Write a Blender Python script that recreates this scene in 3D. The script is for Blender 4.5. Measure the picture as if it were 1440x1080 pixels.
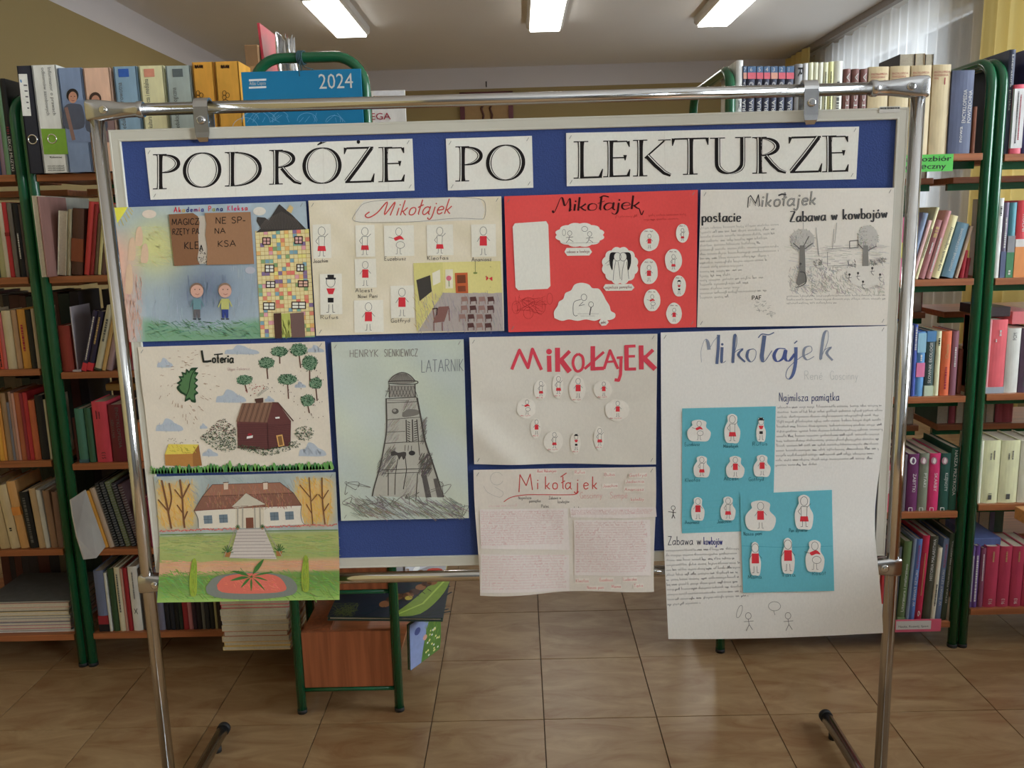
import bpy, bmesh, math, random
from mathutils import Vector, Matrix
from mathutils.geometry import tessellate_polygon
for o in list(bpy.data.objects): bpy.data.objects.remove(o)
sc = bpy.context.scene
col = sc.collection
rnd = random.Random(7)
# ------------------------------------------------------------------ camera
FPX = 1227.746
RW = Matrix(((0.99961597, 0.02532164, 0.01125714),
             (0.00640446, 0.18412826, -0.98288136),
             (-0.02696093, 0.982576, 0.18389537)))      # camera axes -> world
CAMH = 1.4
cam = bpy.data.cameras.new('camera')
cam.sensor_width = 36.0
cam.lens = FPX / 1440 * 36
cam.clip_start = 0.05
camo = bpy.data.objects.new('camera', cam)
col.objects.link(camo)
camo.matrix_world = Matrix.Translation((0, 0, CAMH)) @ RW.to_4x4()
sc.camera = camo
# ------------------------------------------------------------------ world, daylight, exposure
sc.view_settings.view_transform = 'Standard'
sc.view_settings.look = 'None'
sc.view_settings.gamma = 1.0
sc.view_settings.use_curve_mapping = False
sc.view_settings.exposure = 0.0
world = bpy.data.worlds.new('sky')
sc.world = world
world.use_nodes = True
wn = world.node_tree
bg = wn.nodes['Background']
bg.inputs['Color'].default_value = (0.80, 0.90, 1.0, 1)
bg.inputs['Strength'].default_value = 2.0
LAMP_E = 17.0          # strength of the ceiling lamp diffusers
DAY_E = 75.0          # watts of overcast daylight at each window


def area_light(name, loc, rot, sx, sy, power, color=(1, 1, 1)):
    l = bpy.data.lights.new(name, 'AREA')
    l.shape = 'RECTANGLE'
    l.size = sx
    l.size_y = sy
    l.energy = power
    l.color = color
    o = bpy.data.objects.new(name, l)
    o.location = loc
    o.rotation_euler = rot
    col.objects.link(o)
    return o


# daylight entering through the windows of the right-hand wall (lights hang outside the panes)
for yy, kk in ((-1.6, 6.4), (1.4, 2.6), (4.4, 0.9), (7.4, 0.9)):
    area_light('daylight', (3.75, yy, 1.95), (0, math.radians(90), 0), 1.6, 2.4, DAY_E * kk, (0.87, 0.95, 1.0))


# ------------------------------------------------------------------ helpers
def ray(px, py):
    return RW @ Vector((px - 720, -(py - 540), -FPX))


def PY(px, py, Y):
    """point of the vertical plane y = Y that the photograph shows at a pixel"""
    d = ray(px, py)
    t = Y / d.y
    return Vector((d.x * t, Y, CAMH + d.z * t))


def lin(c):
    return tuple((v / 12.92 if v <= 0.04045 else ((v + 0.055) / 1.055) ** 2.4) for v in (x / 255 for x in c))


MATS = {}


def nodes_of(name):
    m = bpy.data.materials.new(name)
    m.use_nodes = True
    nt = m.node_tree
    return m, nt, nt.nodes['Principled BSDF']


def mat(name, c, rough=0.6, metal=0.0, var=0.12, scale=30.0, bump=0.0, spec=0.5, coat=0.0):
    """procedural material: base colour (linear) varied by noise"""
    if name in MATS:
        return MATS[name]
    m, nt, b = nodes_of(name)
    tc = nt.nodes.new('ShaderNodeTexCoord')
    nz = nt.nodes.new('ShaderNodeTexNoise')
    nz.inputs['Scale'].default_value = scale
    nz.inputs['Detail'].default_value = 4
    nt.links.new(tc.outputs['Object'], nz.inputs['Vector'])
    mx = nt.nodes.new('ShaderNodeMix')
    mx.data_type = 'RGBA'
    mx.inputs['A'].default_value = (*[v * (1 - var) for v in c[:3]], 1)
    mx.inputs['B'].default_value = (*[min(1, v * (1 + var)) for v in c[:3]], 1)
    nt.links.new(nz.outputs['Fac'], mx.inputs['Factor'])
    nt.links.new(mx.outputs['Result'], b.inputs['Base Color'])
    b.inputs['Roughness'].default_value = rough
    b.inputs['Metallic'].default_value = metal
    b.inputs['Specular IOR Level'].default_value = spec
    b.inputs['Coat Weight'].default_value = coat
    if bump:
        bp = nt.nodes.new('ShaderNodeBump')
        bp.inputs['Strength'].default_value = bump
        bp.inputs['Distance'].default_value = 0.002
        nt.links.new(nz.outputs['Fac'], bp.inputs['Height'])
        nt.links.new(bp.outputs['Normal'], b.inputs['Normal'])
    MATS[name] = m
    return m


def mat_attr(name, rough=0.8, noise_scale=(120, 120, 120), var=0.10, spec=0.25, source='attr'):
    """colour from the mesh's colour attribute (or the object's colour), broken up by noise"""
    m, nt, b = nodes_of(name)
    tc = nt.nodes.new('ShaderNodeTexCoord')
    mp = nt.nodes.new('ShaderNodeMapping')
    mp.inputs['Scale'].default_value = noise_scale
    nz = nt.nodes.new('ShaderNodeTexNoise')
    nz.inputs['Scale'].default_value = 1.0
    nz.inputs['Detail'].default_value = 3
    nt.links.new(tc.outputs['Object'], mp.inputs['Vector'])
    nt.links.new(mp.outputs['Vector'], nz.inputs['Vector'])
    if source == 'attr':
        at = nt.nodes.new('ShaderNodeAttribute')
        at.attribute_name = 'Col'
        csock = at.outputs['Color']
    else:
        at = nt.nodes.new('ShaderNodeObjectInfo')
        csock = at.outputs['Color']
    mr = nt.nodes.new('ShaderNodeMapRange')
    mr.inputs['From Min'].default_value = 0.25
    mr.inputs['From Max'].default_value = 0.75
    mr.inputs['To Min'].default_value = 1 - var
    mr.inputs['To Max'].default_value = 1 + var
    nt.links.new(nz.outputs['Fac'], mr.inputs['Value'])
    vm = nt.nodes.new('ShaderNodeVectorMath')
    vm.operation = 'SCALE'
    nt.links.new(csock, vm.inputs[0])
    nt.links.new(mr.outputs['Result'], vm.inputs['Scale'])
    nt.links.new(vm.outputs['Vector'], b.inputs['Base Color'])
    b.inputs['Roughness'].default_value = rough
    b.inputs['Specular IOR Level'].default_value = spec
    return m


def emit(name, c, s):
    m, nt, b = nodes_of(name)
    b.inputs['Base Color'].default_value = (0.9, 0.9, 0.9, 1)
    b.inputs['Emission Color'].default_value = (*c, 1)
    b.inputs['Emission Strength'].default_value = s
    return m


def link(o, parent=None):
    col.objects.link(o)
    if parent is not None:
        o.parent = parent
    return o


def obj(name, bm, m, parent=None, loc=None, smooth=False, rot=None):
    me = bpy.data.meshes.new(name)
    bmesh.ops.recalc_face_normals(bm, faces=bm.faces)
    if smooth:
        for f in bm.faces:
            f.smooth = True
    bm.to_mesh(me)
    bm.free()
    if m:
        me.materials.append(m)
    o = bpy.data.objects.new(name, me)
    if loc is not None:
        o.location = loc
    if rot is not None:
        o.rotation_euler = rot
    return link(o, parent)


def empty(name, loc=(0, 0, 0), rot=(0, 0, 0)):
    o = bpy.data.objects.new(name, None)
    o.location = loc
    o.rotation_euler = rot
    return link(o)


def tag(o, label=None, cat=None, group=None, kind=None):
    if label: o['label'] = label
    if cat: o['category'] = cat
    if group: o['group'] = group
    if kind: o['kind'] = kind
    return o


def box(bm, x0, x1, y0, y1, z0, z1, bev=0.0):
    r = bmesh.ops.create_cube(bm, size=1)
    vs = r['verts']
    for v in vs:
        v.co = Vector(((x0 + x1) / 2 + v.co.x * (x1 - x0), (y0 + y1) / 2 + v.co.y * (y1 - y0), (z0 + z1) / 2 + v.co.z * (z1 - z0)))
    if bev:
        es = list({e for v in vs for e in v.link_edges})
        bmesh.ops.bevel(bm, geom=es, offset=bev, segments=2, affect='EDGES', profile=0.6)
    return vs


def newbox(*a, **k):
    bm = bmesh.new()
    box(bm, *a, **k)
    return bm


def tube(bm, pts, r, seg=14, caps=True, closed=False, rads=None):
    pts = [Vector(p) for p in pts]
    n = len(pts)
    rings = []
    up = None
    for i, p in enumerate(pts):
        if closed:
            t = (pts[(i + 1) % n] - pts[i - 1]).normalized()
        elif i == 0: t = (pts[1] - p).normalized()
        elif i == n - 1: t = (p - pts[i - 1]).normalized()
        else: t = ((pts[i + 1] - p).normalized() + (p - pts[i - 1]).normalized()).normalized()
        if up is None:
            up = Vector((0, 0, 1)) if abs(t.z) < 0.9 else Vector((0, 1, 0))
        a = t.cross(up).normalized()
        b_ = a.cross(t).normalized()
        up = b_
        rr = rads[i] if rads else r
        rings.append([bm.verts.new(p + (a * math.cos(2 * math.pi * k / seg) + b_ * math.sin(2 * math.pi * k / seg)) * rr) for k in range(seg)])
    m = n if closed else n - 1
    for i in range(m):
        A, B = rings[i], rings[(i + 1) % n]
        for k in range(seg):
            f = bm.faces.new((A[k], A[(k + 1) % seg], B[(k + 1) % seg], B[k]))
            f.smooth = True
    if caps and not closed:
        bm.faces.new(rings[0][::-1])
        bm.faces.new(rings[-1])


def arc(c, r, a0, a1, n, ax, ay):
    return [Vector(c) + Vector(ax) * r * math.cos(math.radians(a0 + (a1 - a0) * i / n)) + Vector(ay) * r * math.sin(math.radians(a0 + (a1 - a0) * i / n)) for i in range(n + 1)]


def text_mesh(txt, size, res=2, spacing=1.0, align='LEFT'):
    cu = bpy.data.curves.new('lettering', 'FONT')
    cu.body = txt
    cu.size = size
    cu.resolution_u = res
    cu.space_character = spacing
    cu.align_x = align
    to = bpy.data.objects.new('lettering', cu)
    me = bpy.data.meshes.new_from_object(to)
    bpy.data.objects.remove(to)
    bpy.data.curves.remove(cu)
    me.name = 'lettering'
    return me


def text_obj(name, txt, size, m, parent, M, fit=None, sx=1.0, bold=0.0):
    """flat lettering; M maps text x/y/z to parent space; fit = maximum length"""
    me = text_mesh(txt, size)
    xs = [v.co.x for v in me.vertices]
    if not xs:
        return None
    x0, x1 = min(xs), max(xs)
    k = 1.0
    if fit:
        k = fit / (x1 - x0)
    for v in me.vertices:
        v.co = Vector(((v.co.x - x0) * (k if fit else sx), v.co.y, v.co.z))
    me.transform(M)
    me.materials.append(m)
    o = bpy.data.objects.new(name, me)
    return link(o, parent)
# ------------------------------------------------------------------ materials
def wood(name, c, along=(1, 0, 0), rough=0.38):
    m, nt, b = nodes_of(name)
    tc = nt.nodes.new('ShaderNodeTexCoord')
    mp = nt.nodes.new('ShaderNodeMapping')
    mp.inputs['Scale'].default_value = tuple(3.0 if a else 70.0 for a in along)
    nz = nt.nodes.new('ShaderNodeTexNoise')
    nz.inputs['Scale'].default_value = 1.0
    nz.inputs['Detail'].default_value = 5
    nz.inputs['Distortion'].default_value = 0.4
    cr = nt.nodes.new('ShaderNodeValToRGB')
    cr.color_ramp.elements[0].position = 0.3
    cr.color_ramp.elements[0].color = (*[v * 0.72 for v in c], 1)
    cr.color_ramp.elements[1].position = 0.7
    cr.color_ramp.elements[1].color = (*[min(1, v * 1.2) for v in c], 1)
    nt.links.new(tc.outputs['Object'], mp.inputs['Vector'])
    nt.links.new(mp.outputs['Vector'], nz.inputs['Vector'])
    nt.links.new(nz.outputs['Fac'], cr.inputs['Fac'])
    nt.links.new(cr.outputs['Color'], b.inputs['Base Color'])
    b.inputs['Roughness'].default_value = rough
    return m


M_shelf = wood('cherry_laminate', (0.40, 0.135, 0.048))
M_panel = wood('cherry_panel', (0.40, 0.125, 0.05), along=(0, 0, 1))
M_desk = wood('desk_wood', (0.52, 0.24, 0.075))
M_desk2 = wood('desk_side_wood', (0.36, 0.12, 0.04), along=(0, 0, 1))
M_green = mat('green_paint', (0.010, 0.115, 0.045), rough=0.22, var=0.08, coat=0.4)
M_chrome = mat('chrome', (0.72, 0.72, 0.72), rough=0.14, metal=1.0, var=0.06, scale=8)
M_chrome2 = mat('chrome_cast', (0.60, 0.60, 0.61), rough=0.24, metal=1.0, var=0.08, scale=40)
M_rubber = mat('black_rubber', (0.015, 0.015, 0.016), rough=0.6)
M_frame = mat('board_frame_aluminium', (0.60, 0.58, 0.50), rough=0.55, metal=0.0, var=0.03)
M_blue = mat('blue_felt', (0.052, 0.083, 0.25), rough=0.95, var=0.22, scale=300, bump=0.5, spec=0.1)
M_ceil = mat('ceiling_paint', (0.76, 0.74, 0.71), rough=0.95, var=0.02, scale=3)
M_ochre = mat('ochre_paint', (0.33, 0.25, 0.11), rough=0.9, var=0.04, scale=4)
M_white = mat('white_wall_paint', (0.64, 0.61, 0.62), rough=0.92, var=0.02, scale=4)
M_winframe = mat('white_window_frame', (0.75, 0.75, 0.74), rough=0.4, var=0.02)
M_pages = mat('page_block', (0.62, 0.55, 0.42), rough=0.9, var=0.18, scale=200)
M_ink = mat('black_ink', (0.015, 0.013, 0.014), rough=0.7, var=0.05)
M_wink = mat('white_ink', (0.75, 0.74, 0.70), rough=0.6, var=0.05)
M_gold = mat('gold_foil', (0.55, 0.40, 0.17), rough=0.4, metal=0.3, var=0.08)
M_gink = mat('grey_ink', (0.12, 0.12, 0.11), rough=0.7, var=0.05)
M_redink = mat('red_ink', (0.40, 0.02, 0.05), rough=0.6, var=0.05)
M_paint = mat_attr('paper_and_pencil', rough=0.85, noise_scale=(260, 260, 160), var=0.035)
M_print = mat_attr('printed_cover', rough=0.45, noise_scale=(60, 60, 60), var=0.08, spec=0.4)
M_cover = mat_attr('book_cover', rough=0.5, noise_scale=(45, 45, 12), var=0.13, spec=0.4, source='obj')
M_tubegrey = mat('curtain_rail_grey', (0.30, 0.27, 0.25), rough=0.5)


def cloth(name, c, transl=0.5, alpha=1.0):
    m, nt, b = nodes_of(name)
    out = nt.nodes['Material Output']
    tr = nt.nodes.new('ShaderNodeBsdfTranslucent')
    tr.inputs['Color'].default_value = (*c, 1)
    tc = nt.nodes.new('ShaderNodeTexCoord')
    wv = nt.nodes.new('ShaderNodeTexNoise')
    wv.inputs['Scale'].default_value = 500
    nt.links.new(tc.outputs['Object'], wv.inputs['Vector'])
    mx = nt.nodes.new('ShaderNodeMix')
    mx.data_type = 'RGBA'
    mx.inputs['A'].default_value = (*[v * 0.92 for v in c], 1)
    mx.inputs['B'].default_value = (*c, 1)
    nt.links.new(wv.outputs['Fac'], mx.inputs['Factor'])
    nt.links.new(mx.outputs['Result'], b.inputs['Base Color'])
    b.inputs['Roughness'].default_value = 0.9
    ms = nt.nodes.new('ShaderNodeMixShader')
    ms.inputs[0].default_value = transl
    nt.links.new(b.outputs[0], ms.inputs[1])
    nt.links.new(tr.outputs[0], ms.inputs[2])
    last = ms
    if alpha < 1:
        tp = nt.nodes.new('ShaderNodeBsdfTransparent')
        m2 = nt.nodes.new('ShaderNodeMixShader')
        m2.inputs[0].default_value = alpha
        nt.links.new(tp.outputs[0], m2.inputs[1])
        nt.links.new(ms.outputs[0], m2.inputs[2])
        last = m2
    nt.links.new(last.outputs[0], out.inputs['Surface'])
    return m


M_sheer = cloth('sheer_net', (0.86, 0.87, 0.88), 0.5, 0.62)
M_drape = cloth('yellow_drape_cloth', (0.78, 0.62, 0.24), 0.35)
M_glass = bpy.data.materials.new('window_glass')
M_glass.use_nodes = True
_nt = M_glass.node_tree
_nt.nodes.remove(_nt.nodes['Principled BSDF'])
_tp = _nt.nodes.new('ShaderNodeBsdfTransparent')
_gl = _nt.nodes.new('ShaderNodeBsdfGlossy')
_gl.inputs['Roughness'].default_value = 0.02
_fr = _nt.nodes.new('ShaderNodeFresnel')
_mx = _nt.nodes.new('ShaderNodeMixShader')
_nt.links.new(_fr.outputs[0], _mx.inputs[0])
_nt.links.new(_tp.outputs[0], _mx.inputs[1])
_nt.links.new(_gl.outputs[0], _mx.inputs[2])
_nt.links.new(_mx.outputs[0], _nt.nodes['Material Output'].inputs['Surface'])

# stone-look floor tile: each tile gets its own tint through its object location
M_tile, nt, b = nodes_of('beige_stone_tile')
tc = nt.nodes.new('ShaderNodeTexCoord')
gm = nt.nodes.new('ShaderNodeNewGeometry')
mp = nt.nodes.new('ShaderNodeMapping')
mp.inputs['Rotation'].default_value = (0, 0, 0.5)
mp.inputs['Scale'].default_value = (3.2, 9.0, 3.0)
nz = nt.nodes.new('ShaderNodeTexNoise')
nz.inputs['Scale'].default_value = 1.5
nz.inputs['Detail'].default_value = 8
nz.inputs['Roughness'].default_value = 0.62
nz.inputs['Distortion'].default_value = 1.2
oi = nt.nodes.new('ShaderNodeObjectInfo')
ad = nt.nodes.new('ShaderNodeVectorMath')
sc3 = nt.nodes.new('ShaderNodeVectorMath')
sc3.operation = 'SCALE'
sc3.inputs['Scale'].default_value = 0.0
nt.links.new(gm.outputs['Position'], mp.inputs['Vector'])
nt.links.new(mp.outputs['Vector'], ad.inputs[0])
cmb = nt.nodes.new('ShaderNodeCombineXYZ')
mlt = nt.nodes.new('ShaderNodeMath')
mlt.operation = 'MULTIPLY'
mlt.inputs[1].default_value = 37.0
nt.links.new(oi.outputs['Random'], mlt.inputs[0])
nt.links.new(mlt.outputs[0], cmb.inputs['X'])
nt.links.new(mlt.outputs[0], cmb.inputs['Z'])
nt.links.new(cmb.outputs[0], ad.inputs[1])
nt.links.new(ad.outputs[0], nz.inputs['Vector'])
cr = nt.nodes.new('ShaderNodeValToRGB')
e = cr.color_ramp.elements
e[0].position = 0.30
e[0].color = (0.25, 0.125, 0.050, 1)
e[1].position = 0.72
e[1].color = (0.43, 0.29, 0.15, 1)
e2 = cr.color_ramp.elements.new(0.5)
e2.color = (0.33, 0.205, 0.10, 1)
nt.links.new(nz.outputs['Fac'], cr.inputs['Fac'])
nt.links.new(cr.outputs['Color'], b.inputs['Base Color'])
b.inputs['Roughness'].default_value = 0.34
bp = nt.nodes.new('ShaderNodeBump')
bp.inputs['Strength'].default_value = 0.08
nt.links.new(nz.outputs['Fac'], bp.inputs['Height'])
nt.links.new(bp.outputs['Normal'], b.inputs['Normal'])

# ------------------------------------------------------------------ room shell
XL, XR, YB, YF, ZC = -2.8, 3.12, 9.7, -3.2, 3.0
tag(obj('floor', newbox(XL - .1, XR + .1, YF - .1, YB + .1, -0.12, -0.0045), mat('tile_grout', (0.11, 0.075, 0.05), rough=0.9)), kind='structure')
floor = bpy.data.objects['floor']
TX, TY, GX, GY = 0.3205, 0.3475, 0.3595, 2.272       # tile pitch and one grout crossing
bm = newbox(-TX / 2 + .0013, TX / 2 - .0013, -TY / 2 + .0013, TY / 2 - .0013, -0.006, 0.0, bev=0.0008)
tile_me = bpy.data.meshes.new('floor_tile')
bm.to_mesh(tile_me); bm.free()
tile_me.materials.append(M_tile)
far = bmesh.new()
for j in range(-10, 26):
    for i in range(-12, 12):
        x = GX + (i + .5) * TX
        y = GY + (j + .5) * TY
        if x - TX / 2 < XL or x + TX / 2 > XR or y > YB or y < YF: continue
        if -1 <= j <= 8 and abs(x) < 0.72 * y + 0.35:
            o = bpy.data.objects.new('floor_tile', tile_me)
            o.location = (x, y, rnd.uniform(-.0003, .0003))
            link(o, floor)
        else:
            box(far, x - TX / 2 + .0013, x + TX / 2 - .0013, y - TY / 2 + .0013, y + TY / 2 - .0013, -0.006, 0)
tag(obj('floor_tiles_beyond', far, M_tile, floor), kind='stuff')

tag(obj('ceiling', newbox(XL - .1, XR + .1, YF - .1, YB + .1, ZC, ZC + .12), M_ceil), kind='structure')
PL = 2.785  # height where the ochre paint stops


def painted_wall(name, x0, x1, y0, y1, z0=0.0, z1=ZC):
    w = obj(name, newbox(x0, x1, y0, y1, z0, PL), M_ochre)
    tag(w, kind='structure')
    obj('white_band', newbox(x0, x1, y0, y1, PL, z1), M_white, w)
    return w


painted_wall('wall_left', XL - .1, XL, YF, YB)
painted_wall('wall_back', XL - .1, XR + .1, YB, YB + .1)
tag(obj('wall_front', newbox(XL - .1, XR + .1, YF - .1, YF, 0, ZC), mat('grey_wall_paint', (0.20, 0.20, 0.20), rough=.9)), kind='structure')
wr = bmesh.new()
WIN = [(-2.7, -0.5), (0.3, 2.5), (3.3, 5.5), (6.3, 8.5)]
SZ0, SZ1 = 0.95, 2.82
box(wr, XR, XR + .25, YF, YB, 0, SZ0)
box(wr, XR, XR + .25, YF, YB, SZ1, ZC)
ys = [YF] + [v for w in WIN for v in w] + [YB]
for k in range(0, len(ys), 2):
    box(wr, XR, XR + .25, ys[k], ys[k + 1], SZ0, SZ1)
tag(obj('wall_right', wr, M_ochre), kind='structure')
for k, (a, c) in enumerate(WIN):
    bm = bmesh.new()
    for s in (a, c - .06): box(bm, XR + .1, XR + .17, s, s + .06, SZ0, SZ1)
    for s in (SZ0, SZ1 - .06, SZ0 + 1.2): box(bm, XR + .1, XR + .17, a, c, s, s + .06)
    box(bm, XR + .095, XR + .175, (a + c) / 2 - .05, (a + c) / 2 + .05, SZ0, SZ1)
    w = tag(obj('window_%d' % (k + 1), bm, M_winframe), kind='structure')
    for s in (a + .06, (a + c) / 2 + .05):
        obj('pane', newbox(XR + .13, XR + .136, s, s + (c - a) / 2 - .11, SZ0 + .06, SZ1 - .06), M_glass, w)
    obj('window_sill', newbox(XR - .12, XR + .1, a - .05, c + .05, SZ0 - .04, SZ0, bev=.004), M_winframe, w)

# picture on the back wall, maroon frame
A, B = PY(646, 131, YB - .03), PY(721, 127, YB - .03)
x0, x1, zt = A.x, B.x, (A.z + B.z) / 2
zb = zt - .62
bm = bmesh.new()
for r in ((x0, x1, zt - .05, zt), (x0, x1, zb, zb + .05), (x0, x0 + .05, zb, zt), (x1 - .05, x1, zb, zt)):
    box(bm, r[0], r[1], YB - .035, YB - .004, r[2], r[3])
pc = tag(obj('framed_picture', bm, mat('maroon_frame', (0.11, 0.012, 0.022), rough=0.4)), 'small ochre picture in a maroon frame on the far back wall', 'picture')
obj('canvas', newbox(x0 + .04, x1 - .04, YB - .02, YB - .005, zb + .04, zt - .04), mat('canvas_tan', (0.36, 0.22, 0.09)), pc)
bm = bmesh.new()
for xa in (.42, .58):
    tube(bm, [(x0 + (x1 - x0) * (xa + dx), YB - .024, zt - dz) for dx, dz in ((0, .07), (.03, .12), (-.02, .17), (.02, .24), (0, .3))], .012, 6)
obj('painted_figure', bm, mat('dark_paint', (0.10, 0.03, 0.02)), pc)
nl = bmesh.new()
P = PY(684, 122, YB)
tube(nl, [(P.x, YB, P.z), (P.x, YB - .03, P.z), (P.x, YB - .03, P.z + .05)], .006, 6)
tag(obj('wall_hook', nl, M_rubber), 'small dark hook on the white band above the maroon framed picture', 'hook')

# ceiling lamps
def lamp(xc, y0, y1, label):
    t = empty('ceiling_lamp', (xc, (y0 + y1) / 2, ZC))
    hl = (y1 - y0) / 2
    bm = bmesh.new()
    hs = [(-.15, 0), (-.15, -.045), (-.128, -.066), (.128, -.066), (.15, -.045), (.15, 0)]
    fr = [bm.verts.new((x, -hl, z)) for x, z in hs]
    bk = [bm.verts.new((x, hl, z)) for x, z in hs]
    for i in range(6):
        bm.faces.new((fr[i], fr[(i + 1) % 6], bk[(i + 1) % 6], bk[i]))
    bm.faces.new(fr); bm.faces.new(bk[::-1])
    obj('lamp_housing', bm, mat('lamp_white', (0.62, 0.60, 0.56), rough=0.5, var=0.02), t)
    obj('diffuser', newbox(-.122, .122, -hl + .012, hl - .012, -.08, -.064, bev=.006), M_lampglow, t)
    tag(t, label, 'lamp', 'fluorescent ceiling lamps')
    return t


M_lampglow = emit('lamp_diffuser', (1.0, 0.97, 0.90), LAMP_E)
for row, yb in ((0, 6.42), (1, 3.55), (2, 0.5), (3, -2.4)):
    for c, xc in enumerate((-1.33, 0.262, 1.64)):
        lab = ['leftmost', 'middle', 'rightmost'][c]
        if row == 0:
            lb = '%s of the three lit fluorescent ceiling lamps above the board' % lab
        else:
            continue
        lamp(xc, yb, yb + 1.19, lb)
for yb in ():
    for xc in (-1.33, 0.262, 1.64):
        t = lamp(xc, yb, yb + 1.19, 'lit white fluorescent ceiling lamp nearer than the row above the board')

# curtain rail, net curtains, drapes
RX, RZ = 2.92, 2.955
bm = bmesh.new()
box(bm, RX - .035, RX + .035, YF + .3, YB - .05, RZ, RZ + .04, bev=.004)
box(bm, RX - .045, RX - .038, YF + .3, YB - .05, RZ - .012, RZ + .045)
rail = tag(obj('curtain_rail', bm, M_tubegrey), 'grey curtain rail along the ceiling over the right windows', 'curtain rail')


def curtain(name, label, cat, y0, y1, x, z0, z1, m, amp, wl, group=None, sc_=0.0):
    bm = bmesh.new()
    n = max(24, int((y1 - y0) / wl * 10))
    rows = 7
    V = []
    for i in range(n + 1):
        y = y0 + (y1 - y0) * i / n
        ph = 2 * math.pi * (y - y0) / wl
        cl = []
        for r in range(rows + 1):
            f = r / rows
            a = amp * (0.55 + 0.45 * f)
            xx = x + a * math.sin(ph + .5 * math.sin(ph * .37 + f)) + .3 * a * math.sin(ph * 2.3 + f * 2)
            zt_ = z1 - sc_ * abs(math.sin(math.pi * (y - y0) / .33)) ** .8 * (1 - f)
            cl.append(bm.verts.new((xx, y, zt_ + (z0 - zt_) * f)))
        V.append(cl)
    for i in range(n):
        for r in range(rows):
            f = bm.faces.new((V[i][r], V[i + 1][r], V[i + 1][r + 1], V[i][r + 1]))
            f.smooth = True
    me = bpy.data.meshes.new(name)
    bm.to_mesh(me); bm.free()
    me.materials.append(m)
    o = link(bpy.data.objects.new(name, me))
    return tag(o, label, cat, group)


curtain('net_curtain', 'long white net curtain hanging over the right-hand windows', 'curtain', 2.2, 9.4, RX, .55, RZ - .014, M_sheer, .022, .16, sc_=.045)
curtain('yellow_drape', 'yellow drape hanging over the net curtain above the far right bookcase', 'curtain', 4.90, 5.48, RX - .12, .12, RZ - .01, M_drape, .045, .15)
curtain('yellow_drape', 'yellow drape gathered at the far end of the curtain rail', 'curtain', 8.75, 9.5, RX - .12, .12, RZ - .01, M_drape, .04, .17)
curtain('yellow_drape', 'yellow drape seen between the shelves of the far right bookcase', 'curtain', 2.7, 3.6, RX - .12, .12, RZ - .01, M_drape, .045, .19)
# ------------------------------------------------------------------ display board and its tubular stand
YS = 1.85
PXL, PXR, BTZ, BBZ, PR = -0.855, 0.817, 1.643, 0.619, 0.0140
st = empty('display_stand', (0, YS, 0))
tag(st, 'chromed tube stand on floor bars carrying the blue notice board', 'stand')
for px in (PXL, PXR):
    bm = bmesh.new()
    tube(bm, [(px, 0, .03), (px, 0, BTZ + .012)], PR, 20)
    obj('upright', bm, M_chrome, st)
    bm = bmesh.new()
    tube(bm, [(px, -.36, .03), (px, .36, .03)], .016, 18)
    fb = obj('foot_bar', bm, M_chrome, st)
    for s in (-1, 1):
        bm = bmesh.new()
        tube(bm, [(px, s * .352, .03), (px, s * .366, .03), (px, s * .370, .03)], .0175, 18, rads=[.0178, .0178, .013])
        obj('end_cap', bm, M_rubber, fb)
        bm = bmesh.new()
        tube(bm, [(px, s * .30, 0.0), (px, s * .30, .016)], .012, 12)
        obj('rubber_foot', bm, M_rubber, fb)
for nm, z in (('top_bar', BTZ), ('bottom_bar', BBZ)):
    bm = bmesh.new()
    tube(bm, [(PXL + .03, 0, z), (PXR - .03, 0, z)], .0125, 20)
    obj(nm, bm, M_chrome, st)


def connector(px, z, s, top):
    """cast elbow: sleeve round the bar, flattening and widening towards the upright"""
    bm = bmesh.new()
    prof = [(0.098, .0150, .0150), (.094, .0165, .0165), (.086, .0165, .0165), (.083, .0145, .0145),
            (.060, .0150, .0140), (.030, .0185, .0150), (.004, .0215, .0165), (-.014, .0215, .0165), (-.0165, .020, .0150)]
    rings = []
    for dx, hz, hy in prof:
        sq = min(1, max(0, (.083 - dx) / .06))
        ring = []
        for k in range(20):
            a = 2 * math.pi * k / 20
            c, s_ = math.cos(a), math.sin(a)
            e_ = 1 - .55 * sq
            ring.append(bm.verts.new((px + s * dx, hy * math.copysign(abs(c) ** e_, c), z + hz * math.copysign(abs(s_) ** e_, s_))))
        rings.append(ring)
    for A_, B_ in zip(rings, rings[1:]):
        for k in range(20):
            f = bm.faces.new((A_[k], A_[(k + 1) % 20], B_[(k + 1) % 20], B_[k])); f.smooth = True
    bm.faces.new(rings[0]); bm.faces.new(rings[-1][::-1])
    c = obj('corner_joint', bm, M_chrome2, st)
    bm = bmesh.new()
    q = s * .022
    tube(bm, [(px + q, -.012, z), (px + q, -.0185, z), (px + q, -.0195, z)], .008, 16, rads=[.0085, .0085, .0065])
    tube(bm, [(px + q, -.0185, z), (px + q, -.0225, z)], .0048, 6)
    obj('bolt', bm, M_chrome, c)


for px, s in ((PXL, 1), (PXR, -1)):
    connector(px, BTZ, s, True)
    connector(px, BBZ, s, False)

BX0, BX1, BZ0, BZ1 = -0.832, 0.797, 0.645, 1.604
bd = empty('notice_board', (0, YS, BZ0))
tag(bd, 'large blue felt notice board in a pale aluminium frame covered with pupils\' posters', 'notice board')
obj('felt_panel', newbox(BX0 + .01, BX1 - .01, -.003, .010, .01, BZ1 - BZ0 - .01), M_blue, bd)
fw = .0235


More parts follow.
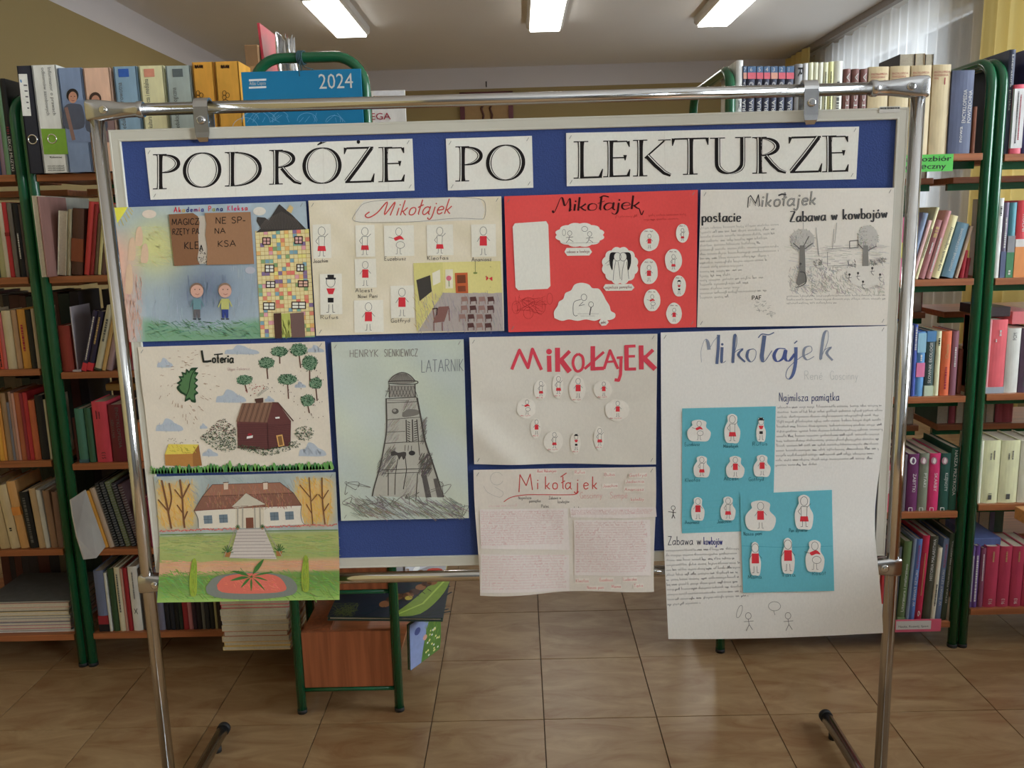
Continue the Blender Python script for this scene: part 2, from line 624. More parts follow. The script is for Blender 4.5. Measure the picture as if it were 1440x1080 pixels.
def mitred(name, a, b_, n):
    """frame profile from corner a to corner b_ with mitred ends; n = inward direction"""
    bm = bmesh.new()
    a, b_, n = Vector(a), Vector(b_), Vector(n)
    d = (b_ - a).normalized()
    prof = [(0, -.0065), (.001, -.0085), (.004, -.0085), (.0045, -.0080), (fw - .0045, -.0080), (fw - .004, -.0085), (fw - .001, -.0085), (fw, -.0065), (fw, .012), (0, .012)]
    R0 = [bm.verts.new(a + n * u + d * u + Vector((0, y, 0))) for u, y in prof]
    R1 = [bm.verts.new(b_ + n * u - d * u + Vector((0, y, 0))) for u, y in prof]
    for i in range(len(prof)):
        bm.faces.new((R0[i], R0[(i + 1) % len(prof)], R1[(i + 1) % len(prof)], R1[i]))
    bm.faces.new(R0); bm.faces.new(R1[::-1])
    return obj(name, bm, M_frame, bd)


hz = BZ1 - BZ0
mitred('frame_rail', (BX0, 0, hz), (BX1, 0, hz), (0, 0, -1))
mitred('frame_rail', (BX0, 0, 0), (BX1, 0, 0), (0, 0, 1))
mitred('frame_stile', (BX0, 0, 0), (BX0, 0, hz), (1, 0, 0))
mitred('frame_stile', (BX1, 0, 0), (BX1, 0, hz), (-1, 0, 0))
# maker's sticker on the frame
A = PY(1251, 154, YS - .009)
sk = obj('sticker', newbox(A.x - .021, A.x + .021, -.0093, -.0085, A.z - BZ0 - .006, A.z - BZ0 + .006), mat('sticker_white', (.62, .6, .55)), bd)
bm = bmesh.new()
q = -.019
while q < .018:
    w = rnd.choice((.0012, .002, .003))
    box(bm, A.x + q, A.x + q + w, -.0096, -.0092, A.z - BZ0 + .001, A.z - BZ0 + .0042)
    q += w + .0009
obj('sticker_print', bm, M_ink, sk)

# hanging clamps over the top bar
for pxx in (281, 1141):
    P = PY(pxx, 150, YS - .02)
    t = empty('hanging_clamp', (P.x, YS, BTZ))
    lab = 'left' if pxx < 700 else 'right'
    tag(t, 'chromed hook clamp over the top bar near the %s end of the board' % lab, 'clamp', 'clamps holding the board')
    bm = bmesh.new()
    path = [Vector((0, .018, -.048)), Vector((0, .018, 0))] + arc((0, 0, 0), .018, 0, 180, 10, (0, 1, 0), (0, 0, 1)) + [Vector((0, -.018, -.05)), Vector((0, -.0185, -.060)), Vector((0, -.015, -.067)), Vector((0, -.009, -.066))]
    hw = .0145
    prev = None
    for i, p in enumerate(path):
        a_ = path[min(i + 1, len(path) - 1)] - path[max(i - 1, 0)]
        nrm = Vector((0, -a_.z, a_.y)).normalized() * .0018
        ww = hw if p.z > -.058 else hw * (.86 if p.z > -.063 else .6)
        r = [bm.verts.new(p + nrm + Vector((-ww, 0, 0))), bm.verts.new(p + nrm + Vector((ww, 0, 0))), bm.verts.new(p - nrm + Vector((ww, 0, 0))), bm.verts.new(p - nrm + Vector((-ww, 0, 0)))]
        if prev:
            for k in range(4):
                f = bm.faces.new((prev[k], prev[(k + 1) % 4], r[(k + 1) % 4], r[k]))
        else:
            bm.faces.new(r)
        prev = r
    bm.faces.new(prev[::-1])
    obj('strap', bm, M_chrome2, t)
    bm = bmesh.new()
    tube(bm, [(0, -.019, -.026), (0, -.0235, -.026), (0, -.025, -.026)], .008, 18, rads=[.0085, .0085, .006])
    tube(bm, [(0, -.0235, -.026), (0, -.028, -.026)], .0045, 6)
    tube(bm, [(0, -.02, -.026), (0, .03, -.026)], .003, 8)
    obj('bolt', bm, M_chrome, t)
# ------------------------------------------------------------------ flat print and drawing: coloured shapes laid on paper
KA = 1.45     # photographed colour -> reflectance


def alb(c, k=None):
    k = KA if k is None else k
    v = lin(c)
    g = .3 * v[0] + .6 * v[1] + .1 * v[2]
    return tuple(min(.88, (q * .91 + g * .09) * k) for q in v)


def catmull(p, n=5):
    if len(p) < 3: return p
    out = []
    q = [p[0]] + list(p) + [p[-1]]
    for i in range(1, len(q) - 2):
        a, b_, c, d = q[i - 1], q[i], q[i + 1], q[i + 2]
        for k in range(n):
            t = k / n
            out.append(tuple(0.5 * ((2 * b_[j]) + (-a[j] + c[j]) * t + (2 * a[j] - 5 * b_[j] + 4 * c[j] - d[j]) * t * t + (-a[j] + 3 * b_[j] - 3 * c[j] + d[j]) * t ** 3) for j in (0, 1)))
    out.append(tuple(p[-1]))
    return out


class Draw:
    """collects coloured polygons in flat coordinates; fn maps (u, v, lift) to a point"""
    def __init__(s, fn, k=None, sub=0):
        s.sub = sub
        s.clip = None
        s.fn, s.v, s.f, s.c, s.layer, s.k = fn, [], [], [], 1, k
        s.r = random.Random(3)

    def up(s, n=1):
        s.layer += n

    def raw(s, pts, faces, color, rawcol=False):
        L = s.layer * 0.00012
        if s.sub:
            lim = s.sub
            pts = list(pts)
            work = []
            for f in faces:
                work += [tuple(f)] if len(f) == 3 else [(f[0], f[1], f[2]), (f[0], f[2], f[3])]
            out = []
            mid = {}
            while work:
                t = work.pop()
                e = [math.dist(pts[t[i]][:2], pts[t[(i + 1) % 3]][:2]) for i in range(3)]
                i = e.index(max(e))
                if e[i] <= lim:
                    out.append(t)
                    continue
                a, b_, c = t[i], t[(i + 1) % 3], t[(i + 2) % 3]
                k = (min(a, b_), max(a, b_))
                if k not in mid:
                    mid[k] = len(pts)
                    pts.append(((pts[a][0] + pts[b_][0]) / 2, (pts[a][1] + pts[b_][1]) / 2))
                m = mid[k]
                work += [(a, m, c), (m, b_, c)]
            faces = out
        b0 = len(s.v)
        for p in pts: s.v.append(s.fn(p[0], p[1], L))
        col_ = color if rawcol else alb(color, s.k)
        for f in faces:
            if s.clip and not s.clip(sum(pts[i][0] for i in f) / len(f), sum(pts[i][1] for i in f) / len(f)): continue
            s.f.append([b0 + i for i in f])
            s.c.append(col_)

    def poly(s, pts, color):
        pts = [tuple(p) for p in pts]
        if len(pts) < 3: return
        tris = tessellate_polygon([[Vector((p[0], p[1], 0)) for p in pts]])
        s.raw(pts, tris, color)

    def blob(s, pts, color, n=4):
        pts = list(pts)
        s.poly(catmull(pts + [pts[0]], n)[:-1], color)

    def ell(s, x, y, rx, ry, color, n=20, rot=0, a0=0, a1=360):
        cr_, sr_ = math.cos(rot), math.sin(rot)
        P = []
        for i in range(n):
            a = math.radians(a0 + (a1 - a0) * i / (n if a1 - a0 == 360 else n - 1))
            dx, dy = rx * math.cos(a), ry * math.sin(a)
            P.append((x + dx * cr_ - dy * sr_, y + dx * sr_ + dy * cr_))
        s.poly(P, color)

    def rect(s, x0, y0, x1, y1, color):
        s.raw([(x0, y0), (x1, y0), (x1, y1), (x0, y1)], [(0, 1, 2, 3)], color)

    def line(s, pts, w, color, smooth=False, taper=None, n=5):
        pts = [tuple(p) for p in pts]
        if smooth: pts = catmull(pts, n)
        elif 2 < len(pts) < 9 and not taper:
            # sharp bends: one stroke per straight run
            runs, cur = [], [pts[0]]
            for i in range(1, len(pts) - 1):
                cur.append(pts[i])
                ax_, ay_ = pts[i][0] - pts[i - 1][0], pts[i][1] - pts[i - 1][1]
                bx_, by_ = pts[i + 1][0] - pts[i][0], pts[i + 1][1] - pts[i][1]
                q = (math.hypot(ax_, ay_) * math.hypot(bx_, by_)) or 1
                if (ax_ * bx_ + ay_ * by_) / q < .55:
                    runs.append(cur)
                    cur = [pts[i]]
            cur.append(pts[-1])
            if runs:
                for r_ in runs + [cur]: s.line(r_, w, color)
                for r_ in runs:
                    if not callable(w) and w > .8: s.ell(r_[-1][0], r_[-1][1], w / 2, w / 2, color, 8)
                return
        P = []
        m = len(pts)
        if m < 2: return
        L, R = [], []
        for i in range(m):
            a = pts[max(0, i - 1)]
            b_ = pts[min(m - 1, i + 1)]
            dx, dy = b_[0] - a[0], b_[1] - a[1]
            q = math.hypot(dx, dy) or 1
            nx, ny = -dy / q, dx / q
            t = i / (m - 1)
            ww = (w if not callable(w) else w(t, dx / q, dy / q)) / 2
            if taper: ww *= min(1, (t / taper if t < taper else 1), ((1 - t) / taper if t > 1 - taper else 1)) * .85 + .15
            L.append((pts[i][0] + nx * ww, pts[i][1] + ny * ww))
            R.append((pts[i][0] - nx * ww, pts[i][1] - ny * ww))
        s.raw(L + R, [(i, i + 1, m + i + 1, m + i) for i in range(m - 1)], color)

    def ring(s, x, y, rx, ry, w, color, a0=0, a1=360, n=20, rot=0):
        cr_, sr_ = math.cos(rot), math.sin(rot)
        P = []
        for i in range(n + 1):
            a = math.radians(a0 + (a1 - a0) * i / n)
            dx, dy = rx * math.cos(a), ry * math.sin(a)
            P.append((x + dx * cr_ - dy * sr_, y + dx * sr_ + dy * cr_))
        s.line(P, w, color)

    def hatch(s, x0, y0, x1, y1, n, color, w=.8, ln=10, ang=90, jit=20, inside=None, cj=10):
        r = s.r
        for _ in range(n):
            x, y = r.uniform(x0, x1), r.uniform(y0, y1)
            if inside and not inside(x, y): continue
            a = math.radians(ang + r.uniform(-jit, jit))
            l = ln * r.uniform(.5, 1.2) / 2
            c = tuple(max(0, min(255, v + r.uniform(-cj, cj))) for v in color)
            s.line([(x - math.cos(a) * l, y - math.sin(a) * l), (x + math.cos(a) * l, y + math.sin(a) * l)], w * r.uniform(.6, 1.3), c)

    def scrawl(s, x0, y0, length, h, color, w=.55, slope=-.028, dens=1.0):
        """a line of small illegible handwriting"""
        r = s.r
        x = x0
        while x < x0 + length:
            wl = h * r.uniform(1.2, 4.2) * dens
            wl = min(wl, x0 + length - x)
            p = []
            q = x
            while q < x + wl:
                t = r.random()
                yb = y0 + (q - x0) * slope
                hh = h * (1.0 if t < .16 else .5 if t < .86 else .45)
                lo = h * (.35 if t > .86 else 0)
                p += [(q, yb - hh * r.uniform(.7, 1.1)), (q + h * .16, yb + (lo - h * .08) * r.uniform(.2, 1.1))]
                q += h * r.uniform(.36, .6)
            if len(p) > 1: s.line(p, w, color)
            x += wl + h * .5

    def text(s, txt, x, y, h, color, w=1.0, slope=-.028, slant=0.0, sp=.14, jit=0.0, wx=1.0, fit=None, smooth=True, wf=None):
        if fit:
            tot = sum(GL.get(c, GL[' '])[0] + sp for c in txt) - sp
            wx = fit / (tot * h)
        cx_ = x
        for ch in txt:
            adv, strokes = GL.get(ch, GL[' '])
            jx, jy = s.r.uniform(-jit, jit) * h, s.r.uniform(-jit, jit) * h
            for k, pts in strokes:
                P = []
                for a, b_ in pts:
                    X = cx_ + (a * wx + b_ * slant) * h + jx
                    P.append((X, y + (X - x) * slope - b_ * h + jy))
                if k == 'd':
                    s.ell(P[0][0], P[0][1], max(w * .65, h * .04), max(w * .65, h * .04), color, 8)
                else:
                    s.line(P, wf or w, color, smooth=(k == 's' and smooth), n=4)
            cx_ += (adv + sp) * h * wx
        return cx_

    def build(s, name, m, parent=None, local=None):
        me = bpy.data.meshes.new(name)
        vs = [Vector(v) for v in s.v]
        if local is not None: vs = [local @ v for v in vs]
        me.from_pydata(vs, [], s.f)
        ca = me.color_attributes.new('Col', 'FLOAT_COLOR', 'CORNER')
        buf = []
        for p, c in zip(me.polygons, s.c):
            buf += [c[0], c[1], c[2], 1.0] * p.loop_total
        ca.data.foreach_set('color', buf)
        me.materials.append(m)
        me.update()
        # every face looks towards the viewer's side of the sheet
        flip = [p.index for p in me.polygons if p.normal.y > 0]
        if flip:
            bm = bmesh.new()
            bm.from_mesh(me)
            bm.faces.ensure_lookup_table()
            bmesh.ops.reverse_faces(bm, faces=[bm.faces[i] for i in flip])
            bm.to_mesh(me)
            bm.free()
        o = bpy.data.objects.new(name, me)
        return link(o, parent)


def G(adv, *st):
    out = []
    for q in st:
        k, d = q[0], q[1:].split()
        out.append((k, [tuple(map(float, p.split(','))) for p in d]))
    return (adv, out)


_a = ('s.41,.42 .28,.5 .12,.45 .03,.27 .05,.1 .14,.0 .26,.03 .40,.22', 'l.43,.54 .42,.06 .53,-.02')
_o = 's.22,.5 .08,.42 .04,.25 .08,.06 .22,0 .37,.06 .42,.25 .37,.43 .22,.5'
_e = 's.06,.26 .39,.30 .36,.45 .22,.5 .08,.4 .05,.22 .12,.04 .25,0 .4,.1'
_c = 's.39,.42 .24,.5 .09,.42 .04,.24 .1,.05 .24,0 .4,.09'
_n = ('l.05,.5 .05,0', 's.05,.3 .14,.47 .28,.5 .37,.4 .38,.2 .38,0')
_l = 'l.08,1 .08,.06 .14,0'
_z = 'l.04,.5 .38,.5 .04,0 .40,0'
_s = 's.36,.43 .22,.5 .08,.42 .12,.3 .3,.22 .37,.1 .24,0 .05,.06'
ac = 'l.2,.64 .34,.8'
GL = {
    ' ': (.32, []), '-': G(.3, 'l.0,.35 .28,.35'), ',': G(.12, 'l.06,.05 .0,-.12'), '.': G(.12, 'd.04,.02'), '!': G(.12, 'l.05,1 .05,.25', 'd.05,.03'),
    'a': G(.47, *_a), 'ą': G(.47, *_a, 's.42,0 .34,-.12 .42,-.2 .5,-.16'),
    'b': G(.42, 'l.05,1 .05,0', 's.05,.3 .15,.47 .3,.48 .4,.32 .4,.15 .3,.01 .15,.02 .05,.15'),
    'c': G(.4, _c), 'ć': G(.4, _c, ac),
    'd': G(.44, 's.42,.36 .3,.5 .14,.47 .05,.3 .05,.14 .14,.01 .28,.02 .42,.18', 'l.42,1 .42,0'),
    'e': G(.4, _e), 'ę': G(.4, _e, 's.3,0 .24,-.12 .32,-.2'),
    'é': G(.4, _e, ac),
    'f': G(.3, 's.32,.92 .24,1 .15,.92 .14,.6 .14,0', 'l.0,.5 .28,.5'),
    'g': G(.44, _a[0], 's.42,.5 .42,.1 .41,-.15 .3,-.33 .14,-.32 .04,-.22'),
    'h': G(.42, 'l.05,1 .05,0', 's.05,.28 .14,.46 .28,.5 .37,.4 .38,.2 .38,0'),
    'i': G(.12, 'l.05,.5 .05,0', 'd.06,.7'),
    'j': G(.2, 's.14,.5 .14,.2 .13,-.15 .05,-.33 -.08,-.3 -.12,-.2', 'd.15,.7'),
    'k': G(.4, 'l.05,1 .05,0', 's.36,.5 .2,.3 .06,.24', 's.14,.27 .26,.1 .4,0'),
    'l': G(.14, _l), 'ł': G(.18, _l, 'l-.06,.48 .24,.66'),
    'm': G(.66, 'l.05,.5 .05,0', 's.05,.3 .14,.47 .25,.5 .33,.4 .34,.2 .34,0', 's.34,.3 .43,.47 .54,.5 .61,.4 .62,.2 .62,0'),
    'n': G(.42, *_n), 'ń': G(.42, *_n, ac), 'o': G(.45, _o), 'ó': G(.45, _o, ac),
    'p': G(.42, 'l.05,.5 .05,-.35', 's.05,.3 .15,.47 .3,.48 .4,.32 .4,.15 .3,.01 .15,.02 .05,.15'),
    'r': G(.28, 'l.05,.5 .05,0', 's.05,.28 .12,.44 .22,.5 .3,.46'), 's': G(.38, _s), 'ś': G(.38, _s, ac),
    't': G(.3, 's.14,.85 .14,.3 .16,.04 .28,.02', 'l.0,.5 .28,.5'),
    'u': G(.42, 's.05,.5 .05,.2 .12,.02 .25,.02 .38,.2', 'l.38,.5 .38,0'),
    'v': G(.4, 'l.02,.5 .2,0 .38,.5'), 'w': G(.58, 'l.02,.5 .16,0 .3,.45 .43,0 .57,.5'),
    'y': G(.42, 'l.04,.5 .22,.02', 's.4,.5 .22,.02 .12,-.25 .0,-.32'), 'z': G(.4, _z), 'ż': G(.4, _z, 'd.2,.68'), 'ź': G(.4, _z, ac),
    'A': G(.6, 'l.0,0 .3,1 .6,0', 'l.11,.36 .49,.36'), 'B': G(.5, 'l.05,0 .05,1', 's.05,1 .35,.98 .42,.78 .3,.56 .05,.54', 's.05,.54 .38,.52 .5,.28 .36,.02 .05,0'),
    'C': G(.56, 's.54,.84 .36,1 .14,.88 .03,.5 .14,.12 .36,0 .56,.16'), 'D': G(.55, 'l.05,0 .05,1', 's.05,1 .36,.96 .54,.7 .54,.3 .36,.04 .05,0'),
    'E': G(.45, 'l.45,1 .05,1 .05,0 .45,0', 'l.05,.52 .38,.52'), 'Ę': G(.45, 'l.45,1 .05,1 .05,0 .45,0', 'l.05,.52 .38,.52', 's.4,0 .34,-.12 .44,-.18'),
    'F': G(.45, 'l.45,1 .05,1 .05,0', 'l.05,.52 .38,.52'), 'G': G(.58, 's.54,.84 .36,1 .14,.88 .03,.5 .14,.12 .36,0 .56,.16', 'l.34,.42 .57,.42 .57,.02'),
    'H': G(.52, 'l.05,1 .05,0', 'l.5,1 .5,0', 'l.05,.52 .5,.52'), 'I': G(.1, 'l.05,1 .05,0'), 'J': G(.4, 's.36,1 .36,.3 .28,.04 .1,.02 .02,.18'),
    'K': G(.5, 'l.05,1 .05,0', 'l.48,1 .07,.46 .5,0'), 'L': G(.42, 'l.05,1 .05,0 .42,0'), 'Ł': G(.44, 'l.08,1 .08,0 .44,0', 'l-.08,.38 .3,.66'),
    'M': G(.68, 'l.03,0 .08,1 .34,.2 .6,1 .66,0'), 'N': G(.54, 'l.05,0 .05,1 .5,0 .5,1'), 'O': G(.6, 's.3,1 .1,.88 .03,.5 .1,.12 .3,0 .5,.12 .57,.5 .5,.88 .3,1'),
    'P': G(.48, 'l.05,0 .05,1', 's.05,1 .36,.98 .47,.74 .34,.5 .05,.48'), 'R': G(.52, 'l.05,0 .05,1', 's.05,1 .36,.98 .46,.76 .34,.54 .05,.52', 'l.2,.52 .5,0'),
    'S': G(.48, 's.44,.86 .26,1 .07,.86 .12,.62 .36,.46 .46,.22 .28,0 .03,.12'), 'T': G(.5, 'l.0,1 .5,1', 'l.25,1 .25,0'),
    'U': G(.52, 's.05,1 .05,.35 .14,.05 .28,0 .42,.06 .5,.35 .5,1'), 'W': G(.8, 'l.0,1 .18,0 .4,.8 .6,0 .8,1'), 'Y': G(.5, 'l.0,1 .25,.5 .5,1', 'l.25,.5 .25,0'),
    'X': G(.5, 'l.0,1 .5,0', 'l.5,1 .0,0'), 'Z': G(.52, 'l.02,1 .5,1 .02,0 .52,0'), 'Ż': G(.52, 'l.02,1 .5,1 .02,0 .52,0', 'd.27,1.2'),
}
# ------------------------------------------------------------------ bookcases
SF, SB = 2.635, 2.905          # front shelf depth range
RF, RB_ = 2.935, 3.185         # shelves of the rear side


def bookcase(label, xl, xr, zs, rear, both=True, skipboards=()):
    t = empty('bookcase', ((xl + xr) / 2, SF, 0))
    tag(t, label, 'bookcase', 'double-sided library bookcases')
    cx_ = (xl + xr) / 2
    for x in (xl, xr):
        r = .07
        y0, y1, zt = .010, RB_ - SF + .005, (1.795 if xr < 0 else 1.815)
        pts = [(x - cx_, y0, 0.006), (x - cx_, y0, zt - r)] + [tuple(p) for p in arc((x - cx_, y0 + r, zt - r), r, 180, 90, 7, (0, 1, 0), (0, 0, 1))][1:] + \
              [tuple(p) for p in arc((x - cx_, y1 - r, zt - r), r, 90, 0, 7, (0, 1, 0), (0, 0, 1))] + [(x - cx_, y1, 0.006)]
        bm = bmesh.new()
        tube(bm, pts, .0148, 14)
        f = obj('side_frame', bm, M_green, t)
        for yy in (y0, y1):
            bm = bmesh.new()
            tube(bm, [(x - cx_, yy, 0), (x - cx_, yy, .012)], .0155, 12)
            obj('foot_cap', bm, M_rubber, f)
    for z in zs:
        s_ = obj('shelf', newbox(xl - cx_ + .016, xr - cx_ - .016, 0, SB - SF, z - .010, z + .010, bev=.0015), M_shelf, t)
        if xl > 0: obj('shelf_rail', newbox(xl - cx_ + .014, xr - cx_ - .014, .05, .065, z - .032, z - .0102), M_green, s_)
    for z in rear:
        s_ = obj('shelf', newbox(xl - cx_ + .016, xr - cx_ - .016, RF - SF, RB_ - SF, z - .010, z + .010, bev=.0015), M_shelf, t)
        if xl > 0: obj('shelf_rail', newbox(xl - cx_ + .014, xr - cx_ - .014, RF - SF + .03, RF - SF + .045, z - .032, z - .0102), M_green, s_)
    return t


ZLA = (1.563, 1.262, .981, .690, .397, .104)
ZLB = (1.561, 1.262, .968, .677, .393, .106)
ZRA = (1.547, 1.183, .824, .453, .081)
ZRB = (1.542, 1.181, .827, .473, .122)
RE = (1.49, 1.05, .66, .26)
REL = (1.53, 1.235, .945, .655, .365, .08)  # left rear heights, set so the dark books fill the shaded gaps
XPL = (-1.464, -1.432)
XPR = (1.3775, 1.409)
bookcase('far left green-framed bookcase, cut by the left edge', XPL[0] - .755, XPL[0], ZLA, REL)
bookcase('left green-framed bookcase holding binders, behind the left half of the board', XPL[1], -.705, ZLB, REL)
bookcase('right green-framed bookcase with the bright green label, behind the board', .625, XPR[0], ZRA, RE)
bookcase('far right green-framed bookcase, cut by the right edge', XPR[1], XPR[1] + .755, ZRB, RE)

# ------------------------------------------------------------------ books
ORD = ['first', 'second', 'third', 'fourth', 'fifth', 'sixth', 'seventh', 'eighth', 'ninth', 'tenth', 'eleventh', 'twelfth', 'thirteenth', 'fourteenth',
       'fifteenth', 'sixteenth', 'seventeenth', 'eighteenth', 'nineteenth', 'twentieth', 'twenty-first', 'twenty-second', 'twenty-third', 'twenty-fourth',
       'twenty-fifth', 'twenty-sixth', 'twenty-seventh', 'twenty-eighth', 'twenty-ninth', 'thirtieth', 'thirty-first', 'thirty-second']
MUP = Matrix(((0, -1, 0, 0), (0, 0, -1, 0), (1, 0, 0, 0), (0, 0, 0, 1)))
MDN = Matrix(((0, 1, 0, 0), (0, 0, -1, 0), (-1, 0, 0, 0), (0, 0, 0, 1)))
MHZ = Matrix(((1, 0, 0, 0), (0, 0, -1, 0), (0, 1, 0, 0), (0, 0, 0, 1)))
INK = {'w': M_wink, 'k': M_ink, 'g': M_gold, 'r': M_redink, 'y': M_gink}


def dashes(bm, x, y, z0, z1, h, r, vert=True):
    """unreadable small print: broken dashes running up the spine"""
    z = z0
    while z < z1:
        l = r.uniform(.4, 1.6) * h
        if vert: box(bm, x - h / 2, x + h / 2, y - .0004, y + .0002, z, min(z + l, z1))
        else: box(bm, z, min(z + l, z1), y - .0004, y + .0002, x - h / 2, x + h / 2)
        z += l + h * .35


def make_book(name, xc, yf, z, t, H, D, c, lean=0, kind='hb', title=None, bands=(), yaw=0, flat=False):
    """a bound book; local axes: x across the spine, y into the shelf, z up"""
    th = math.radians(lean)
    o_loc = Vector((xc, yf, z + abs(math.sin(th)) * t / 2 + .0004))
    rr = .0025 if kind == 'hb' else .0008
    cv = min(.0025 if kind == 'hb' else .0007, t * .2)
    bm = bmesh.new()
    fore = kind == 'fore'
    if fore:
        # fore-edge towards the room
        box(bm, -t / 2, -t / 2 + cv, 0, D, 0, H)
        box(bm, t / 2 - cv, t / 2, 0, D, 0, H)
        box(bm, -t / 2 + cv, t / 2 - cv, D - cv, D, 0, H)
    else:
        n = 6
        bul = min(.004, t * .18)
        out, inn = [], []
        for k in range(n + 1):
            a = -1 + 2 * k / n
            out.append((a * t / 2, -bul * (1 - a * a) + bul))
            inn.append((a * (t / 2 - cv), -bul * (1 - a * a) + bul + cv))
        prof = [(-t / 2, D)] + out + [(t / 2, D), (t / 2 - cv, D)] + inn[::-1] + [(-t / 2 + cv, D)]
        lo = [bm.verts.new((x, y, 0)) for x, y in prof]
        hi = [bm.verts.new((x, y, H)) for x, y in prof]
        m = len(prof)
        for i in range(m):
            bm.faces.new((lo[i], lo[(i + 1) % m], hi[(i + 1) % m], hi[i]))
        for ring, fl in ((lo, True), (hi, False)):
            # cap strips: pair outer with inner points
            o_ = ring[:n + 3]
            i_ = [ring[m - 1]] + ring[n + 4:m - 1][::-1] + [ring[n + 3]]
            for a_, b__, c_, d_ in zip(o_, o_[1:], i_[1:], i_):
                try: bm.faces.new((a_, b__, c_, d_))
                except ValueError: pass
    o = obj(name, bm, M_cover, None, o_loc, rot=(0, th, math.radians(yaw)))
    o.color = (*alb(c), 1)
    ins = .003 if kind == 'hb' else .0004
    y0 = .0035 + cv if not fore else .002
    if t > .008:
        obj('pages', newbox(-t / 2 + cv + .0001, t / 2 - cv - .0001, y0 if not fore else .003, D - (.004 if not fore else cv + .0003), ins, H - ins), M_pages, o)
    for bd_ in bands:
        a, b_, cc = bd_[:3]
        q = obj('spine_band', newbox(-t / 2 - .0003, t / 2 + .0003, -.0005, .010, a * H, b_ * H), M_cover, o)
        q.color = (*alb(cc), 1)
    if title:
        for ti in (title if isinstance(title, list) else [title]):
            txt, ink, z0, z1, size = ti[:5]
            mode = ti[5] if len(ti) > 5 else 'u'
            off = ti[6] if len(ti) > 6 else 0
            yy = -.0009
            if txt is None:
                bm = bmesh.new()
                dashes(bm, off * t, yy, z0 * H, z1 * H, size * t, rnd)
                obj('title', bm, INK[ink], o)
            elif mode == 'h':
                text_obj('title', txt, size, INK[ink], o, Matrix.Translation((off * t - (z1 - z0) * 0, yy, z0 * H)) @ MHZ @ Matrix.Translation((-size * .3 * len(txt), 0, 0)))
            else:
                s_ = size * t
                if mode == 'u':
                    M = Matrix.Translation((off * t + s_ * .33, yy, z0 * H)) @ MUP
                else:
                    M = Matrix.Translation((off * t - s_ * .33, yy, z1 * H)) @ MDN
                text_obj('title', txt, s_, INK[ink], o, M, fit=(z1 - z0) * H)
    return o


def make_binder(xc, yf, z, t, H, D, c, ring_z=.095, closed=False, hole=True):
    bm = bmesh.new()
    box(bm, -t / 2, t / 2, 0, .003, 0, H, bev=.0008)
    box(bm, -t / 2, -t / 2 + .003, 0, D, 0, H)
    box(bm, t / 2 - .003, t / 2, 0, D, 0, H)
    o = obj('binder', bm, M_cover, None, (xc, yf, z + .0004))
    o.color = (*alb(c), 1)
    obj('pages', newbox(-t / 2 + .004, t / 2 - .004, .012, D - .01, .004, H - .012), M_pages, o)
    if hole:
        bm = bmesh.new()
        tube(bm, [(.0125 * math.cos(a), -.001, ring_z + .0125 * math.sin(a)) for a in [2 * math.pi * k / 22 for k in range(22)]], .0022, 6, closed=True)
        r = obj('finger_ring', bm, M_chrome, o)
        bm = bmesh.new()
        tube(bm, [(0, -.0006, ring_z), (0, .0026, ring_z)], .0115, 20)
        obj('finger_hole', bm, M_rubber, r)
    return o


def PW(x, y, Y):
    p = PY(x, y, Y)
    return p


def row(unit, level, z, yb, specs, rev=False, yf=SF + .012, group=None):
    """specs: (x0, x1, ytop, colour, description, options) - photograph pixels on the books' front plane"""
    z = z + .010
    n = len(specs)
    order = list(range(n))[::-1] if rev else list(range(n))
    rank = {i: k for k, i in enumerate(order)}
    for i, sp in enumerate(specs):
        x0, x1, yt, c, desc = sp[:5]
        op = dict(sp[5]) if len(sp) > 5 else {}
        yff = yf + op.get('dy', 0)
        a, b_ = PY(x0, yb, yff).x, PY(x1, yb, yff).x
        if yff > 2.59:
            lo, hi = {'right': (.6415, XPR[0] - .0155), 'far right': (XPR[1] + .0155, 9), 'left': (XPL[1] + .0155, -.721), 'far left': (-9, XPL[0] - .0155)}[unit]
            if a < lo: a, b_ = lo, max(b_, lo + min(b_ - a, .008))
            if b_ > hi: a, b_ = min(a, hi - min(b_ - a, .008)), hi
        lean = op.get('l', 0)
        th = math.radians(lean)
        top = PY((x0 + x1) / 2, yt, yff).z
        H = max(.06, (top - z) / math.cos(th) - abs(math.sin(th)) * .01)
        t = (b_ - a) * math.cos(th) - .0006
        D = op.get('D', min(.235, H * .68)) * (1 if 'D' in op else rnd.uniform(.94, 1.04))
        kd = op.get('k', 'hb')
        lbl = op.get('label') or '%s, %s from the posts, %s shelf of %s bookcase' % (desc, ORD[rank[i]], level, unit)
        if 'left' in unit and level != 'top':  # shade of the left shelves put into the book and band colours
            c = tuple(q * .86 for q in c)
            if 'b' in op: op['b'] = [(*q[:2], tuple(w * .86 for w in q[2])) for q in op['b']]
        if kd == 'binder':
            o = make_binder((a + b_) / 2, yff, z, t, H, .27, c, hole=op.get('hole', True), ring_z=op.get('rz', .095))
            tag(o, lbl, 'binder', group or 'binders on the top shelf')
        else:
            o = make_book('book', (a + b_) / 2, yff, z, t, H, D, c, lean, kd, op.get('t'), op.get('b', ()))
            tag(o, lbl, op.get('cat', 'book'), group or ('books on the %s shelf of the %s bookcase' % (level, unit)))
        if 'fn' in op: op['fn'](o, yff)


def spine_draw(o, yff, fn, name='spine_picture'):
    d = Draw(lambda u, v, L: PY(u, v, yff - .0011) - Vector((0, L, 0)))
    fn(d)
    M = Matrix.LocRotScale(o.location, o.rotation_euler, None).inverted()
    return d.build(name, M_print, o, M)


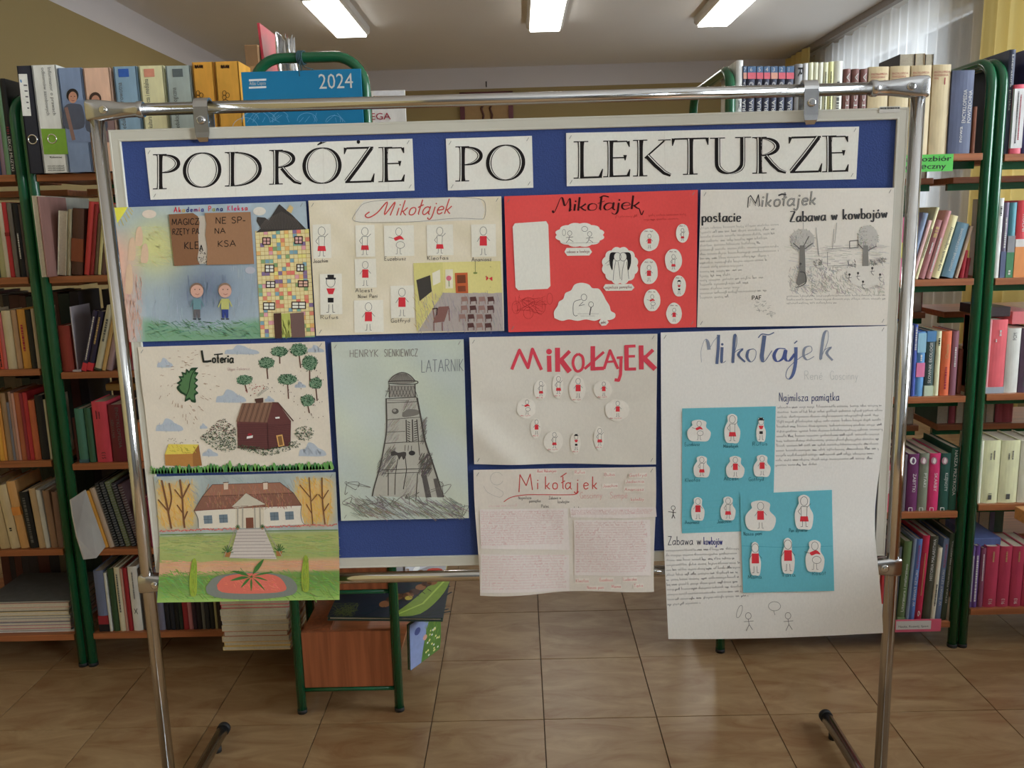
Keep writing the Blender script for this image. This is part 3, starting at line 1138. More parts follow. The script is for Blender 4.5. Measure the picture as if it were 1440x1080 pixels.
# ---- top shelf of the left bookcase: binders and files
def pic_black(o, Y):
    def f(d):
        d.poly([(26, 104), (38, 104), (44, 163), (32, 163)], (205, 205, 200)); d.up()
        d.poly([(28, 112), (30, 112), (31, 116), (29, 116)], (60, 120, 170))
        for a in range(5): d.poly([(33 + a * 1.3, 119 + a * 8), (38 + a * .7, 119 + a * 8), (38.5 + a * .7, 121 + a * 8), (33.5 + a * 1.3, 121 + a * 8)], (90, 90, 95))
    spine_draw(o, Y, f, 'spine_label')


def pic_green(o, Y):
    def f(d):
        d.poly([(57.5, 181), (91.5, 181), (96, 217), (62, 217)], (105, 145, 30)); d.up()
        d.text('Wydawnictwo', 70, 222, 2.6, (90, 90, 85), .5, 0, fit=17)
        for k in range(3): d.text('wzory pism urzędowych', 67 + k * .5, 234 + k * 3, 2.2, (110, 110, 105), .4, 0, fit=23)
    spine_draw(o, Y, f, 'spine_print')
    for k, s_ in enumerate(('Informator o prawach', 'odbiorców zasobowych')):
        text_obj('title', s_, .0135, M_gink, o, Matrix.Translation((.013 - .018 * k - .002, -.0012, .29)) @ MDN, fit=.13)


def portrait(x0, x1, yt, yb, bgc, hx, hy, shirt, hair=(30, 24, 24)):
    def g(o, Y):
        def f(d):
            s = (x1 - x0)
            d.poly([(x0 + (hy + 22 - yt) * .1, hy + 4), (x0 + s + (hy + 4 - yt) * .1, hy + 4), (x0 + s + (yb - yt) * .1, yb), (x0 + (yb - yt) * .1, yb)], shirt); d.up()
            d.ell(hx, hy - 3, 8.5, 9.5, hair); d.up()
            d.blob([(hx - 12, hy + 14), (hx - 6, hy + 9), (hx + 6, hy + 9), (hx + 14, hy + 14), (hx + 16, hy + 42), (hx - 12, hy + 42)], (70, 75, 90)); d.up()
            d.ell(hx + .5, hy, 6.0, 8.2, (176, 124, 100)); d.up()
            d.ell(hx - 1.8, hy - 1.4, .9, .6, (50, 30, 25)); d.ell(hx + 3, hy - 1.4, .9, .6, (50, 30, 25)); d.line([(hx - 1.2, hy + 4), (hx + .8, hy + 5), (hx + 2.8, hy + 4)], .8, (120, 50, 45))
            d.line([(hx + .8, hy - .6), (hx + 1.1, hy + 1.8)], .5, (140, 90, 70))
            d.line([(hx - 9, hy + 14), (hx + 2, hy + 60)], 5, (125, 95, 85))
        spine_draw(o, Y, f)
    return g


def pic_plain(x, sq, word, wx, wy0, wy1):
    def g(o, Y):
        def f(d):
            d.poly([(x - 7.5, 97), (x + 7, 96.5), (x + 8, 108), (x - 6.5, 108.5)], sq)
        spine_draw(o, Y, f, 'spine_label')
        L = PY(wx, wy1, Y)
        M = Matrix.Translation(Vector((L.x, Y - .0012, L.z)) - o.location) @ MUP
        text_obj('title', word, .019, M_gink, o, M, fit=(PY(wx, wy0, Y).z - L.z))
    return g


def pic_orange(x):
    def g(o, Y):
        def f(d):
            for k in range(3):
                a = k * 2.1
                d.ring(x + 3 * math.cos(a), 134 + 3.5 * math.sin(a), 2.6, 3.4, .8, (70, 45, 20), n=12)
            d.line([(x - 4, 142), (x, 139), (x + 5, 143)], .9, (70, 45, 20))
            d.text('NAAN', x - 6, 96, 4.2, (60, 30, 10), 1.3, -.03, fit=11)
        spine_draw(o, Y, f, 'spine_print')
    return g


BT = dict(k='binder')
row('left', 'top', ZLB[0], 247, [
    (42.5, 62.5, 92, (34, 36, 48), 'black', dict(BT, dy=-.06, fn=pic_black, label='black lever arch binder with a white spine label, beside the left green posts')),
    (63, 96.5, 91, (196, 196, 190), 'white', dict(BT, dy=-.06, fn=pic_green, label='white binder with a green block round its finger ring')),
    (98, 131, 95, (112, 130, 160), 'blue', dict(BT, dy=-.06, hole=False, fn=portrait(86, 117, 94, 200, None, 102, 137, (104, 120, 150)), label='blue-grey file with a photographed dark-haired person on its spine')),
    (133, 170, 95, (205, 165, 140), 'pink', dict(BT, dy=-.06, hole=False, fn=portrait(119, 153, 94, 200, None, 134, 142, (120, 95, 95), (60, 42, 36)), label='pinkish file with a photographed face on its spine')),
    (175, 207, 93, (120, 150, 172), 'blue', dict(BT, dy=-.06, hole=False, fn=pic_plain(173.5, (40, 85, 165), 'edukacja zdrowotna', 178, 116, 181), label='pale blue file with a dark blue square on its spine')),
    (210, 244, 92, (205, 200, 155), 'cream', dict(BT, dy=-.06, hole=False, fn=pic_plain(209.5, (200, 130, 105), 'kultura czytelnicza i medialna', 215, 111, 180), label='pale yellow file with an orange square on its spine')),
    (247, 281, 92, (155, 168, 165), 'grey', dict(BT, dy=-.06, hole=False, fn=pic_plain(249.5, (85, 95, 98), 'edukacja ekologiczna', 253, 123, 180), label='grey-green file with a dark grey square on its spine')),
    (284, 313, 87, (225, 145, 25), 'orange', dict(BT, dy=-.06, hole=False, fn=pic_orange(280), label='orange ornament-printed file beside the grey-green file')),
    (315, 348, 86, (228, 148, 28), 'orange', dict(BT, dy=-.06, hole=False, fn=pic_orange(317), label='orange ornament-printed file beside the blue calendar')),
])
# blue band at foot of files is hidden; carton, folder and foil bag at the end of that shelf
A, B = PY(352, 240, 2.70), PY(380, 240, 2.70)
zt = PY(345, 63, 2.70).z
cb = obj('cardboard_box', newbox(-.019, .019, 0, .20, 0, zt - ZLB[0] - .0105, bev=.001), mat('cardboard', (0.42, 0.25, 0.12), rough=.85), None, (A.x + .031, 2.70, ZLB[0] + .0105))
tag(cb, 'tall brown cardboard magazine box standing behind the blue calendar', 'box')
obj('box_flap', newbox(-.018, .018, -.0012, 0, zt - ZLB[0] - .07, zt - ZLB[0] - .013), mat('cardboard_dark', (0.30, 0.17, 0.08), rough=.85), cb)
A = PY(389, 240, 2.72)
rf = obj('folder', newbox(-.004, .004, 0, .22, 0, .42, bev=.001), mat('red_folder', (.62, .05, .08), rough=.4), None, (A.x, 2.72, ZLB[0] + .0125), rot=(0, math.radians(-3), 0))
tag(rf, 'thin bright red folder leaning beside the cardboard box, above the calendar', 'folder')
bm = bmesh.new()
bmesh.ops.create_grid(bm, x_segments=9, y_segments=12, size=.5)
for v in bm.verts:
    u, w = v.co.x, v.co.y
    v.co = Vector(((u * (.075 - .03 * (w + .5))), .02 * math.sin(u * 9 + w * 5) + .008 * math.sin(w * 31 + u * 13), (w + .5) * .38 + .012 * math.sin(u * 14)))
g2 = bmesh.ops.duplicate(bm, geom=bm.faces[:] + bm.verts[:] + bm.edges[:])
for v in [q for q in g2['geom'] if isinstance(q, bmesh.types.BMVert)]: v.co.y += .035 + .01 * math.sin(v.co.z * 30)
A = PY(408, 240, 2.70)
fo = obj('plastic_bag', bm, mat('silver_foil', (.72, .72, .72), rough=.18, metal=.85), None, (A.x + .005, 2.72, ZLB[0] + .0125), smooth=True)
tag(fo, 'crumpled silvery plastic bag standing behind the green hoop with the calendar', 'bag')

# ---- far left bookcase
DG = (60, 62, 66)
row('far left', 'top', ZLA[0], 250, [
    (-32, -20, 120, (150, 60, 50), 'rust red book'), (-20, -8, 116, (90, 110, 150), 'blue-grey book'), (-8, 3, 128, (28, 34, 66), 'navy book'),
    (3, 9, 112, (120, 95, 105), 'mauve book'), (9, 16, 113, (88, 120, 84), 'green book'),
    (16, 24, 110, (28, 28, 30), 'black book with white capitals', dict(t=[('101', 'r', .36, .46, .8), ('LEKCJI MUZYKI', 'w', .02, .34, .62)][:0] or [('LEKCJI MUZYKI', 'w', .04, .40, .72, 'd'), ('101', 'r', .43, .50, .62, 'd')])),
], rev=True)
row('far left', 'second', ZLA[1], 391, [
    (-30, -18, 290, (130, 60, 60), 'wine red book'), (-18, -8, 286, (200, 190, 160), 'cream book'), (-8, 1, 290, (80, 90, 70), 'dark olive book'),
    (1, 9, 285, (180, 176, 120), 'pale olive book'), (9, 15, 286, (215, 205, 180), 'cream book'), (15, 21, 284, (200, 40, 45), 'bright red book', dict(b=[(.55, .6, (150, 20, 25))])),
    (21.5, 28, 285, (120, 110, 100), 'grey-brown book'), (29, 37, 286, (22, 22, 26), 'black book with pale lettering', dict(t=(None, 'w', .25, .6, .22))), (37.5, 43, 287, (80, 62, 60), 'dark brown book'),
], rev=True)
row('far left', 'third', ZLA[2], 520, [
    (-30, -20, 440, (150, 50, 40), 'red book'), (-20, -8, 436, (210, 190, 150), 'cream book'), (-8, 0, 440, (60, 80, 70), 'dark green book'),
    (0, 6, 448, (230, 80, 50), 'orange-red book', dict(t=(None, 'k', .05, .5, .3))), (6, 11, 440, (205, 100, 95), 'pinkish red book'), (11, 24, 437, (215, 200, 160), 'thick cream book'),
    (25, 32, 436, (190, 150, 110), 'tan book'), (33, 44, 435, (215, 150, 40), 'ochre yellow book', dict(t=(None, 'r', .3, .75, .25))), (44.5, 52, 436, (34, 34, 24), 'black book'), (53, 58, 434, (175, 155, 125), 'thin beige book'),
], rev=True)
row('far left', 'fourth', ZLA[3], 649, [
    (-30, -20, 560, (120, 50, 40), 'brown-red book'), (-20, -8, 556, (190, 160, 70), 'mustard book'), (-8, 0, 560, (90, 120, 90), 'green book'),
    (0, 7, 562, (235, 170, 30), 'yellow book'), (7, 11, 557, (225, 150, 50), 'thin orange-yellow book'), (11.5, 19, 553, (165, 130, 90), 'tan book'), (19, 23, 566, (120, 120, 130), 'thin grey book'),
    (23, 27, 551, (170, 130, 110), 'thin beige book'), (27, 31, 553, (205, 150, 130), 'thin salmon book'), (31, 38, 552, (180, 95, 50), 'rust brown book'), (38, 43, 553, (150, 40, 50), 'crimson book'),
    (43, 49, 552, (190, 40, 45), 'red book'), (49, 58, 563, (200, 100, 50), 'orange-brown book'), (58.5, 70, 556, (24, 24, 26), 'thick black book'), (71, 76, 562, (180, 170, 140), 'thin beige book'),
], rev=True)
row('far left', 'fifth', ZLA[4], 773, [
    (-30, -18, 690, (150, 120, 80), 'brown book'), (-18, -2, 684, (200, 170, 120), 'beige book'),
    (0, 14, 678, (205, 180, 130), 'worn tan book', dict(l=-5)), (15, 28, 682, (215, 195, 150), 'worn cream book, small stamp', dict(l=-5, t=(None, 'k', .28, .33, .25))),
    (29, 41, 677, (220, 165, 95), 'orange-cream book', dict(l=-5, b=[(.5, .62, (235, 150, 50))])), (42, 54, 692, (26, 30, 32), 'black lace-patterned book', dict(l=-4, t=(None, 'y', .1, .9, .3))),
    (55, 64, 687, (200, 170, 125), 'tan book', dict(l=-3)), (64.5, 71, 689, (205, 205, 195), 'greyish white tattered book', dict(l=-3)), (72, 81, 690, (150, 115, 85), 'brown book', dict(l=-2)), (81.5, 90, 692, (130, 95, 75), 'dark brown book', dict(l=0)),
], rev=True)


def flat_stack(cat, name, layers, x0, x1, yfront, z, D, unit_label, group, jitter=.004, deep=.0, kinds='pages'):
    """books or magazines lying one on another; layers bottom to top: (thickness, colour, pages?, description)"""
    zz = z + .0004
    N = len(layers)
    for i, (t, c, desc) in enumerate(layers):
        a, b_ = x0 + rnd.uniform(-jitter, jitter), x1 + rnd.uniform(-jitter, jitter)
        yy = yfront + rnd.uniform(-jitter, jitter)
        cv = .0014
        bm = bmesh.new()
        box(bm, a, b_, yy, yy + D, zz, zz + cv)
        box(bm, a, b_, yy, yy + D, zz + t - cv - .0002, zz + t - .0004)
        box(bm, a, a + .0015, yy, yy + D, zz, zz + t - .0004)
        o = obj(name, bm, M_cover)
        o.color = (*alb(c), 1)
        if t > .005:
            obj('pages', newbox(a + .0016, b_ - .0015, yy + .0015, yy + D - .002, zz + cv + .0001, zz + t - cv - .0004), M_pages, o)
        pos = 'bottom one' if i == 0 else ('top one' if i == N - 1 else ORD[i] + ' from the bottom')
        tag(o, '%s, %s, %s' % (desc, pos, unit_label), cat, group)
        zz += t + .0002
    return zz


A = PY(-20, 893, SF + .02); B = PY(104, 893, SF + .02)
flat_stack('magazine', 'magazine', [(.006, (205, 205, 205), 'white magazine'), (.008, (130, 130, 140), 'grey magazine'), (.012, (190, 100, 105), 'pinkish red magazine'), (.010, (130, 130, 135), 'dark grey magazine'),
    (.012, (150, 120, 120), 'brownish magazine'), (.010, (120, 125, 130), 'grey-blue magazine'), (.014, (190, 165, 110), 'tan magazine'), (.014, (50, 50, 55), 'black magazine'), (.016, (190, 140, 120), 'salmon magazine'), (.006, (90, 92, 90), 'dark magazine')],
    A.x, B.x - .004, SF + .02, ZLA[5] + .010, .24, 'flat pile in the far left bookcase', 'magazine pile on the lowest far left shelf')

# ---- left bookcase, lower shelves
row('left', 'second', ZLB[1], 390, [
    (55, 65, 275, (225, 215, 185), 'thick cream book, page edges outward', dict(k='fore', dy=-.05)), (65.5, 68.3, 276, (165, 120, 110), 'thin pinkish brown book', dict(dy=-.05)), (69, 79.5, 276, (190, 190, 175), 'pale glossy book with a green cover', dict(D=.26, b=[(.02, .3, (190, 170, 90)), (.55, .75, (90, 140, 90))])),
    (81, 93, 297, (228, 220, 190), 'cream book leaning, page edges outward', dict(k='fore', l=8)), (94, 99, 294, (170, 160, 125), 'thin olive-beige book', dict(l=8)), (100, 116, 294, (90, 55, 38), 'thick dark brown flame-coloured book', dict(l=8, b=[(.2, .55, (140, 70, 35))])),
    (118, 126, 284, (205, 55, 50), 'bright red leaning book', dict(l=10.5)), (126.5, 132, 287, (150, 35, 32), 'dark red leaning book', dict(l=10.5)), (132.5, 137, 300, (110, 85, 60), 'thin brown leaning book', dict(l=10.5)),
    (137.5, 142, 305, (210, 200, 130), 'thin yellow-cream leaning book', dict(l=10.5)), (142.5, 149, 290, (105, 75, 65), 'brown leaning book', dict(l=11)), (150, 157, 288, (150, 120, 100), 'beige-brown leaning book', dict(l=11)),
    (158, 163, 292, (70, 85, 105), 'slate blue leaning book', dict(l=11)), (163.5, 169, 300, (165, 50, 60), 'crimson leaning book', dict(l=11)), (169.5, 177, 298, (60, 50, 70), 'dark purple leaning book', dict(l=11)),
    (178, 184, 300, (140, 90, 50), 'brown leaning book', dict(l=11)), (185, 194, 296, (60, 90, 110), 'blue leaning book', dict(l=11)), (195, 205, 300, (180, 170, 150), 'cream leaning book', dict(l=11)),
])
A = PY(98, 520, 2.66)
row('left', 'third', ZLB[2], 519, [
    (86, 104, 458, (150, 50, 38), 'thick brick red book', dict(D=.17)),
    (114, 121, 437, (52, 44, 74), 'navy book with a red foot', dict(l=17, b=[(0, .13, (225, 40, 60))], t=(None, 'w', .18, .9, .28))), (121.5, 130, 438, (44, 38, 66), 'navy book with a red foot', dict(l=17, b=[(0, .13, (225, 40, 60))], t=(None, 'g', .45, .9, .28))),
    (132, 142, 431, (205, 200, 170), 'cream leaning book with a dark foot', dict(l=17, b=[(0, .03, (60, 70, 50))], t=(None, 'y', .45, .8, .3))), (142.5, 148, 436, (205, 165, 95), 'tan leaning book', dict(l=17)), (148.5, 156, 440, (165, 135, 135), 'mauve-grey leaning book', dict(l=17)),
    (168, 173, 428, (150, 150, 145), 'grey leaning book', dict(l=12, dy=.01)), (173.5, 177, 430, (190, 100, 105), 'dusty pink leaning book', dict(l=12, dy=.01)), (177.5, 182, 436, (200, 45, 50), 'bright red leaning book', dict(l=12)),
    (182.5, 189, 440, (150, 70, 90), 'plum leaning book', dict(l=12)), (190, 199, 444, (60, 60, 80), 'dark blue leaning book', dict(l=12)), (200, 212, 440, (140, 120, 90), 'tan leaning book', dict(l=12)),
])
bm = bmesh.new()
tube(bm, [(0, 0, 0), (0, 0, .20)], .0022, 8)
box(bm, -.012, .012, -.008, .03, 0, .006, bev=.001)
box(bm, -.001, .001, .002, .12, .004, .2)
tag(obj('sleeve_stand', bm, mat('clear_acrylic', (.45, .40, .42), rough=.15), None, (PY(108, 518, SF + .01).x, SF + .014, ZLB[2] + .0105)), 'narrow clear plastic divider standing beside the brick red book on the left', 'book divider')
row('left', 'fourth', ZLB[3], 651, [
    (101, 110, 588, (110, 55, 40), 'brown book', dict(dy=.02)), (112, 125, 575, (70, 130, 110), 'blue-green book', dict(b=[(.0, .06, (60, 100, 110))])), (126, 135, 574, (50, 100, 72), 'dark green book'),
    (137, 158, 565, (220, 60, 82), 'thick raspberry red book', dict(t=[('513', 'k', .06, .17, .36, 'u', 0), (None, 'k', .72, .86, .05, 'u', -.2), (None, 'k', .72, .84, .05, 'u', 0)])),
    (159.5, 179, 569, (110, 22, 38), 'thick maroon encyclopedia', dict(t=[('ENCYKLOPEDIA', 'y', .25, .95, .34, 'd', .16), ('SZKOLNA', 'y', .42, .74, .24, 'd', -.25)])),
    (180, 192, 566, (32, 28, 34), 'black book', dict(t=(None, 'w', .5, .9, .3))), (193, 202, 594, (205, 110, 45), 'orange book'), (203, 212, 590, (60, 40, 60), 'dark plum book'), (213, 226, 580, (130, 50, 40), 'rust book'),
])
A, B = PY(148, 560, 2.75), PY(205, 560, 2.75)
o = make_book('book', 0, 0, 0, .022, .30, .2, (170, 130, 60), kind='hb')
o.rotation_euler = (0, math.radians(90), 0)
o.location = (A.x + .01, 2.74, ZLB[3] + .232)
tag(o, 'gold-patterned book lying flat on the maroon encyclopedia at left', 'book', 'books on the fourth shelf of the left bookcase')
row('left', 'fifth', ZLB[4], 772, [
    (147, 153, 690, (235, 170, 50), 'thin orange-yellow book leaning left', dict(l=-12)), (153.5, 161, 686, (200, 175, 150), 'pinkish cream book leaning left', dict(l=-12)),
])


def spiral(x0, x1, yt, c, desc, lean, k):
    yb = 772
    yff = SF + .014
    a, b_ = PY(x0, yb, yff).x, PY(x1, yb, yff).x
    z = ZLB[4] + .010
    th = math.radians(lean)
    H = (PY((x0 + x1) / 2, yt, yff).z - z) / math.cos(th)
    t = (b_ - a) * math.cos(th) - .001
    o = obj('spiral_notebook', newbox(-t / 2 + .0005, t / 2 - .0005, .004, .19, 0, H, bev=.001), M_cover, None, ((a + b_) / 2, yff, z + abs(math.sin(th)) * t / 2 + .0005), rot=(0, th, 0))
    o.color = (*alb(c), 1)
    tag(o, '%s wire-bound notebook leaning left, %s of the notebooks on the fifth left shelf' % (desc, ORD[k]), 'notebook', 'wire-bound notebooks')
    bm = bmesh.new()
    n = int(H / .0085)
    for i in range(n):
        zz = .006 + i * .0085
        tube(bm, [(t * .46 * math.cos(q), .004 + .006 * math.sin(q), zz) for q in [2 * math.pi * j / 8 for j in range(8)]], .0009, 4, closed=True)
    w = obj('wire_binding', bm, mat('grey_wire', (.42, .43, .40), rough=.35, metal=.6), o)


for k, (a, b_, yt, c, d_) in enumerate([(162, 168, 680, (40, 40, 42), 'black'), (169, 175.5, 679, (60, 62, 66), 'charcoal'), (176.5, 184, 678, (110, 120, 80), 'olive'), (185, 192, 680, (52, 46, 52), 'dark grey'), (193, 200, 682, (80, 58, 60), 'brownish')]):
    spiral(a, b_, yt, c, d_, -12, k)
row('left', 'fifth', ZLB[4], 772, [
    (207, 213, 700, (130, 30, 50), 'maroon book', dict(label='maroon book seen between the pole and the board, fifth shelf of the left bookcase')), (213.5, 221, 705, (190, 60, 110), 'magenta book', dict(label='magenta book beside the board frame on the fifth shelf of the left bookcase')),
])
# drooping white booklet in front of the yellow book
def slab(name, quad, t, m):
    q = [Vector(p) for p in quad]
    n = (q[1] - q[0]).cross(q[3] - q[0]).normalized() * t
    bm = bmesh.new()
    f = [bm.verts.new(p) for p in q]
    bk = [bm.verts.new(p + n) for p in q]
    bm.faces.new(f); bm.faces.new(bk[::-1])
    for i in range(len(q)): bm.faces.new((f[i], f[(i + 1) % len(q)], bk[(i + 1) % len(q)], bk[i]))
    return obj(name, bm, m)


q1 = [PY(98, 703, 2.50), PY(119, 689, 2.62), PY(147, 769, 2.62), PY(134, 785, 2.56), PY(117, 787, 2.52), PY(107, 755, 2.495), PY(101, 725, 2.49)]
bk = slab('booklet', q1, -.0035, mat('booklet_white', (.60, .57, .50), rough=.6))
tag(bk, 'white booklet hanging out of the left bookcase in front of the yellow book', 'booklet')
bm = bmesh.new()
for i in range(9):
    f = i / 8
    a = q1[0].lerp(q1[1], .35 + .05 * i) * .7 + q1[4].lerp(q1[2], .3 + .05 * i) * .3
    b_ = q1[0].lerp(q1[1], .35 + .05 * i) * .35 + q1[4].lerp(q1[2], .3 + .05 * i) * .65
    tube(bm, [a + Vector((0, -.0085, 0)), b_ + Vector((0, -.0085, 0))], .0006, 4)
obj('print', bm, M_gink, bk)
row('left', 'lowest', ZLB[5], 887, [
    (126, 138, 834, (120, 45, 30), 'brick brown book', dict(dy=.03)),
    (140, 154, 803, (110, 120, 150), 'blue-grey book, red and black foot', dict(b=[(0, .12, (30, 25, 30)), (.12, .26, (150, 30, 40))])), (154.5, 158.5, 806, (215, 215, 205), 'thin white book'), (160, 168, 800, (50, 80, 45), 'dark green book'),
    (169, 177, 798, (220, 210, 175), 'cream book with small print', dict(t=(None, 'y', .3, .9, .25))), (177.5, 181, 800, (200, 150, 130), 'thin salmon book'), (181.5, 187, 799, (165, 25, 35), 'crimson book'),
    (188, 201, 797, (225, 222, 212), 'white book with a small black emblem', dict(t=[('X', 'k', .26, .36, .5, 'u', 0), (None, 'y', .5, .92, .12)])), (203, 214, 800, (60, 50, 45), 'dark brown book'), (215, 222, 800, (220, 150, 50), 'yellow-orange book', dict(b=[(0, .1, (225, 90, 40))], dy=-.006)),
    (223, 233, 800, (120, 120, 145), 'grey-blue book'), (234, 240, 804, (26, 28, 36), 'black book'), (240.5, 247, 802, (30, 34, 44), 'black book'), (247.5, 253, 806, (24, 26, 24), 'black book'), (253.5, 258.5, 800, (36, 50, 40), 'very dark green book'),
    (259, 266, 802, (165, 40, 50), 'red book'), (266.5, 272, 803, (190, 120, 125), 'dusty pink book'), (272.5, 278, 800, (50, 30, 45), 'dark plum book'), (278.5, 285, 804, (30, 24, 30), 'black book'), (285.5, 290, 803, (100, 100, 95), 'thin grey book'),
    (290.5, 296, 801, (40, 44, 48), 'charcoal book'), (296.5, 303, 806, (26, 28, 26), 'black book'), (303.5, 307, 802, (160, 150, 100), 'thin khaki book'), (307.5, 314, 804, (40, 26, 20), 'black-brown book'), (314.5, 321, 803, (24, 22, 26), 'black book'),
])
A, B = PY(315, 910, 2.50), PY(408, 910, 2.50)
flat_stack('book', 'book', [(.013, (205, 180, 110), 'straw-coloured book'), (.013, (200, 165, 85), 'yellowish book'), (.020, (190, 160, 110), 'tan book'), (.017, (160, 90, 70), 'reddish brown book'), (.019, (200, 185, 150), 'cream book'),
    (.016, (215, 210, 200), 'white book'), (.016, (195, 180, 145), 'beige book'), (.020, (185, 185, 160), 'pale olive book'), (.012, (190, 40, 60), 'red book'), (.016, (210, 150, 140), 'pink book'), (.012, (200, 190, 165), 'cream book'), (.014, (160, 60, 70), 'wine red book')],
    A.x, B.x, 2.50, ZLB[5] + .010, .30, 'in the pile left of the wooden rack', 'pile of books beside the wooden rack', jitter=.005)

# ---- right bookcase
NUMW = ['', 'one', 'two', 'three', 'four', 'five', 'six', 'seven']


def vol(x0, x1, n, yt, pale=False):
    def g(o, Y):
        def f(d):
            w = x1 - x0
            d.rect(x0 + 1.5, yt + .6, x1 + 1.2, yt + 9, (80, 110, 145)); d.rect(x0 + 1.5, yt + 9, x1 + 1.2, yt + 18, (225, 95, 110) if not pale else (225, 150, 130)); d.up()
            d.text(str(n), x0 + w * .35, yt + 8, 6.0, (225, 225, 225), 1.0, 0) if False else None
            d.ell(x0 + w * .55, yt + 26, w * .28, 4, (150, 150, 155), 12); d.up()
            d.ell(x0 + w * .5, yt + 27, w * .12, 2.5, (50, 50, 60), 8)
        spine_draw(o, Y, f, 'spine_print')
        L = PY(x0 + (x1 - x0) * .38, yt + 7.5, Y)
        text_obj('volume_number', str(n), .0155, M_wink, o, Matrix.Translation(Vector((L.x, Y - .002, L.z)) - o.location) @ MHZ)
        L = PY((x0 + x1) / 2 + 2, 156, Y)
        text_obj('title', 'HISTORIA', .015, M_wink, o, Matrix.Translation(Vector((L.x, Y - .0015, L.z)) - o.location + Vector((0, 0, -.06))) @ MUP, fit=.09)
    return g


def enc(x, yt, n):
    def g(o, Y):
        for k, s_ in enumerate(('ENCYKLOPEDIA', 'POWSZECHNA', 'PWN')):
            L = PY(x - 10, yt + 12 + k * 4.5, Y)
            text_obj('heading', s_, .0082, M_redink, o, Matrix.Translation(Vector((L.x, Y - .0012, L.z)) - o.location) @ MHZ, fit=(.046, .040, .012)[k])
        L = PY(x + 4, yt + 28, Y)
        text_obj('volume_number', str(n), .028, M_redink, o, Matrix.Translation(Vector((L.x, Y - .0012, L.z)) - o.location) @ MHZ)
        L = PY(x - 8, 210, Y)
        text_obj('publisher_mark', 'A-DRÓB', .008, M_redink, o, Matrix.Translation(Vector((L.x, Y - .0012, L.z)) - o.location) @ MHZ, fit=.03) if False else None
    return g


def wrapped(o, Y):
    for s_, px, py, py2, sz in (('ENCYKLOPEDIA', 1357, 173, 126, .015), ('POWSZECHNA', 1364, 173, 127, .014), ('nowa', 1352, 200, 178, .015)):
        L = PY(px, py, Y)
        text_obj('title', s_, sz, M_wink, o, Matrix.Translation(Vector((L.x, Y - .0012, L.z)) - o.location) @ MUP, fit=PY(px, py2, Y).z - L.z)


specs = [(1031, 1043, 85, (222, 220, 200), 'cream black-lettered book', dict(t=('K  XXX', 'k', .05, .62, .5, 'u')))]
NV = (60, 64, 84)
for i, (a, b_, n) in enumerate([(1044, 1049, 7), (1050, 1062, 6), (1063, 1072, 5), (1073, 1082, 4), (1083, 1092.5, 3), (1093.5, 1103.5, 2), (1104.5, 1115.5, 1)]):
    specs.append((a - 2.3, b_ - 2.3, 93, NV, 'x', dict(fn=vol(a, b_, n, 93, n in (7, 3)), b=[(.0, .33, (215, 75, 100))] if n in (6, 7) else (), label='blue and red history volume with a figure %s, top right shelf' % NUMW[n])))
specs += [
    (1115, 1126, 90, (150, 150, 152), 'grey book with a black letter', dict(t=('R', 'k', .86, .96, .9, 'd', .1))), (1126.5, 1132.5, 89, (222, 222, 220), 'thin white book'),
    (1133.5, 1140, 88, (222, 215, 170), 'slim cream volume', dict(t=(None, 'y', .3, .7, .2))), (1140.5, 1146.5, 88, (222, 215, 175), 'slim cream volume', dict(t=(None, 'y', .3, .7, .2))), (1147, 1153.5, 88, (220, 216, 185), 'slim cream volume', dict(t=(None, 'y', .3, .7, .2))),
    (1154, 1160.5, 88, (222, 214, 168), 'slim cream volume', dict(t=(None, 'k', .3, .9, .2))), (1161, 1168, 87, (222, 208, 140), 'slim yellowish cream volume', dict(t=(None, 'k', .3, .9, .2))), (1169, 1181, 86, (224, 220, 190), 'cream book', dict(t=(None, 'y', .2, .8, .3))),
]
for i, (a, b_) in enumerate([(1182.5, 1192), (1193.5, 1204), (1205.5, 1215)]):
    specs.append((a, b_, 97, (118, 78, 72), 'reddish brown volume with white letters', dict(t=[('HISTORIA', 'w', .36, .95, .62, 'u', .1)])))
for x0, x1, yt, n in ((1217, 1245, 94, 4), (1247, 1274, 93, 3), (1276, 1304, 92, 2), (1306, 1331, 91, 1)):
    specs.append((x0, x1, yt, (190, 172, 132), 'x', dict(D=.21, fn=enc((x0 + x1) / 2 + (4 if n > 1 else 5), yt, n), label='beige encyclopedia volume with a red figure %s, top right shelf' % NUMW[n])))
specs += [(1333, 1364, 99, (84, 92, 118), 'x', dict(fn=wrapped, dy=-.005, D=.2, label='thick blue-grey encyclopedia in plastic foil beside the right green posts')), (1365.5, 1370.5, 150, (130, 75, 50), 'thin brown book', dict(D=.2))]
row('right', 'top', ZRA[0], 217, specs, rev=True)
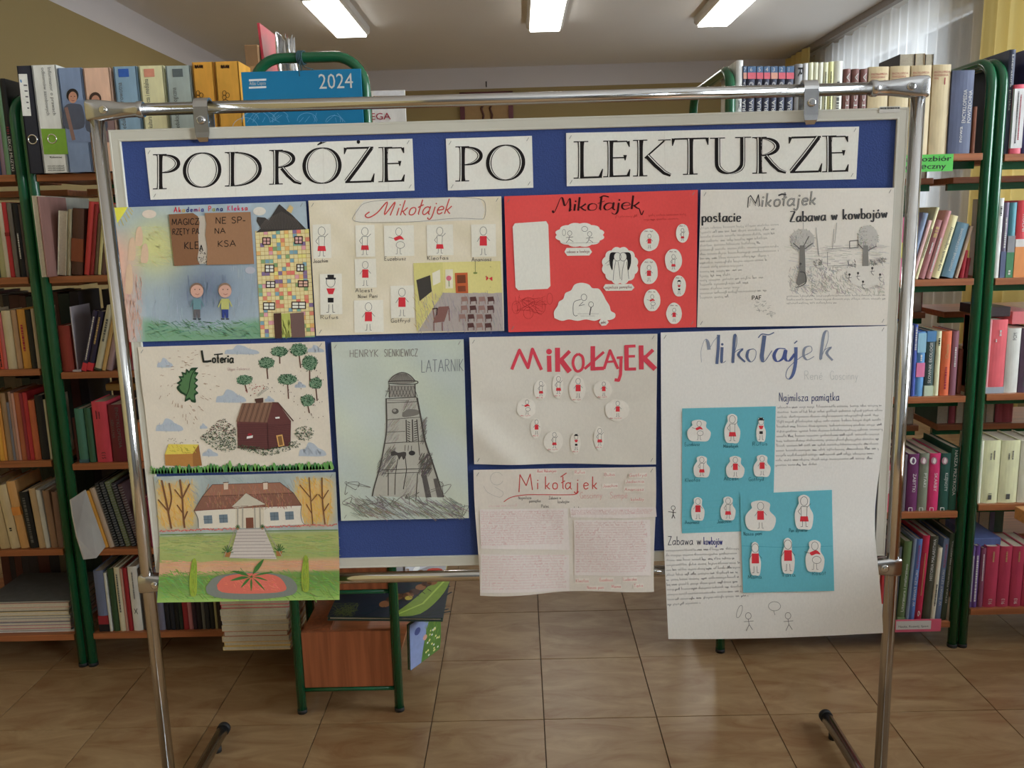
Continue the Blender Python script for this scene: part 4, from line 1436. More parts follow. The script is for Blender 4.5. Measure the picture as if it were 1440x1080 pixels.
row('right', 'second', ZRA[1], 393, [
    (1190, 1200, 300, (120, 60, 60), 'maroon book', dict(l=12)), (1201, 1212, 306, (190, 180, 150), 'cream book', dict(l=12)), (1213, 1226, 304, (60, 90, 120), 'blue book', dict(l=12)), (1227, 1238, 310, (170, 60, 60), 'red book', dict(l=12)),
    (1241, 1249, 306, (120, 130, 60), 'olive green book', dict(l=2)), (1250, 1258, 308, (190, 205, 215), 'pale blue book', dict(l=2)), (1259.5, 1270, 306, (215, 100, 140), 'pink book', dict(l=1, b=[(.35, .6, (200, 190, 90))])),
    (1272, 1280, 300, (110, 125, 150), 'slate blue book', dict(l=13)), (1281, 1286, 310, (205, 165, 160), 'thin pale pink book', dict(l=14)), (1286.5, 1290.8, 292, (215, 200, 155), 'thin cream book', dict(l=14, t=(None, 'y', .3, .7, .3))),
    (1291.5, 1301, 310, (150, 95, 95), 'mauve brown book with pale lettering', dict(l=14, t=[(None, 'g', .7, .88, .5), (None, 'w', .42, .62, .18)])), (1302, 1309.5, 297, (175, 120, 118), 'dusty rose book', dict(l=14, t=(None, 'w', .1, .6, .25))),
    (1310, 1321.5, 304, (208, 196, 145), 'cream dictionary with black italic title', dict(l=14, t=('mały słownik religioznawczy', 'k', .12, .82, .52))), (1324, 1341, 315, (95, 130, 148), 'thick steel blue book', dict(l=13.5, t=('POWSTANIE LISTOPADOWE', 'w', .12, .9, .3))),
    (1342.5, 1347, 318, (175, 150, 125), 'thin tan book', dict(l=13.5)), (1350, 1355.5, 352, (165, 30, 45), 'dark red book', dict(l=6)), (1356, 1361, 372, (140, 25, 40), 'small crimson book', dict(l=6)),
], rev=True)
row('right', 'third', ZRA[2], 558, [
    (1200, 1212, 470, (150, 60, 50), 'rust book'), (1213, 1226, 466, (190, 180, 160), 'cream book'), (1227, 1238, 470, (60, 70, 110), 'navy book'), (1239, 1249, 462, (90, 100, 90), 'grey book'),
    (1251, 1264, 455, (132, 138, 128), 'grey-green book', dict(t=(None, 'y', .2, .9, .12))), (1265, 1272, 460, (60, 60, 66), 'charcoal book'), (1273, 1280, 458, (120, 120, 128), 'grey book'),
    (1281, 1286, 457, (70, 90, 170), 'blue book with white print', dict(t=(None, 'w', .65, .97, .5))), (1286.5, 1298, 467, (85, 140, 190), 'sky blue book, pink band', dict(b=[(.3, .52, (215, 110, 150)), (.68, .98, (130, 175, 195))], t=[(None, 'w', .55, .65, .2)])),
    (1299, 1311.5, 466, (60, 80, 78), 'dark green ecology dictionary', dict(b=[(.0, .16, (175, 190, 165)), (.84, 1, (70, 120, 165))], t=('SŁOWNIK EKOLOGII', 'w', .2, .82, .48))), (1312.5, 1319.5, 466, (222, 205, 165), 'thin cream book', dict(t=(None, 'k', .78, .9, .3))),
    (1321.5, 1334, 466, (232, 95, 45), 'orange chemistry book', dict(t=[('Chemia', 'g', .58, .8, .5), (None, 'r', .1, .45, .2)])), (1335, 1344, 466, (145, 95, 110), 'mauve book', dict(t=(None, 'w', .45, .75, .25))), (1345, 1356, 492, (130, 65, 45), 'brown book', dict(dy=.02)),
], rev=True)


def boxmark(x0, x1, emb):
    def g(o, Y):
        def f(d):
            c = (215, 205, 200)
            x = (x0 + x1) / 2 - 1
            d.line([(x - 2.4, 714), (x - 2.4, 720.5), (x + 2.4, 720.5), (x + 2.4, 714), (x - 2.4, 714)], .8, c)
            X = x + 3.8
            d.ell(X, 648, 4.4, 5.2, c if emb == 0 else (150, 110, 120)); d.up()
            d.blob([(X - 2, 650), (X, 644), (X + 2.6, 647), (X + 1, 652)], (90, 60, 90) if emb == 0 else (200, 190, 185))
        spine_draw(o, Y, f, 'spine_emblem')
    return g


row('right', 'fourth', ZRA[3], 723, [
    (1190, 1204, 650, (60, 90, 120), 'blue book'), (1205, 1220, 645, (190, 180, 160), 'cream book'), (1221, 1233, 650, (90, 60, 80), 'plum book'), (1234, 1242, 655, (150, 150, 120), 'khaki book'),
    (1243, 1253, 655, (205, 75, 105), 'raspberry pink book', dict(t=(None, 'w', .4, .9, .2))), (1254, 1264, 648, (120, 40, 70), 'wine book'), (1264.5, 1272.5, 640, (90, 80, 85), 'dark grey book'),
    (1273.5, 1289, 639, (98, 40, 86), 'purple heritage volume', dict(D=.2, fn=boxmark(1273.5, 1289, 0), t=('ZABYTKI', 'w', .34, .66, .42, 'd', .1))), (1289.5, 1303, 638, (112, 118, 100), 'grey-green heritage volume', dict(D=.2, fn=boxmark(1289.5, 1303, 1), t=('PTAKI', 'w', .42, .66, .42, 'd', .1))),
    (1303.5, 1318.5, 638, (190, 32, 92), 'magenta heritage volume', dict(D=.2, fn=boxmark(1303.5, 1318.5, 1), t=('SKARBY', 'w', .34, .66, .42, 'd', .1))), (1319, 1333, 638, (38, 82, 72), 'teal heritage volume', dict(D=.2, fn=boxmark(1319, 1333, 1), t=('KLEJNOTY', 'w', .34, .66, .42, 'd', .1))),
    (1333.5, 1347, 630, (34, 84, 66), 'tall dark green nature book', dict(D=.2, t=('NASZA PRZYRODA', 'w', .24, .96, .58, 'd'))),
], rev=True)
row('right', 'lowest', ZRA[4], 871, [
    (1190, 1204, 790, (60, 90, 120), 'blue book'), (1205, 1220, 785, (150, 60, 60), 'red book'), (1222, 1235, 795, (190, 180, 150), 'cream book'),
    (1237, 1247, 806, (205, 60, 72), 'red book with a white foot', dict(l=1, b=[(0, .36, (215, 212, 210))], t=('TOTRZE', 'w', .42, .85, .5, 'd'))), (1249, 1260, 770, (70, 70, 74), 'dark grey book', dict(l=2)),
    (1261.5, 1272.5, 762, (82, 104, 62), 'green literature and painting book', dict(l=2.5, t=('Literatura i malarstwo', 'w', .12, .72, .5), b=[(0, .045, (110, 130, 85))])), (1273, 1277.8, 758, (108, 122, 140), 'thin grey-blue book', dict(l=2.5)),
    (1278.2, 1286, 759, (76, 108, 165), 'blue art guide', dict(l=2.5, t=[('W ŚWIAT SZTUKI', 'w', .18, .62, .62), ('PRZEWODNIK', 'r', .65, .94, .6)])), (1286.5, 1296, 754, (172, 25, 62), 'crimson book', dict(l=2.5, t=[('9', 'w', .05, .12, .6), (None, 'g', .3, .8, .15)])),
    (1296.8, 1308, 755, (66, 66, 52), 'dark olive painting history book', dict(l=2.5, t=('HISTORIA MALARSTWA', 'w', .48, .97, .5))), (1308.8, 1315, 771, (208, 200, 178), 'thin cream book', dict(l=2.5, t=(None, 'y', .2, .5, .3))),
    (1315.6, 1323, 758, (96, 116, 150), 'grey-blue art guide', dict(l=2.5, t=[('W ŚWIAT SZTUKI', 'w', .18, .62, .6), ('PRZEWODNIK', 'r', .65, .94, .58)])), (1323.6, 1331, 751, (58, 70, 54), 'dark green book with pale capitals', dict(l=2.5, t=('SZTUKA POLSKIEGO MALARSTWA', 'w', .2, .92, .45))),
], rev=True)
xa, xb = PY(1030, 893, SF - .05).x, PY(1146, 893, SF - .05).x
xx, i = xa, 0
rz = random.Random(5)
while xx < xb:
    t = rz.uniform(.006, .012)
    c, w_ = rz.choice([((200, 195, 185), 'white'), ((150, 60, 70), 'red'), ((110, 130, 160), 'blue'), ((190, 170, 150), 'beige'), ((90, 95, 100), 'grey')])
    o = make_book('magazine', xx + t / 2, SF - .045 + rz.uniform(-.004, .004), ZRA[4] + .010, t - .0006, .27 + rz.uniform(-.01, .01), .2, c, kind='pb')
    tag(o, 'thin %s magazine, %s from the left under the tall white poster' % (w_, ORD[i]), 'magazine', 'magazines on the lowest right shelf')
    xx += t
    i += 1
# labels stuck to the shelf edges
A, B = PY(1172, 217, SF - .002), PY(1341, 217, SF - .002)
zt, zb = PY(1300, 217.5, SF - .002).z, PY(1300, 241.5, SF - .002).z
gl = obj('shelf_label', newbox(A.x, B.x, SF - .0025, SF - .0015, zb, zt), mat('neon_green_paper', (.12, .62, .10), rough=.7, var=.03))
tag(gl, 'bright green paper label with black serif words on the top right shelf edge', 'label')
wd = B.x - A.x
for s_, k, f0, f1 in (('Księgozbiór', 0, .53, .98), ('podręczny', 1, .56, .94)):
    zz = zt - (zt - zb) * (.40 + .44 * k)
    me_o = text_obj('lettering', s_, .021, M_ink, gl, Matrix.Translation((A.x + wd * f0, SF - .003, zz)) @ MHZ, fit=wd * (f1 - f0))
    text_obj('lettering', s_, .021, M_ink, gl, Matrix.Translation((A.x + wd * f0 + .0007, SF - .0031, zz + .0003)) @ MHZ, fit=wd * (f1 - f0))
A, B = PY(1180, 880, SF - .003), PY(1323, 880, SF - .003)
zt, zb = PY(1300, 871, SF - .003).z, PY(1300, 888, SF - .003).z
pl = obj('shelf_label', newbox(A.x, B.x, SF - .004, SF - .001, zb, zt), mat('pink_plastic', (.72, .12, .20), rough=.5, var=.03))
tag(pl, 'pink strip with a small white printed label on the lowest right shelf edge', 'label')
A2, B2 = PY(1260, 880, SF - .004), PY(1309, 880, SF - .004)
lw = obj('label_paper', newbox(A2.x, B2.x, SF - .0047, SF - .0041, zb + .009, zt - .004), mat('label_white', (.66, .64, .60), rough=.7, var=.02), pl)
text_obj('lettering', 'Nauka, Rozwój, Sport', .010, M_ink, pl, Matrix.Translation((A2.x + .008, SF - .0049, zb + .016)) @ MHZ, fit=B2.x - A2.x - .016)

# ---- far right bookcase
row('far right', 'top', ZRB[0], 214, [
    (1405, 1419, 70, (58, 64, 84), 'tall navy literature book', dict(t=('Literatura polska', 'w', .42, .95, .42, 'd'))),
    (1420.5, 1436, 119, (205, 75, 95), 'pink-red white-labelled book', dict(dy=-.01, b=[(.08, .94, (222, 218, 210))], t=[(None, 'r', .2, .85, .1, 'u', .1), (None, 'k', .15, .9, .1, 'u', -.15)])), (1437, 1450, 68, (52, 52, 92), 'purple-navy book', dict(t=(None, 'w', .5, .8, .2))), (1451, 1466, 80, (60, 90, 120), 'blue book'),
])
row('far right', 'second', ZRB[1], 390, [
    (1391.5, 1405, 279, (205, 205, 200), 'white book with a grey stamp', dict(t=[(None, 'y', .78, .9, .3)])), (1405.5, 1412.5, 285, (108, 98, 122), 'violet-grey book', dict(t=(None, 'w', .4, .8, .3), b=[(0, .35, (80, 90, 120))])),
    (1413.5, 1423.5, 285, (70, 135, 150), 'teal and green book', dict(b=[(0, .34, (62, 122, 80)), (.34, .56, (130, 130, 135))], t=(None, 'w', .04, .1, .3))), (1424.5, 1440, 282, (205, 55, 65), 'red and orange book', dict(b=[(0, .4, (225, 130, 60)), (.4, .5, (200, 195, 190))], t=('ROLNI', 'w', .6, .82, .45, 'd', .1))),
    (1441, 1455, 290, (60, 80, 130), 'blue book'),
])
row('far right', 'third', ZRB[2], 553, [
    (1378.5, 1384, 450, (215, 140, 145), 'thin pink and white book'), (1384.5, 1411, 450, (222, 82, 90), 'thick coral red book', dict(b=[(0, .085, (150, 160, 170))], t=[(None, 'w', .78, .86, .1, 'u', .1), (None, 'w', .70, .74, .06, 'u', -.1)])),
    (1411.5, 1430.5, 462, (200, 200, 192), 'white-grey book', dict(t=[('POM', 'y', .82, .93, .4, 'u')])), (1431.5, 1450, 462, (92, 72, 92), 'dotted plum book', dict(t=(None, 'y', .1, .9, .4))), (1451, 1464, 470, (190, 60, 60), 'red book'),
])
zz = ZRB[2] + .225
for c, (a, b_), y, z_, lb, yy in (((56, 44, 46), (1390, 1421), 0, .0, 'black book lying flat on the coral red book', 2.70), ((215, 110, 115), (1424, 1460), 0, .0, 'pinkish red book lying flat on the white-grey book', 2.70)):
    A, B = PY(a, 440, yy), PY(b_, 440, yy)
    hh = .030 if a < 1400 else .04
    base = ZRB[2] + .010 + (.2305 if a < 1400 else .2055)
    o = obj('book', newbox(A.x, B.x, yy, yy + .18, base, base + hh, bev=.002), M_cover)
    o.color = (*alb(c), 1)
    obj('pages', newbox(A.x + .003, B.x + .001, yy + .004, yy + .181, base + .003, base + hh - .003), M_pages, o)
    tag(o, lb, 'book', 'books on the third shelf of the far right bookcase')
row('far right', 'fourth', ZRB[3], 706, [
    (1368, 1378.5, 620, (218, 214, 182), 'pale green-cream volume'), (1379.5, 1402.5, 620, (232, 206, 160), 'thick pale yellow volume', dict(t=[(None, 'y', .70, .80, .06, 'u', -.1), (None, 'y', .70, .84, .06, 'u', .1), (None, 'y', .06, .16, .2)])),
    (1403.5, 1429.5, 620, (234, 208, 160), 'thick pale yellow volume', dict(t=[(None, 'y', .70, .80, .06, 'u', -.1), (None, 'y', .70, .84, .06, 'u', .1), (None, 'y', .06, .16, .2)])), (1430.5, 1452, 620, (205, 203, 180), 'thick pale grey volume'), (1453, 1470, 620, (205, 200, 165), 'thick cream volume'),
])
row('far right', 'lowest', ZRB[4], 849, [
    (1359.5, 1365.5, 769, (95, 72, 130), 'thin violet book', dict(t=(None, 'w', .1, .85, .3))), (1366, 1374, 768, (86, 52, 118), 'purple book', dict(t=(None, 'w', .1, .85, .3))), (1375, 1382, 771, (120, 62, 88), 'plum book', dict(t=(None, 'w', .45, .9, .2))),
    (1383, 1401, 769, (165, 42, 72), 'thick crimson volume', dict(t=[('913', 'w', .05, .14, .42, 'u'), (None, 'g', .75, .92, .12)])), (1401.7, 1418.5, 769, (165, 42, 72), 'thick crimson volume', dict(t=[('913', 'w', .05, .14, .42, 'u'), (None, 'g', .75, .92, .12)])),
    (1419.2, 1436, 769, (165, 42, 72), 'thick crimson volume', dict(t=[('913', 'w', .05, .14, .42, 'u'), (None, 'g', .75, .92, .12)])), (1436.7, 1453, 769, (165, 42, 72), 'thick crimson volume'),
])
A, B = PY(1367, 760, 2.68), PY(1405, 760, 2.68)
base = ZRB[4] + .010 + .196
o = obj('book', newbox(A.x, B.x, 2.67, 2.86, base, base + .03, bev=.0015), M_cover)
o.color = (*alb((78, 92, 140)), 1)
obj('pages', newbox(A.x + .004, B.x + .001, 2.674, 2.861, base + .003, base + .027), M_pages, o)
tag(o, 'blue book lying flat on the thin violet books, lowest far right shelf', 'book', 'books on the lowest shelf of the far right bookcase')

# ---- books of the rear side, seen over the front rows
def rear_stuff(unit, x0, x1, z, colors, hmin, hmax, seed, words):
    r = random.Random(seed)
    vs, fs, cs = [], [], []
    x = x0
    while x < x1 - .02:
        t = r.uniform(.018, .042)
        H = r.uniform(hmin, hmax)
        c = alb(r.choice(colors)[0])
        a, b_, y0, y1, z0, z1 = x, min(x + t - .001, x1), RF + .015, RF + .175 + r.uniform(-.01, .01), z + .0105, z + .010 + H
        n = len(vs)
        vs += [(a, y0, z0), (b_, y0, z0), (b_, y1, z0), (a, y1, z0), (a, y0, z1), (b_, y0, z1), (b_, y1, z1), (a, y1, z1)]
        f6 = [(0, 3, 2, 1), (4, 5, 6, 7), (0, 1, 5, 4), (1, 2, 6, 5), (2, 3, 7, 6), (3, 0, 4, 7)]
        fs += [tuple(n + i for i in f) for f in f6]
        cs += [c] * 6
        x += t
    me = bpy.data.meshes.new('rear_books')
    me.from_pydata(vs, [], fs)
    ca = me.color_attributes.new('Col', 'FLOAT_COLOR', 'CORNER')
    buf = []
    for p, c in zip(me.polygons, cs): buf += [c[0], c[1], c[2], 1.0] * p.loop_total
    ca.data.foreach_set('color', buf)
    me.materials.append(M_print)
    o = link(bpy.data.objects.new('rear_books', me))
    tag(o, 'shadowed dark books on the rear %s of the %s bookcase' % (words, unit), 'books', kind='stuff')


def rear_row(unit, x0, x1, z, colors, hmin, hmax, seed, words):
    r = random.Random(seed)
    x = x0
    i = 0
    while x < x1:
        t = r.uniform(.018, .042)
        if x + t > x1: break
        k = r.randrange(len(colors))
        H = r.uniform(hmin, hmax)
        o = make_book('book', x + t / 2, RF + .015, z + .010, t - .0006, H, .17, colors[k][0], kind='fore' if (r.random() < .5 and 'left' not in unit) else 'hb')
        tag(o, '%s book, %s along the rear %s of the %s bookcase' % (colors[k][1], ORD[i], words, unit), 'book', 'books on the rear %s of the %s bookcase' % (words, unit))
        x += t
        i += 1


CD = [((80, 40, 34), 'rust'), ((44, 38, 44), 'dark'), ((96, 84, 66), 'brown'), ((36, 50, 44), 'dark green')]  # left rear covers, coloured dark to carry the shade of the shelf gaps
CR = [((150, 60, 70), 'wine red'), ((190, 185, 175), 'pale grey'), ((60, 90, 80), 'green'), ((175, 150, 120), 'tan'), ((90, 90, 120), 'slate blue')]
for lv, z in zip(('top shelf', 'second shelf', 'third shelf', 'fourth shelf'), RE):
    s0 = int(z * 100)
    if z < 1.4:
        rear_row('right', 1.06, XPR[0] - .02, z, CR, .19, .27 if z > .9 else .25, s0 + 3, lv)
        if z < .9: rear_row('far right', XPR[1] + .02, XPR[1] + .3, z, CR, .2, .26, s0 + 4, lv)
for lv, z in zip(('second shelf', 'third shelf', 'fourth shelf', 'fifth shelf', 'lowest shelf'), REL[1:]):
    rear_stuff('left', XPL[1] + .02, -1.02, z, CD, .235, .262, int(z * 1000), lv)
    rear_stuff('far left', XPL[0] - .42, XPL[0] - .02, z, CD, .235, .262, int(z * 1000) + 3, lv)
# books standing high on the rear top shelf at right
for i, (a, b_, yt, c, lb) in enumerate([(1262, 1283, 76, (34, 30, 34), 'black'), (1284, 1297, 75, (200, 175, 140), 'tan'), (1298, 1309, 76, (40, 30, 32), 'dark')]):
    A, B = PY(a, 150, 3.0), PY(b_, 150, 3.0)
    zt = PY(a, yt, 3.0).z
    o = make_book('book', (A.x + B.x) / 2, 3.0, RE[0] + .010, B.x - A.x, zt - RE[0] - .011, .17, c, kind='fore')
    tag(o, 'tall %s book standing behind the beige encyclopedia volumes, near the net curtain' % lb, 'book', 'tall books behind the encyclopedia')
# ------------------------------------------------------------------ narrow display rack between the bookcases
RXL, RXR, RYF, RYB = -.667, -.382, 2.335, 3.05
rk = empty('display_rack', ((RXL + RXR) / 2, RYF, 0))
tag(rk, 'narrow green-hooped book rack with reddish wooden end panels, calendar on its hoop', 'rack')
rc = (RXL + RXR) / 2
for yy in (0, RYB - RYF):
    r = .075
    zt = 1.822
    x0, x1 = RXL - rc, RXR - rc
    pts = [(x0, yy, .006), (x0, yy, zt - r)] + [tuple(p) for p in arc((x0 + r, yy, zt - r), r, 180, 90, 8, (1, 0, 0), (0, 0, 1))][1:] + [tuple(p) for p in arc((x1 - r, yy, zt - r), r, 90, 0, 8, (1, 0, 0), (0, 0, 1))] + [(x1, yy, .006)]
    bm = bmesh.new()
    tube(bm, pts, .0135, 14)
    f = obj('end_frame', bm, M_green, rk)
    for z in (.072, .372, .672, .972, 1.272):
        bm = bmesh.new()
        tube(bm, [(x0, yy, z), (x1, yy, z)], .0065, 8)
        obj('cross_rail', bm, M_green, f)
    for x in (x0, x1):
        bm = bmesh.new()
        tube(bm, [(x, yy, 0), (x, yy, .012)], .0145, 12)
        obj('foot_cap', bm, M_rubber, f)
for k, z in enumerate((.08, .38, .68, .98, 1.28)):
    for yy in (.0, RYB - RYF - .012):
        obj('end_panel', newbox(x0 + .0137, x1 - .0137, yy - .004, yy + .012, z, z + .172, bev=.001), M_panel, rk)
    L = RYB - RYF - .016
    obj('tray_floor', newbox(x0 + .016, x1 - .016, .0125, L, z, z + .012), M_shelf, rk)
    bm = bmesh.new()
    vs = [bm.verts.new(p) for p in ((x0 + .016, .0125, z + .172), (x0 + .095, .0125, z + .176), (x0 + .095, L, z + .176), (x0 + .016, L, z + .172))]
    lo = [bm.verts.new(v.co - Vector((0, 0, .012))) for v in vs]
    bm.faces.new(vs); bm.faces.new(lo[::-1])
    for i in range(4): bm.faces.new((vs[i], vs[(i + 1) % 4], lo[(i + 1) % 4], lo[i]))
    obj('side_ledge', bm, M_panel, rk)


def cover_book(name, label, O, U, V, t, c, paint, cat='book', group='picture books on the rack'):
    """a book shown cover-up; O corner, U and V edge vectors of its front cover"""
    N = U.cross(V).normalized()
    bm = bmesh.new()
    P = [O, O + U, O + U + V, O + V]
    for lo_, hi_ in ((-.0025, 0), (-t, -t + .0025)):
        a = [bm.verts.new(p + N * lo_) for p in P]
        b_ = [bm.verts.new(p + N * hi_) for p in P]
        bm.faces.new(a); bm.faces.new(b_[::-1])
        for i in range(4): bm.faces.new((a[i], a[(i + 1) % 4], b_[(i + 1) % 4], b_[i]))
    o = obj(name, bm, M_cover)
    o.color = (*alb(c), 1)
    bm = bmesh.new()
    Q = [O + U * .02 + V * .02, O + U * .98 + V * .02, O + U * .98 + V * .98, O + U * .02 + V * .98]
    a = [bm.verts.new(p - N * .0026) for p in Q]
    b_ = [bm.verts.new(p - N * (t - .0026)) for p in Q]
    bm.faces.new(a); bm.faces.new(b_[::-1])
    for i in range(4): bm.faces.new((a[i], a[(i + 1) % 4], b_[(i + 1) % 4], b_[i]))
    obj('pages', bm, M_pages, o)
    d = Draw(lambda u, v, L: O + U * u + V * v + N * (L + .0002))
    d.clip = lambda a, b_: .0 < a < 1.0 and .0 < b_ < 1.0
    paint(d)
    obj_ = d.build('cover_picture', M_print, o)
    tag(o, label, cat, group)
    return o


def pt_cat(d):
    d.rect(0, 0, 1, 1, (34, 44, 56)); d.up()
    for i in range(60):
        d.line([(d.r.uniform(0, .25), d.r.uniform(0, .3)), (d.r.uniform(0, .25), d.r.uniform(0, .3))], .004, (95, 105, 50))
    d.hatch(.3, 0, 1, 1, 60, (24, 46, 50), .02, .2, 40, 30); d.up()
    d.blob([(.55, .02), (.80, .08), (.97, .55), (1.0, 1.0), (.88, .9), (.72, .42)], (120, 150, 40)); d.up()
    d.line([(.6, .06), (.8, .3), (.97, .9)], .02, (165, 190, 70)); d.up()
    for k in range(9):
        t = k / 8
        d.ell(.46 + .38 * t, .28 + .5 * t + .05 * math.sin(t * 9), .05, .075, (70, 40, 28) if k % 2 else (140, 90, 50), 14)
    d.up()
    d.ell(.66, .42, .035, .05, (190, 170, 50), 12)
    d.ell(.93, .88, .02, .03, (235, 235, 230), 10)
    for k in range(8): d.line([(.46 + .05 * k, .22 + .06 * k), (.50 + .05 * k, .16 + .06 * k)], .008, (50, 30, 22))


def W(x, y, Y):
    return PY(x, y, Y)


z0 = .08 + .178
O = Vector((RXL + .085, RYF + .03, z0 + .026)); U = Vector((.335, 0, -.012)); V = Vector((0, .30, .006))
cover_book('picture_book', 'dark blue picture book with a caterpillar on a green leaf, on the lower tray', O, U, V, .012, (46, 66, 60), pt_cat)


def pt_daisy(d):
    d.rect(0, 0, 1, 1, (120, 135, 175)); d.up()
    d.blob([(.35, 0), (1.0, 0), (1.0, 1.0), (.75, .98), (.5, .5)], (74, 110, 40)); d.up()
    for i in range(26):
        x, y = d.r.uniform(.45, 1), d.r.uniform(.03, .6)
        d.ell(x, y, .03, .022, (205, 200, 120) if i % 3 else (225, 225, 220), 8)
    d.hatch(.5, .3, 1, 1, 40, (110, 140, 40), .012, .12, 70, 20)
    d.up(); d.ell(.25, .75, .10, .08, (60, 70, 120), 12); d.ell(.5, .5, .07, .06, (190, 140, 120), 12)


def pt_mix(d):
    d.rect(0, 0, 1, 1, (175, 175, 180)); d.up()
    for i in range(30):
        d.ell(d.r.random(), d.r.random(), .09, .06, d.r.choice([(45, 65, 150), (200, 60, 40), (60, 60, 60), (215, 205, 200), (120, 90, 60)]), 10)
        d.up() if i % 6 == 5 else None
    d.ell(.3, .75, .2, .16, (205, 90, 45), 16)


def pt_green(d):
    d.rect(0, 0, 1, 1, (70, 100, 45)); d.up()
    d.hatch(0, 0, 1, 1, 50, (100, 130, 50), .02, .15, 80, 30)


O = Vector((-.352, RYF + .055, .095)); U = Vector((.075, .13, -.0)); V = Vector((.004, 0, .145))
cover_book('picture_book', 'picture book with daisies and blue sky, standing below the caterpillar book', O, U, V, .010, (60, 90, 50), pt_daisy)
O = Vector((RXL + .10, RYF + .36, z0 + .016)); U = Vector((.30, 0, -.004)); V = Vector((0, .28, .004))
cover_book('picture_book', 'colourful picture book behind the caterpillar book on the lower tray', O, U, V, .010, (190, 180, 120), pt_mix)
z1 = .38 + .178
O = Vector((RXL + .10, RYF + .04, z1 + .014)); U = Vector((.31, 0, -.006)); V = Vector((0, .27, .004))
cover_book('picture_book', 'brown and orange picture book on the upper visible tray', O, U, V, .010, (130, 60, 40), lambda d: (d.rect(0, 0, 1, 1, (130, 70, 50)), d.up(), d.ell(.6, .5, .2, .2, (205, 90, 45))))
O = Vector((-.352, RYF + .05, .395)); U = Vector((.10, .12, 0)); V = Vector((.004, 0, .13))
cover_book('picture_book', 'picture book with blue and red scenes hanging beside the green rack post', O, U, V, .010, (160, 160, 170), pt_mix)

# calendar hanging on the front hoop
YCAL = RYF - .022
A, B = PY(339, 104, YCAL), PY(507, 94, YCAL)
zt = (A.z + B.z) / 2
ca = obj('calendar', newbox(A.x, B.x, YCAL, YCAL + .006, zt - .36, zt, bev=.0006), mat('calendar_blue', (.008, .225, .46), rough=.35, var=.04))
tag(ca, 'blue 2024 wall calendar hanging on the green hoop above the board', 'calendar')
L = PY(449, 125, YCAL)
text_obj('year', '2024', .052, M_wink, ca, Matrix.Translation((L.x, YCAL - .0008, L.z)) @ MHZ, fit=PY(497, 125, YCAL).x - L.x)
d = Draw(lambda u, v, L_: PY(u, v, YCAL - .0004) - Vector((0, L_, 0)))
d.poly([(350, 111.5), (374.5, 110.5), (374.5, 113.4), (350, 114.4)], (225, 230, 232))
d.poly([(350, 122), (374.5, 121), (374.5, 123.8), (350, 124.8)], (225, 230, 232))
for (cx_, cy_, rr) in ((352, 168, 12), (360, 172, 20), (372, 170, 16), (395, 165, 10), (432, 170, 14), (470, 172, 12), (345, 180, 18)):
    d.ring(cx_, cy_, rr, rr * .8, .45, (120, 175, 210), 180, 360, 14)
for k in range(16):
    x = d.r.uniform(345, 505)
    d.line([(x, 172), (x + d.r.uniform(-14, 14), 158 + d.r.uniform(0, 8))], .45, (110, 170, 210))
d.build('cover_print', M_print, ca)
L = PY(351, 119.8, YCAL)
text_obj('logo', 'Atlas Copco', .0125, M_wink, ca, Matrix.Translation((L.x, YCAL - .0008, L.z)) @ MHZ, fit=PY(374, 119, YCAL).x - L.x)
P = PY(424, 78, RYF)
bm = bmesh.new()
for k in range(4):
    tube(bm, [(P.x + .004 * k - .006 + .004 * math.cos(q), RYF + .0165 * math.cos(q), 1.822 + .0165 * math.sin(q)) for q in [2 * math.pi * j / 10 for j in range(10)]], .0016, 5, closed=True)
tube(bm, [(P.x, RYF - .016, 1.815), (P.x + .004, YCAL - .003, 1.79), (P.x + .002, YCAL - .002, zt - .002)], .0015, 5)
tube(bm, [(P.x, RYF - .018, 1.81), (P.x + .012, YCAL - .004, 1.795), (P.x + .034, YCAL - .006, 1.788)], .0013, 5)
tube(bm, [(P.x, RYF - .018, 1.81), (P.x - .002, YCAL - .008, 1.79), (P.x - .001, YCAL - .010, 1.772)], .0013, 5)
tag(obj('string', bm, mat('blue_grey_string', (.05, .11, .13), rough=.8)), 'blue-grey string knotted round the hoop holding the calendar', 'string')

# white book on the rack behind the calendar
A, B = PY(523, 150, 2.95), PY(570, 150, 2.95)
ztop = PY(548, 127, 2.95).z
base = 1.28 + .18
o = obj('book', newbox(A.x, B.x, 2.95, 2.965, base, ztop, bev=.0006), M_cover, None)
o.color = (*alb((205, 203, 196)), 1)
tag(o, 'white book with red capitals standing upright right of the green hoop', 'book')
d = Draw(lambda u, v, L_: PY(u, v, 2.949) - Vector((0, L_, 0)))
d.rect(525, 135, 568.5, 139, (165, 125, 80)); d.rect(525, 128, 568, 134.5, (222, 221, 216)); d.up()
d.text('NORMALNA', 527, 138.6, 2.6, (90, 65, 40), .5, 0, fit=32)
d.build('cover_print', M_print, o)
for s_, px in (('LEGA', 519),):
    L = PY(522, 168.5, 2.948)
    text_obj('title', s_, .030, M_redink, o, Matrix.Translation((L.x - .018, 2.948, L.z)) @ MHZ, fit=.082)

# desk at the right edge
dk = empty('desk', (1.4, 1.52, 0))
tag(dk, 'orange-brown wooden desk whose corner enters at the right edge', 'desk')
obj('desk_top', newbox(1.083 - 1.4, .35, 1.20 - 1.52, 1.855 - 1.52, .722, .75, bev=.002), M_desk, dk)
obj('side_panel', newbox(1.13 - 1.4, 1.152 - 1.4, 1.24 - 1.52, 1.80 - 1.52, 0, .7215), M_desk2, dk)
obj('side_panel', newbox(.30, .322, 1.24 - 1.52, 1.80 - 1.52, 0, .7215), M_desk2, dk)
obj('back_panel', newbox(1.1525 - 1.4, .2995, 1.75 - 1.52, 1.768 - 1.52, .30, .7215), M_desk2, dk)
